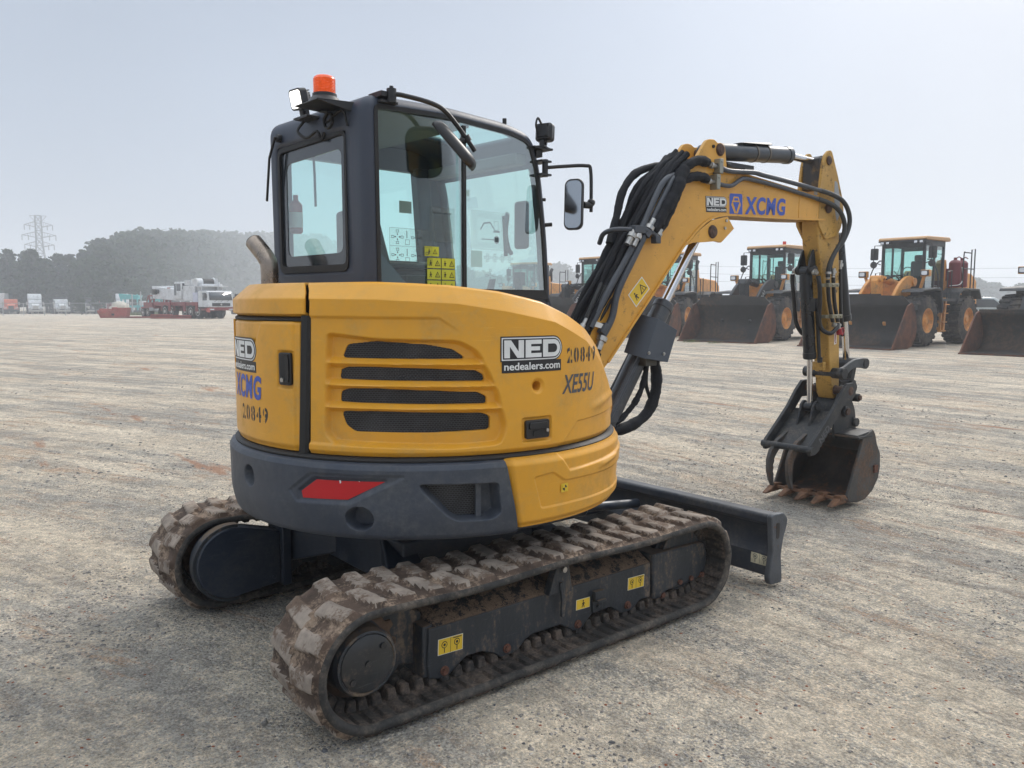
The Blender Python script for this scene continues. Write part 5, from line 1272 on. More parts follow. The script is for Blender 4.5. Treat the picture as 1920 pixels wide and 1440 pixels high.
for y in (-.295,-.15,-.005,.14,.285):
    m = MB(MBM)
    m.hexa([(3.44,y-.020,.010),(3.56,y-.029,.020),(3.56,y+.029,.020),(3.44,y+.020,.010)],[(3.445,y-.020,.020),(3.545,y-.029,.066),(3.545,y+.029,.066),(3.445,y+.020,.020)])
    m.hexa([(3.55,y-.030,.02),(3.66,y-.024,.02),(3.66,y+.024,.02),(3.55,y+.030,.02)],[(3.55,y-.030,.088),(3.66,y-.024,.075),(3.66,y+.024,.075),(3.55,y+.030,.088)])
    m.build('tooth', TOOTH, bucket, bevel=.006)
m = MB(MBM); m.box(3.76,3.97,-.33,.33,.505,.525); m.hexa([(3.76,-.325,.50),(3.98,-.325,.50),(3.98,-.10,.50),(3.76,-.10,.50)],[(3.76,-.32,.535),(3.99,-.32,.56),(3.99,-.10,.56),(3.76,-.10,.535)]); m.build('bucket_top_beam', ARMB, bucket, bevel=.004)
m = MB(MBM); m.box(4.0,4.05,-.345,-.328,.215,.275); m.build('wear_block', RSTB, bucket)
for y in (-.14,.09):
    m = MB(MBM); m.prism(roundpoly([(3.74,.49),(3.72,.62),(3.74,.76),(3.82,.92),(3.90,.90),(4.03,.70),(4.06,.55),(4.03,.49)],.03,3), y, y+.022); m.build('bucket_ear', ARMB, bucket, bevel=.003)
m = MB(MBM); m.prism(roundpoly([(3.76,.60),(3.77,.74),(3.84,.84),(3.93,.82),(4.05,.66),(4.06,.56),(3.9,.54)],.04,3), -.095, .07); m.cyl((3.86,-.17,.70),(3.86,.15,.70),.042,n=20); m.cyl((4.02,-.17,.60),(4.02,.15,.60),.036,n=20); m.cyl((4.03,-.17,.80),(4.03,.15,.80),.034,n=18)
m.hexa([(4.0,-.11,.82),(4.08,-.11,.80),(4.08,.09,.80),(4.0,.09,.82)],[(4.04,-.10,.95),(4.10,-.10,.93),(4.10,.08,.93),(4.04,.08,.95)])
cp = m.build('quick_coupler', ARMB, EX, bevel=.005)
for y in (-.172,.152):
    for x, z, r in ((3.86,.70,.030),(4.03,.80,.022)):
        m = MB(MBM); m.cyl((x,y,z),(x,y-.012 if y < 0 else y+.012,z),r,n=6); m.build('pin_nut', PIN, cp)
# tipping links
for y in (-.155,.125):
    m = MB(MBM)
    pts = [(3.715,1.005),(3.76,.975),(3.82,.975),(3.87,1.02),(3.93,1.045),(4.05,1.045),(4.135,1.025),(4.165,1.065),(4.15,1.115),(4.08,1.12),(3.95,1.115),(3.86,1.085),(3.80,1.06),(3.74,1.055)]
    m.prism(roundpoly(pts,.02,2), y-.014, y+.014); lk = m.build('tipping_link', mat('scuffed_grey_steel',(.055,.062,.068),.5,.1,var=.15,vscale=10,bump=.4,dirt=(.1,.09,.08),damt=.25), EX, bevel=.005)
m = MB(MBM); m.cyl((3.77,-.19,1.01),(3.77,.16,1.01),.042,n=22); m.build('link_pin', ARMB, EX); m = MB(MBM); m.cyl((4.115,-.175,1.075),(4.115,.145,1.075),.040,n=22); m.build('link_pin', ARMB, EX)
m = MB(MBM); m.hexa([(4.0,-.08,.80),(4.07,-.08,.80),(4.07,.06,.80),(4.0,.06,.80)],[(4.08,-.08,1.08),(4.15,-.08,1.08),(4.15,.06,1.08),(4.08,.06,1.08)]); m.build('bucket_link', ARMB, EX, bevel=.01)

# ---------------- thumb
thm = [(3.27,.415),(3.245,.455),(3.275,.50),(3.33,.545),(3.55,.735),(3.66,.86),(3.745,.935),(3.83,.94),(3.875,.90),(3.87,.845),(3.82,.80),(3.74,.80),(3.66,.72)]+[(3.66-.30*k/18+(.010 if k % 2 else 0), .72-.285*k/18-(.004 if k % 2 else -.004)) for k in range(1,18)]+[(3.33,.42)]
TH_ = []
for y in (-.215,.175):
    m = MB(MBM); m.prism(thm, y-.014, y+.014); TH_.append(m)
m = TH_[0]; m.v += TH_[1].v[:]; off = len(TH_[0].v)-len(TH_[1].v); m.f += [[i+off for i in f] for f in TH_[1].f]; m.m += TH_[1].m
m.hexa([(3.32,-.20,.435),(3.66,-.20,.705),(3.66,.16,.705),(3.32,.16,.435)],[(3.31,-.20,.447),(3.65,-.20,.717),(3.65,.16,.717),(3.31,.16,.447)])
thumb = m.build('thumb', ARMB, EX, bevel=.004)
m = MB(MBM); m.cyl((3.275,-.245,.46),(3.275,.20,.46),.026,n=18); m.build('thumb_cross_tube', ARMB, thumb)
m = MB(MBM); m.cyl((3.600,-.075,.745),(3.600,.075,.745),.030,n=20)
for y in (-.062,.044): m.prism(roundpoly([(3.50,.59),(3.56,.77),(3.60,.80),(3.645,.77),(3.65,.71)],.02,3), y, y+.018)
m.build('thumb_clevis', ARMB, thumb, bevel=.003)
for y in (-.075,.095):
    m = MB(MBM); o_t = [(3.31,.50),(3.275,.47),(3.225,.42),(3.195,.35),(3.20,.26),(3.225,.19),(3.262,.135),(3.272,.145),(3.262,.20),(3.265,.235),(3.252,.25),(3.262,.285),(3.252,.30),(3.270,.335),(3.264,.35),(3.295,.39),(3.34,.43),(3.40,.50),(3.44,.555),(3.38,.53)]
    m.prism(o_t, y-.016, y+.016); m.build('thumb_tine', BKT, thumb, bevel=.004)
decal('cast_lettering', Spl(3.40,.497,-.2295,MBM,rot=R_(41.5)), [T('NED', 0, 0, .16, .052, 0, .0015, .03)], [mat('dull_raised_steel',(.085,.09,.095),.5)], thumb)
pin(3.80,.875,-.235,.195,.036,thumb)
# ================================================================== GROUND, GRAVEL, HAZE
def gz(x, y):
    """yard is flat, the ground falls away a little past 95 m"""
    d = np.hypot(x+2.3, y+3.4); return -.55*sm(95, 165, d)
def stretch_axis(a, fine, n1, coarse, n2, ratio):
    pass
def axis(c, half, step, far):
    v = list(np.arange(c-half, c+half+1e-6, step)); s = step; x = v[-1]
    while x < far: s *= 1.12; x += s; v.append(x)
    s = step; x = v[0]
    while x > -far: s *= 1.12; x -= s; v.insert(0, x)
    return np.array(v)
ax_ = axis(1.6, 6.2, .030, 1500); ay_ = axis(.2, 6.2, .030, 1500)
GX, GY = np.meshgrid(ax_, ay_, indexing='ij')
near = 1-sm(7, 16, np.hypot(GX-1.5, GY))
GZ = gz(GX, GY)
hn = .012*fbm(GX*2.2+GY*.3, GY*.8, 4, 21)+.013*fbm(GX*8, GY*4.5, 4, 5)+.006*fbm(GX*20, GY*14, 2, 8)
rut = .012*np.abs(vnoise((GX*.55+GY*.12)*3.1, GY*.18, 77))
ud = sdf(GX, GY, [(-1.1,-1.05),(1.3,-1.05),(1.3,1.05),(-1.1,1.05)])
rt = np.abs(np.sin((GX*.99+GY*.10)*7.5+1.2*vnoise(GX*.4,GY*.15,5)))*sm(.45,.75,.5+.5*vnoise((GX+.1*GY)*.9,GY*.07,31))*.018
hn = hn-rt*sm(1.25,1.6,np.abs(GX-.1)+0*GY)
GZ = GZ+(hn-.010)*near*(.25+.75*sm(.0,.3,ud))-.006+.03*vnoise(GX*.05, GY*.05, 3)*sm(8, 30, np.hypot(GX, GY))*(1-sm(60,90,np.hypot(GX,GY)))

A = np.stack([GX, GY, GZ], -1)
me = bpy.data.meshes.new('ground'); nv = GX.size; ni, nj = GX.shape
me.vertices.add(nv); me.vertices.foreach_set('co', A.reshape(-1))
I, J = np.meshgrid(np.arange(ni-1), np.arange(nj-1), indexing='ij'); q = np.stack([I*nj+J, (I+1)*nj+J, (I+1)*nj+J+1, I*nj+J+1], -1).reshape(-1, 4)
me.loops.add(q.size); me.loops.foreach_set('vertex_index', q.reshape(-1).astype(np.int32))
me.polygons.add(len(q)); me.polygons.foreach_set('loop_start', np.arange(0, q.size, 4, dtype=np.int32)); me.polygons.foreach_set('use_smooth', np.ones(len(q), bool))
me.update(); me.validate()
ground = bpy.data.objects.new('ground', me); C.objects.link(ground); tag(ground, kind='structure')

gmt = bpy.data.materials.new('gravel_yard'); gmt.use_nodes = True; nt = gmt.node_tree; L = nt.links.new; b = nt.nodes['Principled BSDF']
tc = N(nt, 'ShaderNodeTexCoord'); co = tc.outputs['Object']
def mp_(rot, sc):
    r = N(nt, 'ShaderNodeMapping'); r.inputs['Rotation'].default_value = (0, 0, R_(rot)); L(co, r.inputs['Vector'])
    m = N(nt, 'ShaderNodeMapping'); m.inputs['Scale'].default_value = sc; L(r.outputs[0], m.inputs['Vector']); return m.outputs[0]
def noi(v, s, d=6., r=.65, dist=0.): n = N(nt, 'ShaderNodeTexNoise', Scale=s, Detail=d, Roughness=r, Distortion=dist); L(v, n.inputs['Vector']); return n.outputs['Fac']
def rm(v, a, c, lo=0., hi=1.):
    x = N(nt, 'ShaderNodeMapRange', interpolation_type='SMOOTHSTEP'); x.inputs['From Min'].default_value = a; x.inputs['From Max'].default_value = c; x.inputs['To Min'].default_value = lo; x.inputs['To Max'].default_value = hi; L(v, x.inputs['Value']); return x.outputs[0]
def mxc(f, a, c, t='MIX'):
    x = N(nt, 'ShaderNodeMixRGB', blend_type=t)
    if isinstance(f, float): x.inputs[0].default_value = f
    else: L(f, x.inputs[0])
    for s, k in ((x.inputs[1], a), (x.inputs[2], c)):
        if isinstance(k, tuple): s.default_value = (*k, 1)
        else: L(k, s)
    return x.outputs[0]
def mt_(op, a, c, d=None):
    x = N(nt, 'ShaderNodeMath', operation=op)
    for s, k in zip(x.inputs, (a, c, d)):
        if k is None: continue
        if isinstance(k, (int, float)): s.default_value = k
        else: L(k, s)
    return x.outputs[0]
# wheel streaks: two headings, each mostly in its own part of the yard
s1 = noi(mp_(-88, (.13, 1.0, 1)), 1.1, 7., .62, .35)     # across the front of the loaders
s2 = noi(mp_(-113, (.12, 1.0, 1)), 1.2, 7., .62, .45)      # swept round towards the left
sxy = N(nt, 'ShaderNodeSeparateXYZ'); L(co, sxy.inputs[0])
wm = rm(mt_('ADD', mt_('SUBTRACT', sxy.outputs['Y'], sxy.outputs['X']), mt_('MULTIPLY', noi(co, .12, 3.), 8.)), 0., 9.)
big = noi(co, .35, 5.)
st = mxc(wm, s1, s2)
t1_ = noi(mp_(-87, (.04, 1.0, 1)), 3.4, 5., .6, .35); t2_ = noi(mp_(-114, (.04, 1.0, 1)), 3.0, 5., .6, .35); st2 = mxc(wm, t1_, t2_)
dust = mxc(rm(big, .3, .7), (.58,.49,.375), (.74,.65,.52))
dust = mxc(rm(noi(mp_(-88, (.3,1,1)), .55, 4.), .52, .72, 0., .55), dust, (.56,.40,.26))
grav = mxc(rm(noi(co, 5., 5.), .35, .65), (.32,.295,.26), (.44,.41,.36))
fine = noi(co, 45., 6., .75)
gm_ = mt_('ADD', mt_('MULTIPLY', noi(co, 1.7, 8., .72), .36), mt_('ADD', mt_('MULTIPLY', st, .48), mt_('MULTIPLY', st2, .27)))
gm2 = mt_('ADD', gm_, mt_('MULTIPLY', mt_('SUBTRACT', fine, .5), .42))
c = mxc(rm(st2, .56, .64, 0., .6), dust, (.56,.43,.30))
c = mxc(rm(gm2, .530, .60), c, grav)
rag = mxc(wm, noi(mp_(-86, (.13,1,1)), 5.5, 9., .74, .7), noi(mp_(-113, (.13,1,1)), 5., 9., .74, .7))
c = mxc(rm(rag, .530, .585, 0., .7), c, mxc(rm(noi(co, .8, 3.), .45, .6), (.35,.31,.26), (.50,.32,.20)))
c = mxc(rm(rag, .475, .42, 0., .55), c, (.78,.69,.55))
c = mxc(1., c, mxc(rm(noi(co, 17., 6., .75), .40, .60), (.84,.835,.83), (1.24,1.23,1.22)), 'MULTIPLY')
c = mxc(1., c, mxc(rm(noi(co, 75., 4., .8), .35, .65), (.72,.715,.71), (1.22,1.21,1.2)), 'MULTIPLY')
# single stones
vo = N(nt, 'ShaderNodeTexVoronoi', Scale=62.); L(co, vo.inputs['Vector']); vo.inputs['Randomness'].default_value = 1.
vs_ = N(nt, 'ShaderNodeSeparateColor'); L(vo.outputs['Color'], vs_.inputs[0])
stone = mxc(rm(vs_.outputs[0], .2, .8), (.14,.138,.135), (.58,.55,.49))
vo2 = N(nt, 'ShaderNodeTexVoronoi', Scale=150.); L(co, vo2.inputs['Vector'])
vs2 = N(nt, 'ShaderNodeSeparateColor'); L(vo2.outputs['Color'], vs2.inputs[0])
near_s = rm(gm_, .42, .62)
f1 = mt_('MULTIPLY', rm(vs_.outputs[1], .55, .75), rm(vo.outputs['Distance'], .45, .30))
c = mxc(mt_('MULTIPLY', f1, rm(gm_, .45, .62, .2, .75)), c, stone)
c = mxc(mt_('MULTIPLY', rm(vs2.outputs[1], .5, .7), rm(gm_, .42, .6, .22, .6)), c, mxc(vs2.outputs[0], (.17,.165,.155), (.62,.59,.53)))
# red clay smears and brick crumbs
clay = rm(noi(mp_(-88, (.22,1,1)), 1.5, 6., .65), .61, .70, 0., .75)
c = mxc(clay, c, (.42,.21,.12))
c = mxc(mt_('MULTIPLY', rm(vs_.outputs[2], .982, .986), rm(vo.outputs['Distance'], .42, .36)), c, (.30,.10,.05))
c = mxc(rm(noi(co, .11, 3.), .3, .7, 0., .35), c, mxc(1., c, (.93,.95,.97), 'MULTIPLY'))
L(c, b.inputs['Base Color']); b.inputs['Roughness'].default_value = .93; b.inputs['Specular IOR Level'].default_value = .25
hgt = mt_('ADD', mt_('MULTIPLY', mt_('SUBTRACT', fine, mt_('MULTIPLY', rag, 2.4)), .5), mt_('ADD', mt_('MULTIPLY', mt_('SUBTRACT', 1., vo.outputs['Distance']), mt_('MULTIPLY', near_s, .8)), mt_('MULTIPLY', noi(co, 15., 6., .75), 2.2)))
bp = N(nt, 'ShaderNodeBump', Strength=1.0, Distance=.030); L(hgt, bp.inputs['Height']); L(bp.outputs[0], b.inputs['Normal'])
me.materials.append(gmt)

# loose stones (nobody could count them): one mesh of small irregular solids
ST = [mat('grey_stone', (.21,.198,.182), .85, var=.3, vscale=40), mat('pale_stone', (.46,.43,.38), .9, var=.25, vscale=40), mat('brick_crumb', (.26,.10,.055), .9, var=.3, vscale=40), mat('dark_stone', (.105,.107,.112), .8, var=.3, vscale=40)]
def stones(name, n, rmin, rmax, smin, smax, seed, half=52):
    rg = np.random.default_rng(seed)
    r = rmin+(rmax-rmin)*rg.random(n)**1.15; a = np.radians(50.7+(rg.random(n)*2-1)*half)
    X = -2.2575+r*np.cos(a); Y = -3.4319+r*np.sin(a)
    msk = fbm(X*1.3, Y*1.3, 4, 11)+.5*fbm(X*5, Y*5, 2, 4)
    keep = (rg.random(n) < .05+.95*sm(-.02, .28, msk)); X, Y, r = X[keep], Y[keep], r[keep]; n = len(X)
    s = smin+(smax-smin)*rg.random(n)**3.2
    ix = np.clip(np.searchsorted(ax_, X)-1, 0, len(ax_)-2); iy = np.clip(np.searchsorted(ay_, Y)-1, 0, len(ay_)-2)
    Z = np.maximum(np.maximum(GZ[ix, iy], GZ[ix+1, iy+1]), GZ[ix, iy+1])*.5+GZ[ix, iy]*.5
    base = np.array([(1,0,0),(0,1,0),(-1,0,0),(0,-1,0),(.0,0,.75),(.55,.55,.45),(-.5,.5,.5),(-.5,-.55,.4),(.55,-.5,.5)], float)
    fc = np.array([(0,5,3+5,0)], int)
    faces = [(0,1,5),(1,2,6),(2,3,7),(3,0,8),(5,1,6),(6,2,7),(7,3,8),(8,0,5),(5,6,4),(6,7,4),(7,8,4),(8,5,4)]
    V = base[None]*(1+.35*(rg.random((n, 9, 1))*2-1)); V = V+.15*(rg.random((n, 9, 3))*2-1)
    V = V*np.stack([np.ones(n), .5+.5*rg.random(n), .35+.45*rg.random(n)], -1)[:, None, :]
    t = rg.random(n)*6.283; c_, s_ = np.cos(t), np.sin(t)
    W = np.stack([V[..., 0]*c_[:, None]-V[..., 1]*s_[:, None], V[..., 0]*s_[:, None]+V[..., 1]*c_[:, None], V[..., 2]], -1)*s[:, None, None]
    W = W+np.stack([X, Y, Z-s*.10], -1)[:, None, :]
    F_ = (np.array(faces)[None]+np.arange(n)[:, None, None]*9).reshape(-1, 3)
    me = bpy.data.meshes.new(name); me.vertices.add(n*9); me.vertices.foreach_set('co', W.reshape(-1)); me.loops.add(F_.size); me.loops.foreach_set('vertex_index', F_.reshape(-1).astype(np.int32))
    me.polygons.add(len(F_)); me.polygons.foreach_set('loop_start', np.arange(0, F_.size, 3, dtype=np.int32))
    mi = rg.choice(4, n, p=[.60,.31,.008,.082]); mi = np.where((s > .6*smax) & (mi == 1), 0, mi)
    me.polygons.foreach_set('material_index', np.repeat(mi, len(faces)).astype(np.int32)); me.update()
    for k in ST: me.materials.append(k)
    o = bpy.data.objects.new(name, me); C.objects.link(o); tag(o, 'loose grey and pale gravel strewn over the dusty yard', 'gravel', kind='stuff'); return o
stones('gravel', 130000, 1.0, 8.0, .0020, .011, 1)
stones('gravel', 5000, 1.2, 7.0, .006, .019, 2)
stones('gravel', 20000, 8.0, 22.0, .006, .024, 3, 45)

# grass clumps at the foot of the loaders' row and along the fence
def grass(name, cx, cy_, rx, ry, n, h, lab, col=(.12,.15,.05)):
    rg = np.random.default_rng(n); m = MB()
    for k in range(n):
        a = rg.random()*6.28; r = math.sqrt(rg.random()); x = cx+rx*r*math.cos(a); y = cy_+ry*r*math.sin(a); z = float(gz(x, y)); t = rg.random()*6.28; hh = h*(.4+.6*rg.random()); w_ = hh*.06
        dx, dy = math.cos(t), math.sin(t); lx, ly = (rg.random()-.5)*hh*.8, (rg.random()-.5)*hh*.8
        m.add([(x-dx*w_,y-dy*w_,z),(x+dx*w_,y+dy*w_,z),(x+lx*.4+dx*w_*.7,y+ly*.4+dy*w_*.7,z+hh*.6),(x+lx,y+ly,z+hh)],[(0,1,2),(0,2,3)])
    o = m.build(name, mat('grass_blades_%g' % col[0], col, .8, var=.35, vscale=1.5), None, fix=False); tag(o, lab, 'grass', kind='stuff'); return o
grass('grass', 23.6, 16.9, .5, .25, 120, .14, 'small tuft of grass in front of the loader buckets')
grass('grass', 23.5, 15.7, .4, .2, 90, .12, 'small tuft of grass in front of the loader buckets')
grass('grass', 31.5, 124, 4.5, 4, 3000, .55, 'strip of rough grass beside the crane and fence', (.13,.16,.06))

# fog: one closed volume of even density round yard, trees and camera
m = MB(); m.box(-1400, 1400, -1400, 1400, -4, 62); hz = m.build('haze', bpy.data.materials.new('fog')); tag(hz, kind='stuff', label='thin grey morning fog over the yard', cat='fog')
hm = hz.data.materials[0]; hm.use_nodes = True; nt = hm.node_tree; nt.nodes.clear()
o = N(nt, 'ShaderNodeOutputMaterial'); v = N(nt, 'ShaderNodeVolumePrincipled'); v.inputs['Color'].default_value = (.885,.93,.985,1); v.inputs['Density'].default_value = .0020; v.inputs['Anisotropy'].default_value = .25
nt.links.new(v.outputs[0], o.inputs['Volume'])
# ================================================================== WHEEL LOADERS
LOR = mat('loader_orange_paint', (.74,.32,.065), .42, var=.08, vscale=1.2, bump=.1, dirt=(.25,.17,.11), damt=.22, dscale=2.5, dsoft=.2)
LBL = mat('loader_black_paint', (.022,.025,.030), .45, var=.15, vscale=1.5, dirt=(.10,.09,.08), damt=.2, dscale=2, dsoft=.2)
LBK = mat('loader_bucket_steel', (.022,.019,.018), .65, .1, var=.3, vscale=1.2, bump=.8, bscale=14, dirt=(.085,.055,.038), damt=.32, dscale=.9, dsoft=.12)
LBR = mat('rusty_bucket_side', (.14,.052,.026), .75, .1, var=.3, vscale=2, bump=.6, bscale=20, dirt=(.05,.04,.038), damt=.35, dscale=1.4)
LTY = mat('loader_tyre', (.042,.040,.040), .85, var=.3, vscale=3, bump=.6, bscale=30, dirt=(.13,.105,.085), damt=.35, dscale=3)
LRF = mat('loader_roof_paint', (.60,.36,.18), .5, var=.06)
LGL = glass('loader_glass', (.62,.86,.82), .07)
LMP = mat('headlamp_glass', (.75,.77,.8), .15, .6)
MAR = mat('maroon_tank_paint', (.17,.012,.022), .4, var=.08)
def tyre(parent, x, y, R=.93, W=.70, rim=LOR, z=None, lug=22, s=1):
    z = R if z is None else z
    e = empty('wheel', (0,0,0)); e.parent = parent
    m = MB(); h = W/2
    m.lathe((x,y-h,z),(0,1,0),[(0,R*.48),(-.0,R*.55),(-.02,R*.75),(.03,R*.90),(.08,R*.945),(W-.08,R*.945),(W-.03,R*.90),(W+.02,R*.75),(W,R*.55),(W,R*.48)],n=40,cap=False)
    for k in range(lug):
        for sd in (-1, 1):
            a = 2*math.pi*(k+(.5 if sd > 0 else 0))/lug; da = 2*math.pi/lug*.30
            def q(aa, rr, yy): return (x+rr*math.cos(aa), y+yy, z+rr*math.sin(aa))
            y0, y1 = (.02*sd, h*.98*sd)
            m.hexa([q(a-da,R*.93,y0),q(a+da,R*.93,y0),q(a+da*1.0+.06,R*.90,y1),q(a-da*1.0+.06,R*.90,y1)],[q(a-da*.7,R*1.0,y0),q(a+da*.7,R*1.0,y0),q(a+da*.7+.06,R*.965,y1),q(a-da*.7+.06,R*.965,y1)])
    m.build('tyre', LTY, e, sharp=30)
    m = MB()
    for sd in (-1, 1):
        m.lathe((x,y+sd*(h-.02),z),(0,-sd,0),[(0,R*.49),(-.015,R*.50),(-.015,R*.46),(.03,R*.44),(.10,R*.40),(.11,R*.24),(.07,R*.22),(.06,R*.12),(.02,R*.10),(.02,0)],n=32,cap=False)
    m.build('rim', rim, e, sharp=30)
    return e
def loader(armm, lettering, tanks=False, exhaust=False, bw=1.68, bh=1.0, spill=True):
    t = empty('wheel_loader')
    # bucket
    prof = [(3.02,.03),(2.5,.02),(1.95,.03),(1.62,.12),(1.42,.36),(1.35,.7),(1.42,1.05),(1.58,1.38),(1.72,1.52)]
    m = MB(); P = np.array([[(x,-bw+2*bw*j/12,z*bh) for j in range(13)] for x, z in prof]); m.grid(P)
    tp = [(-bw,1.51),(-bw,1.62),(-.4,1.62),(.4,1.62),(bw,1.62),(bw,1.51)] if not spill else [(-bw,1.51),(-bw+.30,1.80),(-.62,1.82),(-.60,1.87),(.60,1.87),(.62,1.82),(bw-.30,1.80),(bw,1.51)]
    m.prism([(a,b*bh) for a,b in tp], 1.71, 1.75, ax=0)
    bk = m.build('bucket', LBK, t, sharp=35, solid=.03)
    for s in (-1, 1):
        m = MB(); m.prism([(3.02,.02),(1.95,.01),(1.60,.10),(1.38,.36),(1.31,.7),(1.38,1.06),(1.55,1.42),(1.74,1.56*1),(1.98,1.50)][0:0] or [(a,b*bh) for a,b in [(3.02,.02),(1.95,.01),(1.60,.10),(1.38,.36),(1.31,.7),(1.38,1.06),(1.55,1.42),(1.72,1.56),(2.0,1.46)]], s*bw-.025, s*bw+.025); m.build('bucket_side', LBR, bk)
    m = MB(); m.box(2.82,3.10,-bw-.02,bw+.02,.0,.045)
    for k in range(9): m.cyl((2.93,-bw+.3+k*(2*bw-.6)/8,.04),(2.93,-bw+.3+k*(2*bw-.6)/8,.06),.035,n=8)
    m.build('cutting_edge', LBR, bk)
    # arms
    arm = catmull([(-.75,2.34,0),(-.45,2.52,0),(0,2.48,0),(.5,2.20,0),(1.0,1.66,0),(1.45,.85,0)], 4); arb = catmull([(1.25,.55,0),(.95,.95,0),(.55,1.55,0),(.1,1.95,0),(-.35,2.12,0),(-.75,2.16,0)], 4)
    for s in (-1, 1):
        m = MB(); m.prism([(p.x,p.y) for p in arm]+[(p.x,p.y) for p in arb], s*.62-.06, s*.62+.06); a = m.build('lift_arm', armm, t, bevel=.02)
        if lettering and s > 0:
            decal('maker_lettering', lambda u, v, h: Vector((1.12-u*.66+v*.62, .682+h, 1.02+u*.74+v*.60)), [T('HYUNDAI', .0, 0, 1.25, .24, 0, .003, .03, 0, 1.0)], [WHT], a)
        m = MB(); m.cyl((-.55,s*.62-.12,2.32),(-.55,s*.62+.12,2.32),.14,n=20); m.cyl((1.22,s*.62-.1,.72),(1.22,s*.62+.1,.72),.12,n=16); m.build('arm_pin', armm, a)
        m = MB(); m.cyl((-.75,s*.62,1.15),(.2,s*.62,1.55),.09,n=16); m.cyl((.2,s*.62,1.55),(.75,s*.62,1.75),.05,n=12); m.build('lift_cylinder', armm, t)
        m = MB(); m.box(-1.05,.45,s*.98-.30,s*.98+.55*s if s > 0 else s*.98+.30,2.02,2.06) if False else m.prism([(.55,1.93),(.45,2.03),(-.55,2.10),(-.95,2.05),(-1.15,1.5),(-1.12,1.2),(-1.06,1.2),(-1.06,1.5),(-.88,1.98),(-.55,2.03),(.43,1.96)], min(s*.74,s*1.52), max(s*.74,s*1.52)); m.build('front_fender', LBL, t, bevel=.02)
        m = MB(); m.hexa([(-.55,s*.95-.05,2.08),(-.45,s*.95-.05,2.08),(-.45,s*.95+.05,2.08),(-.55,s*.95+.05,2.08)],[(-.50,s*1.12-.05,2.62),(-.40,s*1.12-.05,2.62),(-.40,s*1.12+.05,2.62),(-.50,s*1.12+.05,2.62)]); m.box(-.52,-.34,s*1.15-.16,s*1.15+.16,2.50,2.74)
        hs = m.build('headlight_bracket', LOR, t, bevel=.02)
        m = MB(); m.box(-.36,-.30,s*1.15-.14,s*1.15+.14,2.53,2.72); hh = m.build('headlight', LBL, hs, bevel=.01); m = MB(); m.prism(rrect(s*1.15-.10,s*1.15+.10,2.555,2.695,.04,3),-.30,-.292,ax=0); m.build('lamp_lens', LMP, hh)
    m = MB(); m.box(-1.0,.75,-.44,.44,.55,1.75); m.box(-.9,-.2,-.44,.44,1.7,2.35); m.box(.3,.9,-.44,.44,.9,1.3); m.build('front_frame', LOR, t, bevel=.04)
    m = MB(); m.prism([(.55,1.15),(.72,1.1),(.98,1.75),(1.05,2.35),(.92,2.52),(.75,2.5),(.62,2.3),(.58,1.7)], -.13, .13); m.prism([(1.0,1.15),(1.27,.98),(1.30,1.10),(1.0,1.32)],-.10,.10); m.build('bellcrank', armm, t, bevel=.03)
    m = MB(); m.cyl((-.55,0,2.28),(.45,0,2.42),.125,n=20); m.cyl((.45,0,2.42),(.88,0,2.42),.06,n=14); m.cyl((.86,-.2,2.42),(.86,.2,2.42),.12,n=18); m.build('tilt_cylinder', armm, t)
    m = MB()
    for y in (-.25,-.1,.1,.25): m.tube([(-.75,y,2.35),(-.3,y*1.2,2.55),(.15,y,2.50),(.5,y*.7,2.4)],.028,n=6,smooth=4)
    m.build('hydraulic_hose', RUB, t)
    # chassis
    m = MB(); m.box(-5.4,-1.2,-.45,.45,.6,1.5); m.box(-3.8,-3.0,-1.0,1.0,.75,1.1); m.box(-.4,.4,-1.0,1.0,.75,1.1); m.build('chassis', LBL, t, bevel=.03)
    for x in (0,-3.45):
        for s in (-1, 1): tyre(t, x, s*1.14)
    # cab
    m = MB(); m.box(-2.72,-1.08,-.80,.80,1.50,2.02); 
    for x in (-1.12,-2.68):
        for s in (-1, 1): m.box(x-.05,x+.05,s*.76-.05,s*.76+.05,2.0,3.86)
    for s in (-1, 1): m.box(-1.95,-1.85,s*.78-.03,s*.78+.03,2.0,3.86); m.box(-2.7,-1.1,s*.78-.03,s*.78+.03,3.66,3.88)
    m.box(-1.16,-1.08,-.78,.78,3.60,3.88); m.box(-2.72,-2.64,-.78,.78,3.55,3.88); m.box(-1.14,-1.08,-.78,.78,2.0,2.12); m.box(-2.72,-2.64,-.78,.78,2.0,2.4)
    cb = m.build('cab', LBL, t, bevel=.015)
    m = MB(); m.prism([(-2.95,3.86),(-.98,3.86),(-.92,3.91),(-1.0,3.99),(-2.85,4.02),(-2.98,3.95)], -.90, .90); m.build('cab_roof', LRF, cb, bevel=.03)
    m = MB(); m.box(-1.0,-.93,-.88,.88,3.82,3.87); m.build('roof_visor', LBL, cb)
    for y in (-.72,-.52,.52,.72):
        m = MB(); m.box(-.98,-.90,y-.07,y+.07,3.74,3.85); rl = m.build('roof_light', LBL, cb); m = MB(); m.box(-.90,-.895,y-.055,y+.055,3.755,3.835); m.build('lamp_lens', LMP, rl)
    for nm, q in (('windscreen',[(-1.09,-.76,2.1),(-1.09,.76,2.1),(-1.09,.76,3.62),(-1.09,-.76,3.62)]),('rear_window',[(-2.68,-.76,2.4),(-2.68,.76,2.4),(-2.68,.76,3.56),(-2.68,-.76,3.56)]),
                  ('side_window',[(-2.68,.77,2.02),(-1.12,.77,2.02),(-1.12,.77,3.68),(-2.68,.77,3.68)]),('side_window',[(-2.68,-.77,2.02),(-1.12,-.77,2.02),(-1.12,-.77,3.68),(-2.68,-.77,3.68)])):
        m = MB(); m.add(q, [(0,1,2,3)]); m.build(nm, LGL, cb, fix=False)
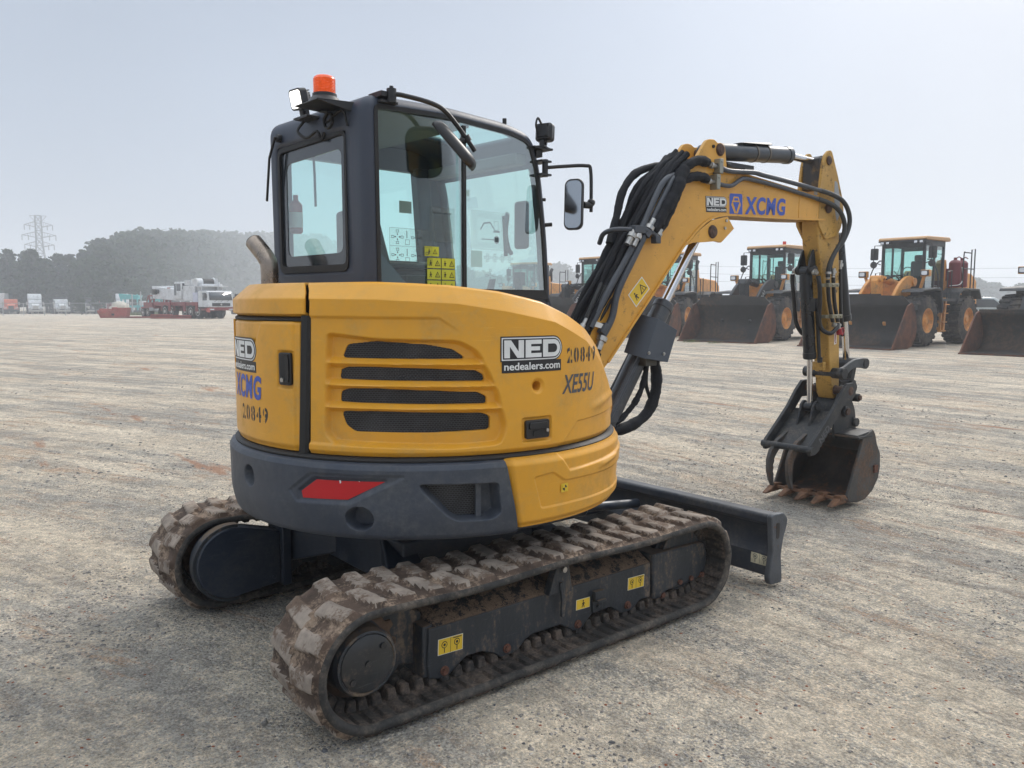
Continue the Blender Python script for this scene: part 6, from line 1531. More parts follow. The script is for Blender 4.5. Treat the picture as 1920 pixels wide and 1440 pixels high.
    m = MB(); m.box(-2.35,-1.8,-.26,.26,2.1,2.5); m.box(-2.45,-2.28,-.26,.26,2.45,3.15); m.box(-2.43,-2.31,-.15,.15,3.15,3.38); m.build('operator_seat', SEAT, cb, bevel=.05, seg=3)
    m = MB(); m.tube([(-1.55+.10*math.cos(a)*.5,.20*math.cos(a) if False else .2*math.sin(a),2.72+.18*math.cos(a)) for a in [k*2*math.pi/16 for k in range(16)]],.018,n=6,closed=True); m.cyl((-1.55,0,2.7),(-1.3,0,2.3),.03,n=8); m.hexa([(-1.5,-.6,2.05),(-1.12,-.7,2.05),(-1.12,.7,2.05),(-1.5,.6,2.05)],[(-1.3,-.6,2.38),(-1.12,-.7,2.42),(-1.12,.7,2.42),(-1.3,.6,2.38)]); m.build('steering_wheel', BLK, cb)
    m = MB(); m.tube([(-1.06,.25,2.12),(-1.05,-.30,2.75)],.014,n=6); m.tube([(-1.06,-.3,2.12),(-1.05,.05,3.4)],.010,n=6); m.build('wiper', BLK, cb)
    for s in (-1, 1):
        m = MB(); m.tube([(-1.1,s*.80,3.72),(-1.0,s*1.05,3.72),(-1.0,s*1.08,3.1),(-1.05,s*.82,3.0)],.02,n=6); mi = m.build('mirror_bracket', LBL, cb)
        m = MB(); m.prism(rrect(s*1.08-.14,s*1.08+.14,3.18,3.62,.04,3),-1.10,-1.02,ax=0); m.build('mirror', LBL, mi, bevel=.01)
        m = MB(); m.lathe((-1.06,s*1.08,3.0),(1,0,0),[(0,.06),(.02,.13),(.05,.13),(.07,.05)],n=16); m.build('mirror', LBL, mi)
        # steps, rails
        m = MB(); m.hexa([(-1.55,s*1.18-.04,.5),(-1.42,s*1.18-.04,.5),(-1.42,s*1.18+.24*s,.5),(-1.55,s*1.18+.24*s,.5)][:4],[(-1.85,s*1.1-.04,1.75),(-1.72,s*1.1-.04,1.75),(-1.72,s*1.1+.24*s,1.75),(-1.85,s*1.1+.24*s,1.75)])
        for k in range(4): m.box(-1.60-k*.07,-1.20-k*.07,min(s*1.1,s*1.45),max(s*1.1,s*1.45),.52+k*.32,.56+k*.32)
        m.hexa([(-1.25,s*1.18-.04,.5),(-1.18,s*1.18-.04,.5),(-1.18,s*1.42,.5),(-1.25,s*1.42,.5)],[(-1.50,s*1.1-.04,1.75),(-1.43,s*1.1-.04,1.75),(-1.43,s*1.34,1.75),(-1.50,s*1.34,1.75)])
        m.build('access_steps', LOR, t)
        m = MB(); m.tube([(-1.15,s*1.30,1.7),(-1.15,s*1.25,2.6),(-1.2,s*1.0,3.1),(-1.2,s*.84,3.15)],.022,n=8,smooth=3); m.tube([(-1.75,s*1.35,1.7),(-1.75,s*1.35,2.7),(-2.1,s*1.35,2.75),(-2.1,s*1.35,1.7)],.022,n=8); m.build('grab_rail', LBL, t)
        m = MB(); m.box(-2.9,-1.1,min(s*.8,s*1.45),max(s*.8,s*1.45),1.62,1.72); m.build('platform', LBL, t)
        m = MB(); m.prism([(-2.35,1.5),(-2.5,1.95),(-2.9,2.12),(-4.3,2.10),(-4.6,1.7),(-4.52,1.7),(-4.25,2.03),(-2.95,2.05),(-2.58,1.9),(-2.43,1.5)], min(s*.82,s*1.5), max(s*.82,s*1.5)); m.build('rear_fender', LBL, t, bevel=.02)
        if s > 0 or tanks is False:
            m = MB(); m.tube([(-3.2,s*1.3,2.1),(-3.2,s*1.3,3.35),(-3.35,s*1.3,3.45),(-3.9,s*1.3,3.45)],.024,n=8,smooth=3); m.tube([(-4.2,s*1.3,2.1),(-4.2,s*1.3,3.62),(-3.9,s*1.3,3.58),(-3.9,s*1.3,1.55)],.024,n=8); m.tube([(-4.2,s*1.3,2.85),(-3.2,s*1.3,2.85)],.02,n=8); m.build('guard_rail', LBL, t)
    m = MB(); m.prism([(-2.80,1.45),(-2.82,2.55),(-2.95,2.82),(-5.3,2.72),(-5.8,2.45),(-5.95,1.4),(-5.6,1.1),(-2.8,1.1)], -.80, .80); hd = m.build('engine_cover', LOR, t, bevel=.06, seg=3)
    m = MB(); m.prism([(-2.82,2.0),(-2.74,2.0),(-2.74,3.05),(-2.9,3.2),(-3.0,2.8)], .45, .80); m.build('side_panel', LOR, hd, bevel=.02)
    if exhaust:
        m = MB(); m.lathe((-3.7,.35,2.72),(0,0,1),[(0,.2),(.08,.2),(.18,.11),(.60,.11)],n=20,cap=False); m.tube([(-3.7,.35,3.3),(-3.7,.35,3.5),(-3.85,.35,3.66)],.10,n=16,smooth=3); m.build('exhaust_pipe', LBL, hd)
    if tanks:
        for x in (-3.15,-3.75):
            m = MB(); m.lathe((x,1.02,2.15),(0,0,1),[(0,.18),(.02,.215),(.92,.215),(1.0,.15),(1.04,.06),(1.12,.06)],n=24); m.tube([(x,1.02,3.22),(x-.1,1.1,3.3),(x-.2,1.15,3.25)],.02,n=6); tk = m.build('fire_tank', MAR, t)
            m = MB(); m.box(x-.26,x+.26,.80,.84,2.4,2.85); m.build('tank_bracket', MAR, tk)
        m = MB(); m.box(-2.95,-4.3,.80,1.3,2.06,2.12) if False else m.box(-4.3,-2.9,.80,1.3,2.06,2.12); m.build('tank_shelf', LOR, t)
        m = MB(); m.tube([(-2.8,1.0,2.2),(-3.0,1.28,2.25),(-3.3,1.26,2.5),(-3.2,1.25,2.9)],.018,n=6,smooth=4); m.build('tank_hose', WHT, t)
    return t
GL = 'wheel loaders parked in a row'
def place(o, x, y, rz, lab, cat='wheel loader', g=GL):
    o.location = (x, y, 0); o.rotation_euler = (0, 0, R_(rz)); tag(o, lab, cat, g); return o
LA = loader(LOR, False, tanks=True)
place(LA, 27.2, 10.85, 180, 'orange wheel loader with orange lift arms and two maroon tanks behind its cab')
LB = loader(LBL, True)
place(LB, 27.1, 16.45, 186, 'orange wheel loader with black lift arms and red beacon on its roof')
m = MB(); m.cyl((-1.35,.62,4.0),(-1.35,.62,4.14),.07,n=16); m.build('roof_beacon', mat('red_beacon_lens',(.6,.05,.03),.3), LB)
LC = loader(LOR, False, exhaust=True)
place(LC, 27.6, 22.0, 196, 'orange wheel loader with upright exhaust pipe, seen under the excavator boom')
LD = copy_tree(LB)
for c_ in list(LD.children):
    if c_.name.startswith('roof_beacon'): bpy.data.objects.remove(c_)
place(LD, 27.4, 27.4, 180, 'orange wheel loader with lettered black lift arm, just right of the excavator cab glass')
LE = copy_tree(LC); place(LE, 28.5, 34.0, 197, 'farthest orange wheel loader of the row, touching the edge of the excavator cab')
LF = loader(LBL, False, bw=1.62, bh=.84, spill=False)
place(LF, 27.0, 5.35, 180, 'wheel loader with low brown bucket, cut by the right edge of the picture')
# ================================================================== MOBILE CRANE
WH = mat('white_truck_paint', (.62,.64,.66), .4, var=.05, vscale=1, dirt=(.30,.29,.27), damt=.16, dscale=1.5, dsoft=.25)
CRD = mat('crane_red_paint', (.21,.022,.025), .45, var=.12, vscale=1, dirt=(.20,.12,.09), damt=.25, dscale=1.2)
STR = mat('weathered_red_steel', (.36,.075,.06), .7, var=.2, vscale=1, bump=.2, dirt=(.22,.13,.09), damt=.25)
WGL = mat('dark_truck_glass', (.045,.055,.065), .12, var=.1, coat=.5)
GRL = mat('black_grille', (.012,.012,.014), .5)
TYR = mat('truck_tyre', (.03,.028,.027), .85, var=.2, dirt=(.12,.08,.06), damt=.3, dscale=3)
RIMW = mat('white_wheel', (.5,.5,.47), .5, var=.15, dirt=(.3,.2,.15), damt=.25, dscale=4)
def wheel(parent, x, y, R, W, s, rim=RIMW):
    e = empty('wheel'); e.parent = parent
    m = MB(); m.lathe((x,y-W/2,R),(0,1,0),[(0,R*.6),(.0,R*.9),(.05,R),(W-.05,R),(W,R*.9),(W,R*.6)],n=26); m.build('tyre', TYR, e, sharp=30)
    m = MB(); yy = y+s*W/2; m.lathe((x,yy+s*.004,R),(0,-s,0),[(0,R*.60),(0,R*.52),(.07,R*.46),(.08,R*.3),(-.02,R*.25),(-.03,0)],n=22,cap=False); m.build('rim', rim, e, sharp=30)
CR = empty('mobile_crane')
m = MB(); m.box(-11.2,-2.3,-1.30,1.30,1.25,1.62); m.box(-11.2,-2.3,-.6,.6,.7,1.3); m.box(-2.3,-1.9,-1.35,1.35,.75,1.62)
for x in (-2.1,-4.55,-7.6): 
    for s in (-1,1): m.hexa([(x-.25,s*1.36-.06,.7),(x+.25,s*1.36-.06,.7),(x+.25,s*1.36+.06,.7),(x-.25,s*1.36+.06,.7)],[(x-.18,s*1.36-.06,1.6),(x+.18,s*1.36-.06,1.6),(x+.18,s*1.36+.06,1.6),(x-.18,s*1.36+.06,1.6)])
m.box(.0,.12,-1.38,1.38,.85,1.12); m.box(-1.9,.05,-1.30,1.30,.8,1.0)
m.build('chassis', CRD, CR, bevel=.02)
for s in (-1,1):
    m = MB(); m.hexa([(.05,s*1.25,.62),(.25,s*1.25,.62),(.25,s*1.58,.68),(.05,s*1.58,.68)],[(.05,s*1.25,1.05),(.20,s*1.25,1.05),(.20,s*1.50,1.05),(.05,s*1.50,1.05)]); m.build('bumper_corner', STR, CR)
    m = MB(); m.box(.12,.17,min(s*.78,s*1.22),max(s*.78,s*1.22),.86,.97); m.build('headlight', LMP, CR)
    for x in (-2.75,-4.15,-5.3,-8.1,-9.5): wheel(CR, x+ .75, s*1.08, .68, .5, s)
m = MB(); m.prism([(.12,1.12),(.10,1.75),(-.10,2.62),(-.25,2.72),(-1.75,2.72),(-1.85,2.6),(-1.85,1.12)], -1.34, 1.34); cc = m.build('driver_cab', WH, CR, bevel=.05, seg=3)
m = MB(); m.add([(.105,-1.2,1.80),(.105,1.2,1.80),(-.075,1.16,2.56),(-.075,-1.16,2.56)],[(0,1,2,3)]); m.build('windscreen', WGL, cc, solid=.02)
for s in (-1,1):
    m = MB(); m.prism([(-.12,1.78),(-.27,2.52),(-.95,2.52),(-.95,1.78)], min(s*1.335,s*1.35), max(s*1.335,s*1.35)); m.build('door_window', WGL, cc)
    m = MB(); m.tube([(.0,s*1.34,2.5),(.12,s*1.6,2.5),(.12,s*1.6,2.1)],.02,n=6); m.box(.08,.14,s*1.6-.12,s*1.6+.12,1.95,2.4); m.build('mirror', BLK, cc)
m = MB(); m.prism(rrect(-.95,.95,1.22,1.52,.06,3), .105, .14, ax=0); m.build('grille', GRL, cc); m = MB(); m.prism(circ(0,1.38,.10,12), .14,.155,ax=0); m.build('emblem_plate', STL, cc)
for k in range(3):
    m = MB(); m.tube([(.13,-.7+k*.65,1.66),(.09,-.25+k*.65,1.92)],.02,n=5); m.build('wiper', BLK, cc)
m = MB(); m.cyl((-1.5,.55,2.72),(-1.5,.55,3.15),.13,n=14); m.cyl((-1.5,.75,3.1),(-1.5,.75,3.6),.10,n=12); m.box(-1.75,-1.2,.3,.95,2.70,2.80); m.build('exhaust_stack', WH, cc)
m = MB(); m.box(-2.9,-1.95,-1.32,-.3,1.62,2.55); m.build('tool_locker', mat('pale_lilac_panel',(.50,.52,.62),.5), CR, bevel=.02)
m = MB(); m.box(-6.6,-2.6,-1.25,.9,1.72,3.25); m.box(-3.2,-1.6,-1.0,1.2,2.75,3.4); m.build('superstructure', WH, CR, bevel=.05)
m = MB(); m.prism([(-5.0,1.95),(-4.9,3.3),(-5.05,3.65),(-6.3,3.65),(-6.45,3.4),(-6.45,1.95)], -1.42, -.55); oc = m.build('operator_cab', WH, CR, bevel=.05)
m = MB(); m.box(-5.9,-5.1,-1.44,-1.41,2.75,3.45); m.box(-6.4,-6.0,-1.44,-1.41,2.3,3.45); m.box(-4.96,-4.9,-1.3,-.65,2.9,3.5); m.build('cab_window', WGL, oc)
m = MB(); m.box(-4.7,-3.6,-1.2,.6,3.3,3.78); m.build('counterweight_box', WH, CR, bevel=.04)
m = MB(); m.box(-4.0,-.6,-1.2,1.2,3.12,3.22); m.cyl((-2.5,-1.2,3.55),(-2.5,-.55,3.55),.42,n=24); m.box(-3.3,-2.9,-1.2,-.5,3.3,3.9); m.build('winch_frame', WH, CR, bevel=.02)
m = MB(); m.cyl((-2.4,-.55,3.58),(-2.4,.55,3.58),.36,n=24); m.build('winch_drum', mat('wire_rope_coil',(.05,.048,.045),.7,bump=.6,bscale=30), CR)
m = MB(); m.cyl((-2.4,.55,3.58),(-2.4,.70,3.58),.46,n=20); m.box(-2.9,-1.9,.7,.85,3.3,3.95); m.build('winch_cheek', WH, CR)
m = MB(); m.prism([(-5.0,2.2),(-5.0,3.1),(-11.6,3.35),(-12.6,3.2),(-12.9,2.7),(-12.4,2.0),(-11.0,2.1)], -.2, .75); bm_ = m.build('telescopic_boom', WH, CR, bevel=.06)
m = MB(); m.hexa([(-6.6,-1.0,1.75),(-12,-1.0,2.0),(-12,.2,2.0),(-6.6,.2,1.75)],[(-6.6,-1.0,2.9),(-12.3,-.9,3.3),(-12.3,.2,3.3),(-6.6,.2,2.9)]); m.build('jib', WH, bm_, bevel=.04)
m = MB(); m.cyl((-11.2,-1.02,2.7),(-11.2,-1.35,2.7),.30,n=16); m.cyl((-10.7,-1.02,2.75),(-10.7,-1.2,2.75),.22,n=14); m.build('boom_sheave', BLK, bm_)
m = MB()
for k in range(3): m.box(-8.2-k*.25,-8.05-k*.25,-1.015,-1.0,3.0,3.12)
m.build('boom_marking', STR, bm_)
# rear dolly that carries the boom
m = MB(); m.box(-14.4,-11.4,-1.2,1.2,.95,1.12); m.box(-14.2,-12.2,-1.0,1.0,1.1,1.6)
for s in (-1,1):
    for a, b_ in (((-13.9,s*.9,1.1),(-13.2,s*.9,2.3)),((-12.3,s*.9,1.1),(-13.1,s*.9,2.3)),((-13.9,s*.9,1.1),(-12.4,s*.9,1.9)),((-13.2,s*.9,2.3),(-11.9,s*.9,2.3)),((-11.9,s*.9,2.3),(-11.8,s*.9,1.0)),((-12.3,s*.9,1.1),(-11.9,s*.9,2.3)),((-13.0,s*.9,1.2),(-13.0,s*.9,2.2))): m.cyl(a, b_, .07, n=6)
dy = m.build('boom_dolly', CRD, CR, bevel=.0)
for x in (-14.0,-12.9):
    for s in (-1,1): wheel(dy, x, s*.95, .52, .5, s)
m = MB(); m.box(-12.4,-11.5,-1.25,-1.15,.7,1.05); m.build('dolly_locker', mat('grey_locker',(.3,.31,.32),.6), dy)
m = MB(); m.tube([(-6.9,-1.38,1.6),(-6.9,-1.38,.7)],.03,n=6); m.tube([(-6.5,-1.38,1.6),(-6.5,-1.38,.7)],.03,n=6)
for k in range(3): m.tube([(-6.9,-1.38,.8+k*.28),(-6.5,-1.38,.8+k*.28)],.02,n=6)
m.build('ladder', CRD, CR)
CR.location = (25.8, 75.9, 0); CR.rotation_euler = (0, 0, R_(-80)); tag(CR, 'white and red five-axle mobile crane with its boom resting on a rear dolly', 'crane')

# ================================================================== TRUCKS BEHIND THE FENCE
def truck(col, kind, rimc=None, H=1.0):
    t = empty('parked_truck'); rimc = rimc or RIMW
    m = MB(); m.box(-7.4,-.4,-.45,.45,.65,1.0); m.box(-.5,.0,-1.15,1.15,.45,.85) ; m.build('chassis', GRL, t)
    for x, s in ((-1.2,1),(-1.2,-1),(-5.4,1),(-5.4,-1),(-6.7,1),(-6.7,-1)): wheel(t, x, s*1.02, .52, .42, s, rimc)
    m = MB(); m.prism([(-.05,.95),(-.12,1.62),(-.5,1.78),(-1.75,1.92),(-1.9,.95)], -.62, .62); hd = m.build('bonnet', col, t, bevel=.08, seg=3)
    for s in (-1,1):
        m = MB(); m.prism([(-.15,.75),(-.22,1.22),(-.7,1.36),(-1.5,1.32),(-1.9,.95),(-1.9,.8),(-1.6,1.15),(-1.2,1.22),(-.75,1.12),(-.55,.75)], min(s*.58,s*1.16), max(s*.58,s*1.16)); m.build('wing', col, hd, bevel=.04)
        m = MB(); m.box(-.2,-.12,min(s*.72,s*1.08),max(s*.72,s*1.08),1.0,1.2); m.build('headlight', LMP, hd)
    m = MB(); m.prism(rrect(-.42,.42,.98,1.52,.05,2), -.09, -.04, ax=0); m.build('grille', STL if kind != 'orange' else GRL, hd)
    m = MB(); m.box(-.02,.10,-1.18,1.18,.45,.78); m.build('bumper', STL if kind != 'orange' else GRL, t, bevel=.03)
    top = 2.75 if kind != 'semi' else 2.7
    m = MB(); m.prism([(-1.75,1.0),(-1.72,1.9),(-2.1,top-.1),(-2.3,top),(-3.3 if kind != 'semi' else -4.2,top),(-3.35 if kind != 'semi' else -4.3,1.0)], -1.08, 1.08); cb = m.build('cab', col, t, bevel=.07, seg=3)
    m = MB(); m.add([(-1.77,-.95,1.95),(-1.77,.95,1.95),(-2.10,.92,2.52),(-2.10,-.92,2.52)],[(0,1,2,3)]); m.build('windscreen', WGL, cb, solid=.04, offset=1)
    for s in (-1,1):
        m = MB(); m.prism([(-2.0,1.95),(-2.25,2.5),(-3.0,2.5),(-3.0,1.95)], min(s*1.075,s*1.095), max(s*1.075,s*1.095)); m.build('door_window', WGL, cb)
        m = MB(); m.box(-1.85,-1.75,s*1.32-.1,s*1.32+.1,1.7,2.25); m.cyl((-1.8,s*1.08,2.1),(-1.8,s*1.3,2.1),.025,n=6); m.build('mirror', STL, cb)
        if kind != 'orange':
            m = MB(); m.cyl((-3.45,s*1.05,.9),(-3.45,s*1.05,3.0),.08,n=10); m.build('exhaust_stack', CHR, t)
    if kind == 'semi':
        m = MB(); m.prism([(-2.1,top-.05),(-2.35,3.45),(-2.7,3.72),(-4.2,3.78),(-4.25,top-.05)], -1.12, 1.12); m.build('roof_fairing', col, cb, bevel=.12, seg=4)
    if kind == 'dump':
        m = MB(); m.hexa([(-3.6,-1.1,1.15),(-7.6,-1.1,1.15),(-7.6,1.1,1.15),(-3.6,1.1,1.15)],[(-3.5,-1.2,2.75),(-7.8,-1.2,2.55),(-7.8,1.2,2.55),(-3.5,1.2,2.75)]); m.hexa([(-2.4,-1.22,3.0),(-3.7,-1.22,2.75),(-3.7,1.22,2.75),(-2.4,1.22,3.0)],[(-2.4,-1.22,3.1),(-3.7,-1.22,2.85),(-3.7,1.22,2.85),(-2.4,1.22,3.1)]); m.build('dump_body', mat('dump_body_steel',(.03,.033,.04),.6), t, bevel=.03)
    return t
def tp(o, x, y, rz, lab, cat='truck', g='trucks parked beyond the fence'):
    o.location = (x, y, float(gz(x, y))); o.rotation_euler = (0, 0, R_(rz)); tag(o, lab, cat, g)
ORG = mat('orange_truck_paint', (.55,.12,.05), .45, var=.1); DRK = mat('dark_truck_paint', (.05,.052,.065), .4); MRN = mat('maroon_truck_paint', (.24,.055,.06), .4); TEAL = mat('teal_paint', (.05,.38,.40), .45, dirt=(.4,.4,.38), damt=.2, dscale=1)
face = 50.7+180+30   # towards the viewer
tp(truck(ORG,'orange'), 20.8, 171.5, 262, 'orange lorry with black grille, left of the white sleeper cab tractor')
tp(truck(WH,'semi'), 24.4, 168.8, 264, 'white tractor unit with tall roof fairing, beside the orange lorry')
tp(truck(WH,'dump'), 28.4, 165.9, 268, 'white bonneted tipper with chrome grille and dark body')
tp(truck(DRK,'dump'), 32.0, 163.6, 250, 'dark blue tipper to the right of the white tipper')
tp(truck(MRN,'dump'), 34.6, 162.6, 250, 'maroon tipper partly hidden by a cream mixer')
tp(truck(WH,'semi'), 36.6, 157.0, 258, 'white lorry behind the bare posts, left of the teal machine')
tk_ = truck(WH,'dump'); tp(tk_, 43.6, 114, 262, 'white lorry between the crane and the excavator, mostly hidden')
# box trailer at the frame's edge
m = MB(); m.box(-6,0,-1.25,1.25,1.1,3.9); tr = empty('box_trailer'); m.build('trailer_box', WH, tr, bevel=.04)
for s in (-1,1):
    for x in (-4.6,-5.6): wheel(tr, x, s*1.0, .5, .4, s)
tp(tr, 19.0, 175.5, 255, 'white box trailer cut by the left edge of the picture', 'trailer', None)
# cream mixer
MX = empty('concrete_mixer'); m = MB(); m.lathe((-3.2,0,1.25),(1,0,.12),[(0,.2),(.2,.65),(1.1,.85),(2.2,.75),(3.0,.4),(3.1,.3)],n=24); m.build('drum', mat('cream_paint',(.50,.46,.38),.5,var=.1), MX)
m = MB(); m.box(-3.4,.4,-.5,.5,.5,.8); m.hexa([(-.6,-.5,.8),(.5,-.5,.8),(.5,.5,.8),(-.6,.5,.8)],[(-.4,-.45,1.5),(.2,-.45,1.4),(.2,.45,1.4),(-.4,.45,1.5)]); m.build('mixer_frame', mat('cream_paint',(.50,.46,.38)), MX, bevel=.04)
for s in (-1,1):
    for x in (-2.6,.0): wheel(MX, x, s*.7, .42, .3, s)
tp(MX, 30.9, 140, 215, 'cream concrete mixer with round drum behind the red steel box', 'mixer', None)
# teal machine
TM = empty('screening_plant'); m = MB(); m.box(-3.5,3.5,-1.2,1.2,1.2,1.6)
for x in (-3.2,-.5,1.4,3.2):
    for s in (-1,1): m.box(x-.12,x+.12,s*1.1-.12,s*1.1+.12,.4,3.6 if x < 1 else 2.6)
m.hexa([(-3.4,-1.1,2.7),(-.4,-1.1,2.7),(-.4,1.1,2.7),(-3.4,1.1,2.7)],[(-3.6,-1.3,3.7),(-.2,-1.3,3.4),(-.2,1.3,3.4),(-3.6,1.3,3.7)]); m.hexa([(-.4,-.6,1.7),(4.2,-.6,2.9),(4.2,.6,2.9),(-.4,.6,1.7)],[(-.4,-.6,1.95),(4.2,-.6,3.15),(4.2,.6,3.15),(-.4,.6,1.95)])
m.build('plant_frame', TEAL, TM, bevel=.03); m = MB(); m.box(-.2,1.2,-1.0,1.0,1.6,2.4); m.build('engine_housing', WH, TM, bevel=.04)
m = MB(); m.box(-3,3,-1.35,-.85,.0,.75); m.box(-3,3,.85,1.35,.0,.75); m.build('crawler', TYR, TM, bevel=.2, seg=3)
tp(TM, 38.6, 152, 330, 'teal screening machine with conveyor, left of the mobile crane', 'machine', None)

# red steel box, outrigger beams
m = MB(); bx_ = empty('steel_box')
m.hexa([(-1.25,-.8,0),(1.15,-.8,0),(1.15,.8,0),(-1.25,.8,0)],[(-1.55,-.85,.78),(1.3,-.85,.78),(1.3,.85,.78),(-1.55,.85,.78)])
for x in (-1.3,-.9,-.5): m.box(x,x+.12,-.87,.87,.78,.95)
m.box(-.1,1.25,-.87,-.75,.78,1.05); m.box(-.1,.0,-.87,.87,.78,1.1); m.box(1.15,1.3,-.87,.87,.78,1.05)
m.build('box_shell', STR, bx_, bevel=.02)
m = MB(); m.box(-.15,.1,-.86,-.84,.25,.45); m.build('lifting_slot', GRL, bx_)
bx_.location = (19.0, 87.6, 0); bx_.rotation_euler = (0,0,R_(-28)); tag(bx_, 'faded red steel counterweight box standing on the gravel left of the crane', 'steel box')
for n, (x, y, L_, H_, rz, lab) in enumerate(((20.6,85.4,3.3,.16,-30,'long low red steel beam lying beside the crane dolly'),(21.6,80.6,1.9,.42,-35,'short thick red steel beam in front of the crane wheels'),(23.0,79.2,1.9,.34,-33,'second red steel beam butted in front of the crane wheels'))):
    b_ = empty('steel_beam'); m = MB(); m.box(-L_/2,L_/2,-.25,.25,0,H_*.35); m.box(-L_/2,L_/2,-.25,.25,H_*.75,H_); m.box(-L_/2,L_/2,-.06,.06,H_*.3,H_*.8); m.build('beam_web', STR, b_)
    m = MB(); m.box(-L_/2-.03,-L_/2,-.26,.26,0,H_); m.box(L_/2,L_/2+.03,-.26,.26,0,H_); m.build('beam_end', STR, b_)
    b_.location = (x,y,0); b_.rotation_euler = (0,0,R_(rz)); tag(b_, lab, 'steel beam')
# bare posts
for n, (x, y, h) in enumerate(((32.9,136,3.3),(34.1,135.6,3.7),(35.5,135,3.4),(37.3,134,3.5))):
    m = MB(); m.cyl((0,0,0),(0,0,h),.09,n=10); m.sphere((0,0,h),.09,nu=10,nv=5); o = m.build('steel_post', mat('galvanised_post',(.36,.37,.38),.5,.4), None); o.location = (x,y,float(gz(x,y)))
    tag(o, 'bare upright steel post beside the teal machine', 'post', 'bare upright posts by the fence')
# chain link fence: posts, rail and mesh
FEN = mat('galvanised_post', (.36,.37,.38)); 
fm = bpy.data.materials.new('chain_link'); fm.use_nodes = True; nt = fm.node_tree; nt.nodes.clear()
o = N(nt,'ShaderNodeOutputMaterial'); t1 = N(nt,'ShaderNodeBsdfTransparent'); d1_ = N(nt,'ShaderNodeBsdfDiffuse'); d1_.inputs[0].default_value=(.4,.41,.42,1); q_ = N(nt,'ShaderNodeMixShader'); q_.inputs[0].default_value=.10
nt.links.new(t1.outputs[0],q_.inputs[1]); nt.links.new(d1_.outputs[0],q_.inputs[2]); nt.links.new(q_.outputs[0],o.inputs[0])
def fence(p, q, n, lab, h=1.9):
    f = empty('chain_link_fence'); P_ = Vector(p); Q_ = Vector(q)
    for k in range(n+1):
        c_ = P_.lerp(Q_, k/n); z = float(gz(c_.x, c_.y)); m = MB(); m.cyl((c_.x,c_.y,z),(c_.x,c_.y,z+h),.05,n=8); m.build('post', FEN, f)
    z0, z1 = float(gz(*p)), float(gz(*q)); m = MB(); m.cyl((*p,z0+h),(*q,z1+h),.035,n=6); m.build('top_rail', FEN, f)
    m = MB(); m.add([(*p,z0+.05),(*q,z1+.05),(*q,z1+h),(*p,z0+h)],[(0,1,2,3)]); m.build('wire_mesh', fm, f, fix=False)
    tag(f, lab, 'fence'); return f
fence((13.5,145.5),(41,123.5),11,'chain link fence with galvanised rail in front of the parked trucks')
fence((72,34),(75,8),8,'chain link fence far behind the wheel loader with the maroon tanks', 2.0)
# car seen between the loaders
CA = empty('parked_car'); m = MB(); m.prism([(-2.3,.35),(-2.35,.85),(-2.1,1.0),(-1.5,1.05),(-.9,1.48),(.6,1.50),(1.4,1.02),(2.2,.85),(2.3,.4)], -.88, .88); cbd = m.build('body', mat('pale_car_paint',(.42,.47,.48),.3,coat=.6), CA, bevel=.08, seg=3)
for s in (-1,1):
    m = MB(); m.prism([(-1.25,1.05),(-.85,1.40),(.55,1.42),(1.15,1.05)], min(s*.875,s*.89), max(s*.875,s*.89)); m.build('side_window', WGL, cbd)
    for x in (-1.4,1.4): wheel(CA, x, s*.78, .34, .22, s)
CA.scale = (1.25,1.25,1.25); CA.location = (46.5,15.6,0); CA.rotation_euler = (0,0,R_(120)); tag(CA, 'pale parked car showing its roof between the two right-hand loaders', 'car')

# ================================================================== PYLON AND WIRES
PY = empty('transmission_tower'); PMT = mat('pylon_steel', (.17,.18,.19), .6, .3); H_ = 37.0
m = MB()
lv = [0,5,10,14.5,18.5,22,25,28,31,34,37]
def hw(z): return 3.6*(1-z/26)+1.1*(z/26) if z < 26 else 1.1
for a, b_ in zip(lv[:-1], lv[1:]):
    A_ = hw(a); B_ = hw(b_)
    ca = [(-A_,-A_,a),(A_,-A_,a),(A_,A_,a),(-A_,A_,a)]; cb_ = [(-B_,-B_,b_),(B_,-B_,b_),(B_,B_,b_),(-B_,B_,b_)]
    for k in range(4):
        j = (k+1) % 4
        m.cyl(ca[k],cb_[k],.16,n=5); m.cyl(ca[k],cb_[j],.09,n=4); m.cyl(ca[j],cb_[k],.09,n=4); m.cyl(cb_[k],cb_[j],.09,n=4)
m.build('lattice_mast', PMT, PY)
for z, w_ in ((24.5,5.2),(28.3,6.0),(32.4,5.0)):
    m = MB()
    for s in (-1,1):
        for y in (-.9,.9): m.cyl((s*1.1,y,z),(s*w_,0,z+.9),.12,n=4); m.cyl((s*1.1,y,z+2.2),(s*w_,0,z+.9),.09,n=4)
        for k in range(1,5):
            x = s*(1.1+(w_-1.1)*k/5); m.cyl((x,0,z+.9*k/5),(x,0,z+2.2-1.3*k/5),.06,n=4)
    ar = m.build('cross_arm', PMT, PY)
    for s in (-1,1): 
        for f in (1.0,.62):
            m = MB(); m.cyl((s*w_*f,0,z+.9),(s*w_*f,0,z-1.2),.16,n=6); m.build('insulator', PMT, ar)
m = MB(); m.hexa([(-1.1,-1.1,35.6),(1.1,-1.1,35.6),(1.1,1.1,35.6),(-1.1,1.1,35.6)],[(-5.2,-.1,36.7),(5.2,-.1,36.7),(5.2,.1,36.7),(-5.2,.1,36.7)]) if False else [m.cyl((s*1.1,0,34.5),(s*3.0,0,36.9),.1,n=4) for s in (-1,1)] and m.cyl((-3.0,0,36.9),(3.0,0,36.9),.1,n=4)
m.build('top_arm', PMT, PY)
PY.location = (58.6,373,-.5); PY.rotation_euler = (0,0,R_(-18)); tag(PY, 'grey lattice transmission tower rising faintly above the trees', 'pylon')
WIR = mat('wire_grey', (.10,.10,.11), .6)
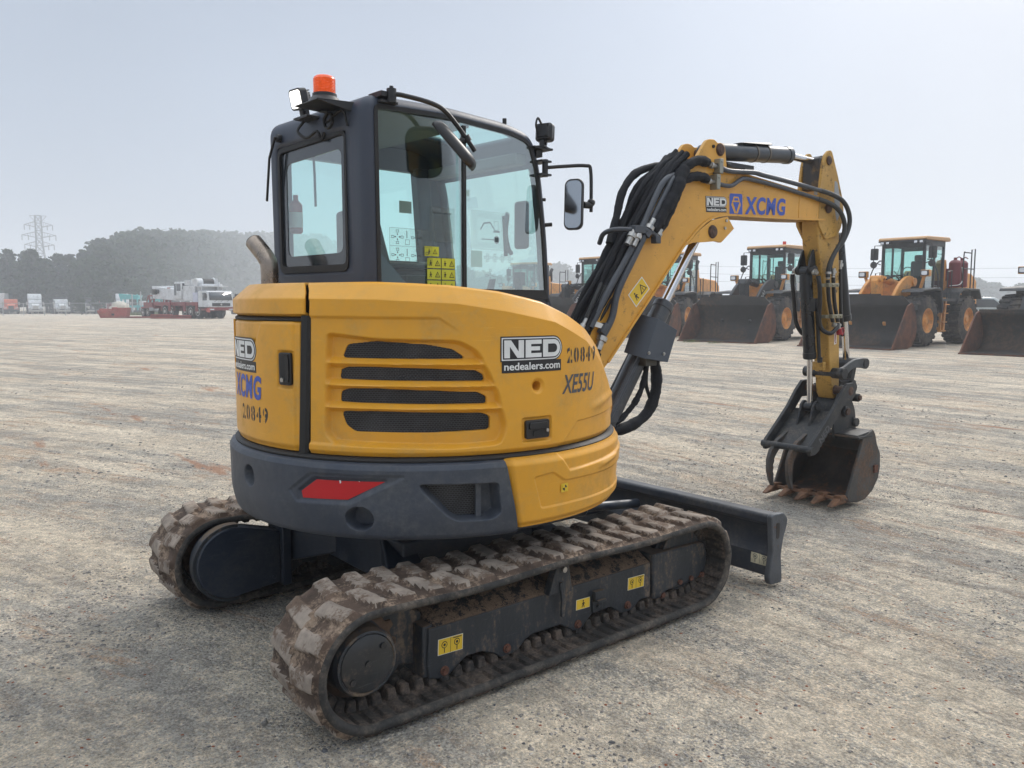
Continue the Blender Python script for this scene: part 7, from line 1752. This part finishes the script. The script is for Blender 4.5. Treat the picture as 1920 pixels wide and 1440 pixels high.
for k, (z0, z1) in enumerate(((11.2,10.8),(9.4,9.1),(7.6,7.4))):
    m = MB(); P_ = [Vector((190-40*t,-60+190*t,z0+(z1-z0)*t-3.2*math.sin(math.pi*t))) for t in [i/24 for i in range(25)]]; m.tube(P_, .022, n=4)
    o = m.build('power_line', WIR, None); tag(o, 'thin overhead power line fading into fog behind the loaders', 'power line', 'overhead wires behind the loaders')

# ================================================================== TREES
def leafmat(n, c): 
    m_ = bpy.data.materials.new(n); m_.use_nodes = True; nt = m_.node_tree; nt.nodes.clear(); L = nt.links.new
    o = N(nt,'ShaderNodeOutputMaterial'); d = N(nt,'ShaderNodeBsdfDiffuse'); t = N(nt,'ShaderNodeBsdfTranslucent'); x = N(nt,'ShaderNodeMixShader'); x.inputs[0].default_value = .42
    tc = N(nt,'ShaderNodeTexCoord'); ns = N(nt,'ShaderNodeTexNoise', Scale=.22, Detail=3.); L(tc.outputs['Object'], ns.inputs['Vector'])
    mx_ = N(nt,'ShaderNodeMixRGB'); mx_.inputs[1].default_value = (*[k*.7 for k in c],1); mx_.inputs[2].default_value = (*[k*1.35 for k in c],1); L(ns.outputs['Fac'], mx_.inputs[0])
    L(mx_.outputs[0], d.inputs[0]); L(mx_.outputs[0], t.inputs[0]); L(d.outputs[0], x.inputs[1]); L(t.outputs[0], x.inputs[2]); L(x.outputs[0], o.inputs[0]); return m_
LF = [leafmat('dark_foliage',(.018,.036,.012)), leafmat('mid_foliage',(.028,.052,.016)), leafmat('pine_foliage',(.015,.030,.012))]
BARK = mat('bark', (.06,.05,.042), .9, bump=.5, bscale=6)
def tree(h, kind, seed):
    rg = np.random.default_rng(seed); t = empty('pine_tree' if kind == 2 else 'broadleaf_tree')
    m = MB(); m.tube([(0,0,-.6),(.1*h*.1,0,h*.3),(-.02*h,.02*h,h*.6),(0,0,h*.88)], h*.018, n=7, smooth=3, rf=lambda u: 1.3-1.1*u)
    lobes = []
    if kind < 2:
        for k in range(15):
            a = rg.random()*6.28; r = rg.random()**.5*h*.25; z = h*(.24+.62*rg.random()); r *= 1.15-abs(z/h-.45)*1.15
            lobes.append((r*math.cos(a), r*math.sin(a), z, h*(.10+.09*rg.random())))
        lobes.append((0,0,h*.86,h*.12))
        n = 2600; sz = h*.026
    else:
        for k in range(26):
            u = k/26; z = h*(.30+.66*u); a = k*2.4; r = h*.17*(1-u)**.7*(.6+.7*rg.random())
            lobes.append((r*math.cos(a), r*math.sin(a), z, h*(.045+.05*(1-u))))
        n = 2000; sz = h*.021
    for lx, ly, lz, lr in lobes[::2]: m.tube([(0,0,lz*.72),(lx*.5,ly*.5,lz*.85),(lx,ly,lz)], h*.006, n=5)
    m.build('trunk', BARK, t)
    w_ = np.array([l[3]**2 for l in lobes]); idx = rg.choice(len(lobes), n, p=w_/w_.sum()); Lb = np.array(lobes)[idx]
    d = rg.normal(size=(n,3)); d /= np.linalg.norm(d,axis=1)[:,None]; rr_ = (.45+.62*rg.random(n))[:,None]
    Pc = Lb[:,:3]+d*rr_*Lb[:,3:4]*np.array([1.1,1.1,.75])
    u = rg.normal(size=(n,3)); u /= np.linalg.norm(u,axis=1)[:,None]; v = np.cross(u, d+.4*rg.normal(size=(n,3))); v /= np.linalg.norm(v,axis=1)[:,None]+1e-9
    s_ = (sz*(.5+rg.random(n)))[:,None]
    Q = np.stack([Pc-u*s_-v*s_*.6, Pc+u*s_*1.1-v*s_*.4, Pc+u*s_*.8+v*s_*.8, Pc-u*s_*.9+v*s_*.7],1).reshape(-1,3)
    me = bpy.data.meshes.new('crown'); me.vertices.add(4*n); me.vertices.foreach_set('co',Q.reshape(-1)); me.loops.add(4*n); me.loops.foreach_set('vertex_index',np.arange(4*n,dtype=np.int32)); me.polygons.add(n); me.polygons.foreach_set('loop_start',np.arange(0,4*n,4,dtype=np.int32))
    mi = (rg.random(n) < .35).astype(np.int32); me.polygons.foreach_set('material_index', mi); me.update(); me.materials.append(LF[kind]); me.materials.append(LF[1] if kind != 1 else LF[0])
    o = bpy.data.objects.new('crown', me); C.objects.link(o); o.parent = t; return t
protos = [tree(20, 0, 1), tree(20, 1, 2), tree(20, 0, 3), tree(20, 1, 4)]; pines = [tree(12, 2, 5), tree(12, 2, 6), tree(12, 2, 7)]
used = set()
def plant(pr, x, y, h, h0, lab, g, wide=1.):
    if id(pr) in used: o = copy_tree(pr)
    else: o = pr; used.add(id(pr))
    s = h/h0; o.scale = (s*wide, s*wide, s); o.location = (x, y, float(gz(x, y))-.2); o.rotation_euler = (0,0,random.random()*6.28); tag(o, lab, 'tree', g)
FW = np.array([math.cos(R_(50.72)), math.sin(R_(50.72))]); RT = np.array([FW[1], -FW[0]])
def wood(az, d): a = R_(50.72-az); return -2.26+d*math.cos(a), -3.43+d*math.sin(a)    # az to the right of the view, degrees
random.seed(11)
for k in range(12):      # open row of pines at the far left
    x, y = wood(-33.5+k*.62+random.uniform(-.15,.15), random.uniform(186,204)); hh = random.uniform(11.5,15)*(1.0 if k != 1 else 1.15)
    plant(pines[k % 3], x, y, hh, 12, 'open pine with gaps in its crown, in the row at far left', 'pines at the far left behind the trucks', 1.25)
for k in range(9):
    x, y = wood(-33.2+k*.9, random.uniform(215,235)); plant(protos[k % 4], x, y, random.uniform(9,13), 20, 'low broadleaf tree filling in behind the far left pines', 'low trees behind the pines', 1.3)
for k in range(16):
    x, y = wood(-33.6+k*.55, random.uniform(189,195)); plant(protos[k % 4], x, y, random.uniform(5,7), 20, 'low bush under the far left pines, behind the trucks', 'bushes under the far left pines', 1.5)
for row, (d0, a0, a1, n, h0, h1) in enumerate(((0,-27.8,-14.5,22,1.0,1.04),(22,-27.4,-13.6,20,.99,1.05),(-16,-28.0,-15,19,.55,.78),(-26,-28.0,-15,15,.35,.5))):
    for k in range(n):
        az = a0+(a1-a0)*k/(n-1)+random.uniform(-.25,.25); u_ = min(1,max(0,(az+28)/13.5)); D_ = 188+d0+420*u_**1.5+random.uniform(-8,8); x, y = wood(az, D_)
        top_ = np.interp(az, [-28,-27,-26,-25,-22,-14], [.040,.066,.083,.0915,.091,.086]); hh = (D_*top_*math.cos(R_(az))*1.0+2.1)*random.uniform(h0,h1)
        plant(protos[(k+row) % 4], x, y, hh, 20, 'tall tree of the dense wood fading into fog behind the crane', 'trees of the wood behind the crane', 1.15)
for k in range(16):
    az = -13+18.5*k/15+random.uniform(-.4,.4); x, y = wood(az, random.uniform(390,440)); plant(protos[k % 4], x, y, random.uniform(17,24), 20, 'faint distant tree almost lost in fog behind the excavator cab', 'faint trees in the fog behind the cab', 1.3)
for k in range(7):
    az = 28.6+3.4*k/6+random.uniform(-.2,.2); x, y = wood(az, random.uniform(330,360)); plant(protos[k % 4], x, y, random.uniform(8,12), 20, 'pale low tree in the fog beyond the right-hand loaders', 'faint trees in the fog at the right', 1.5)
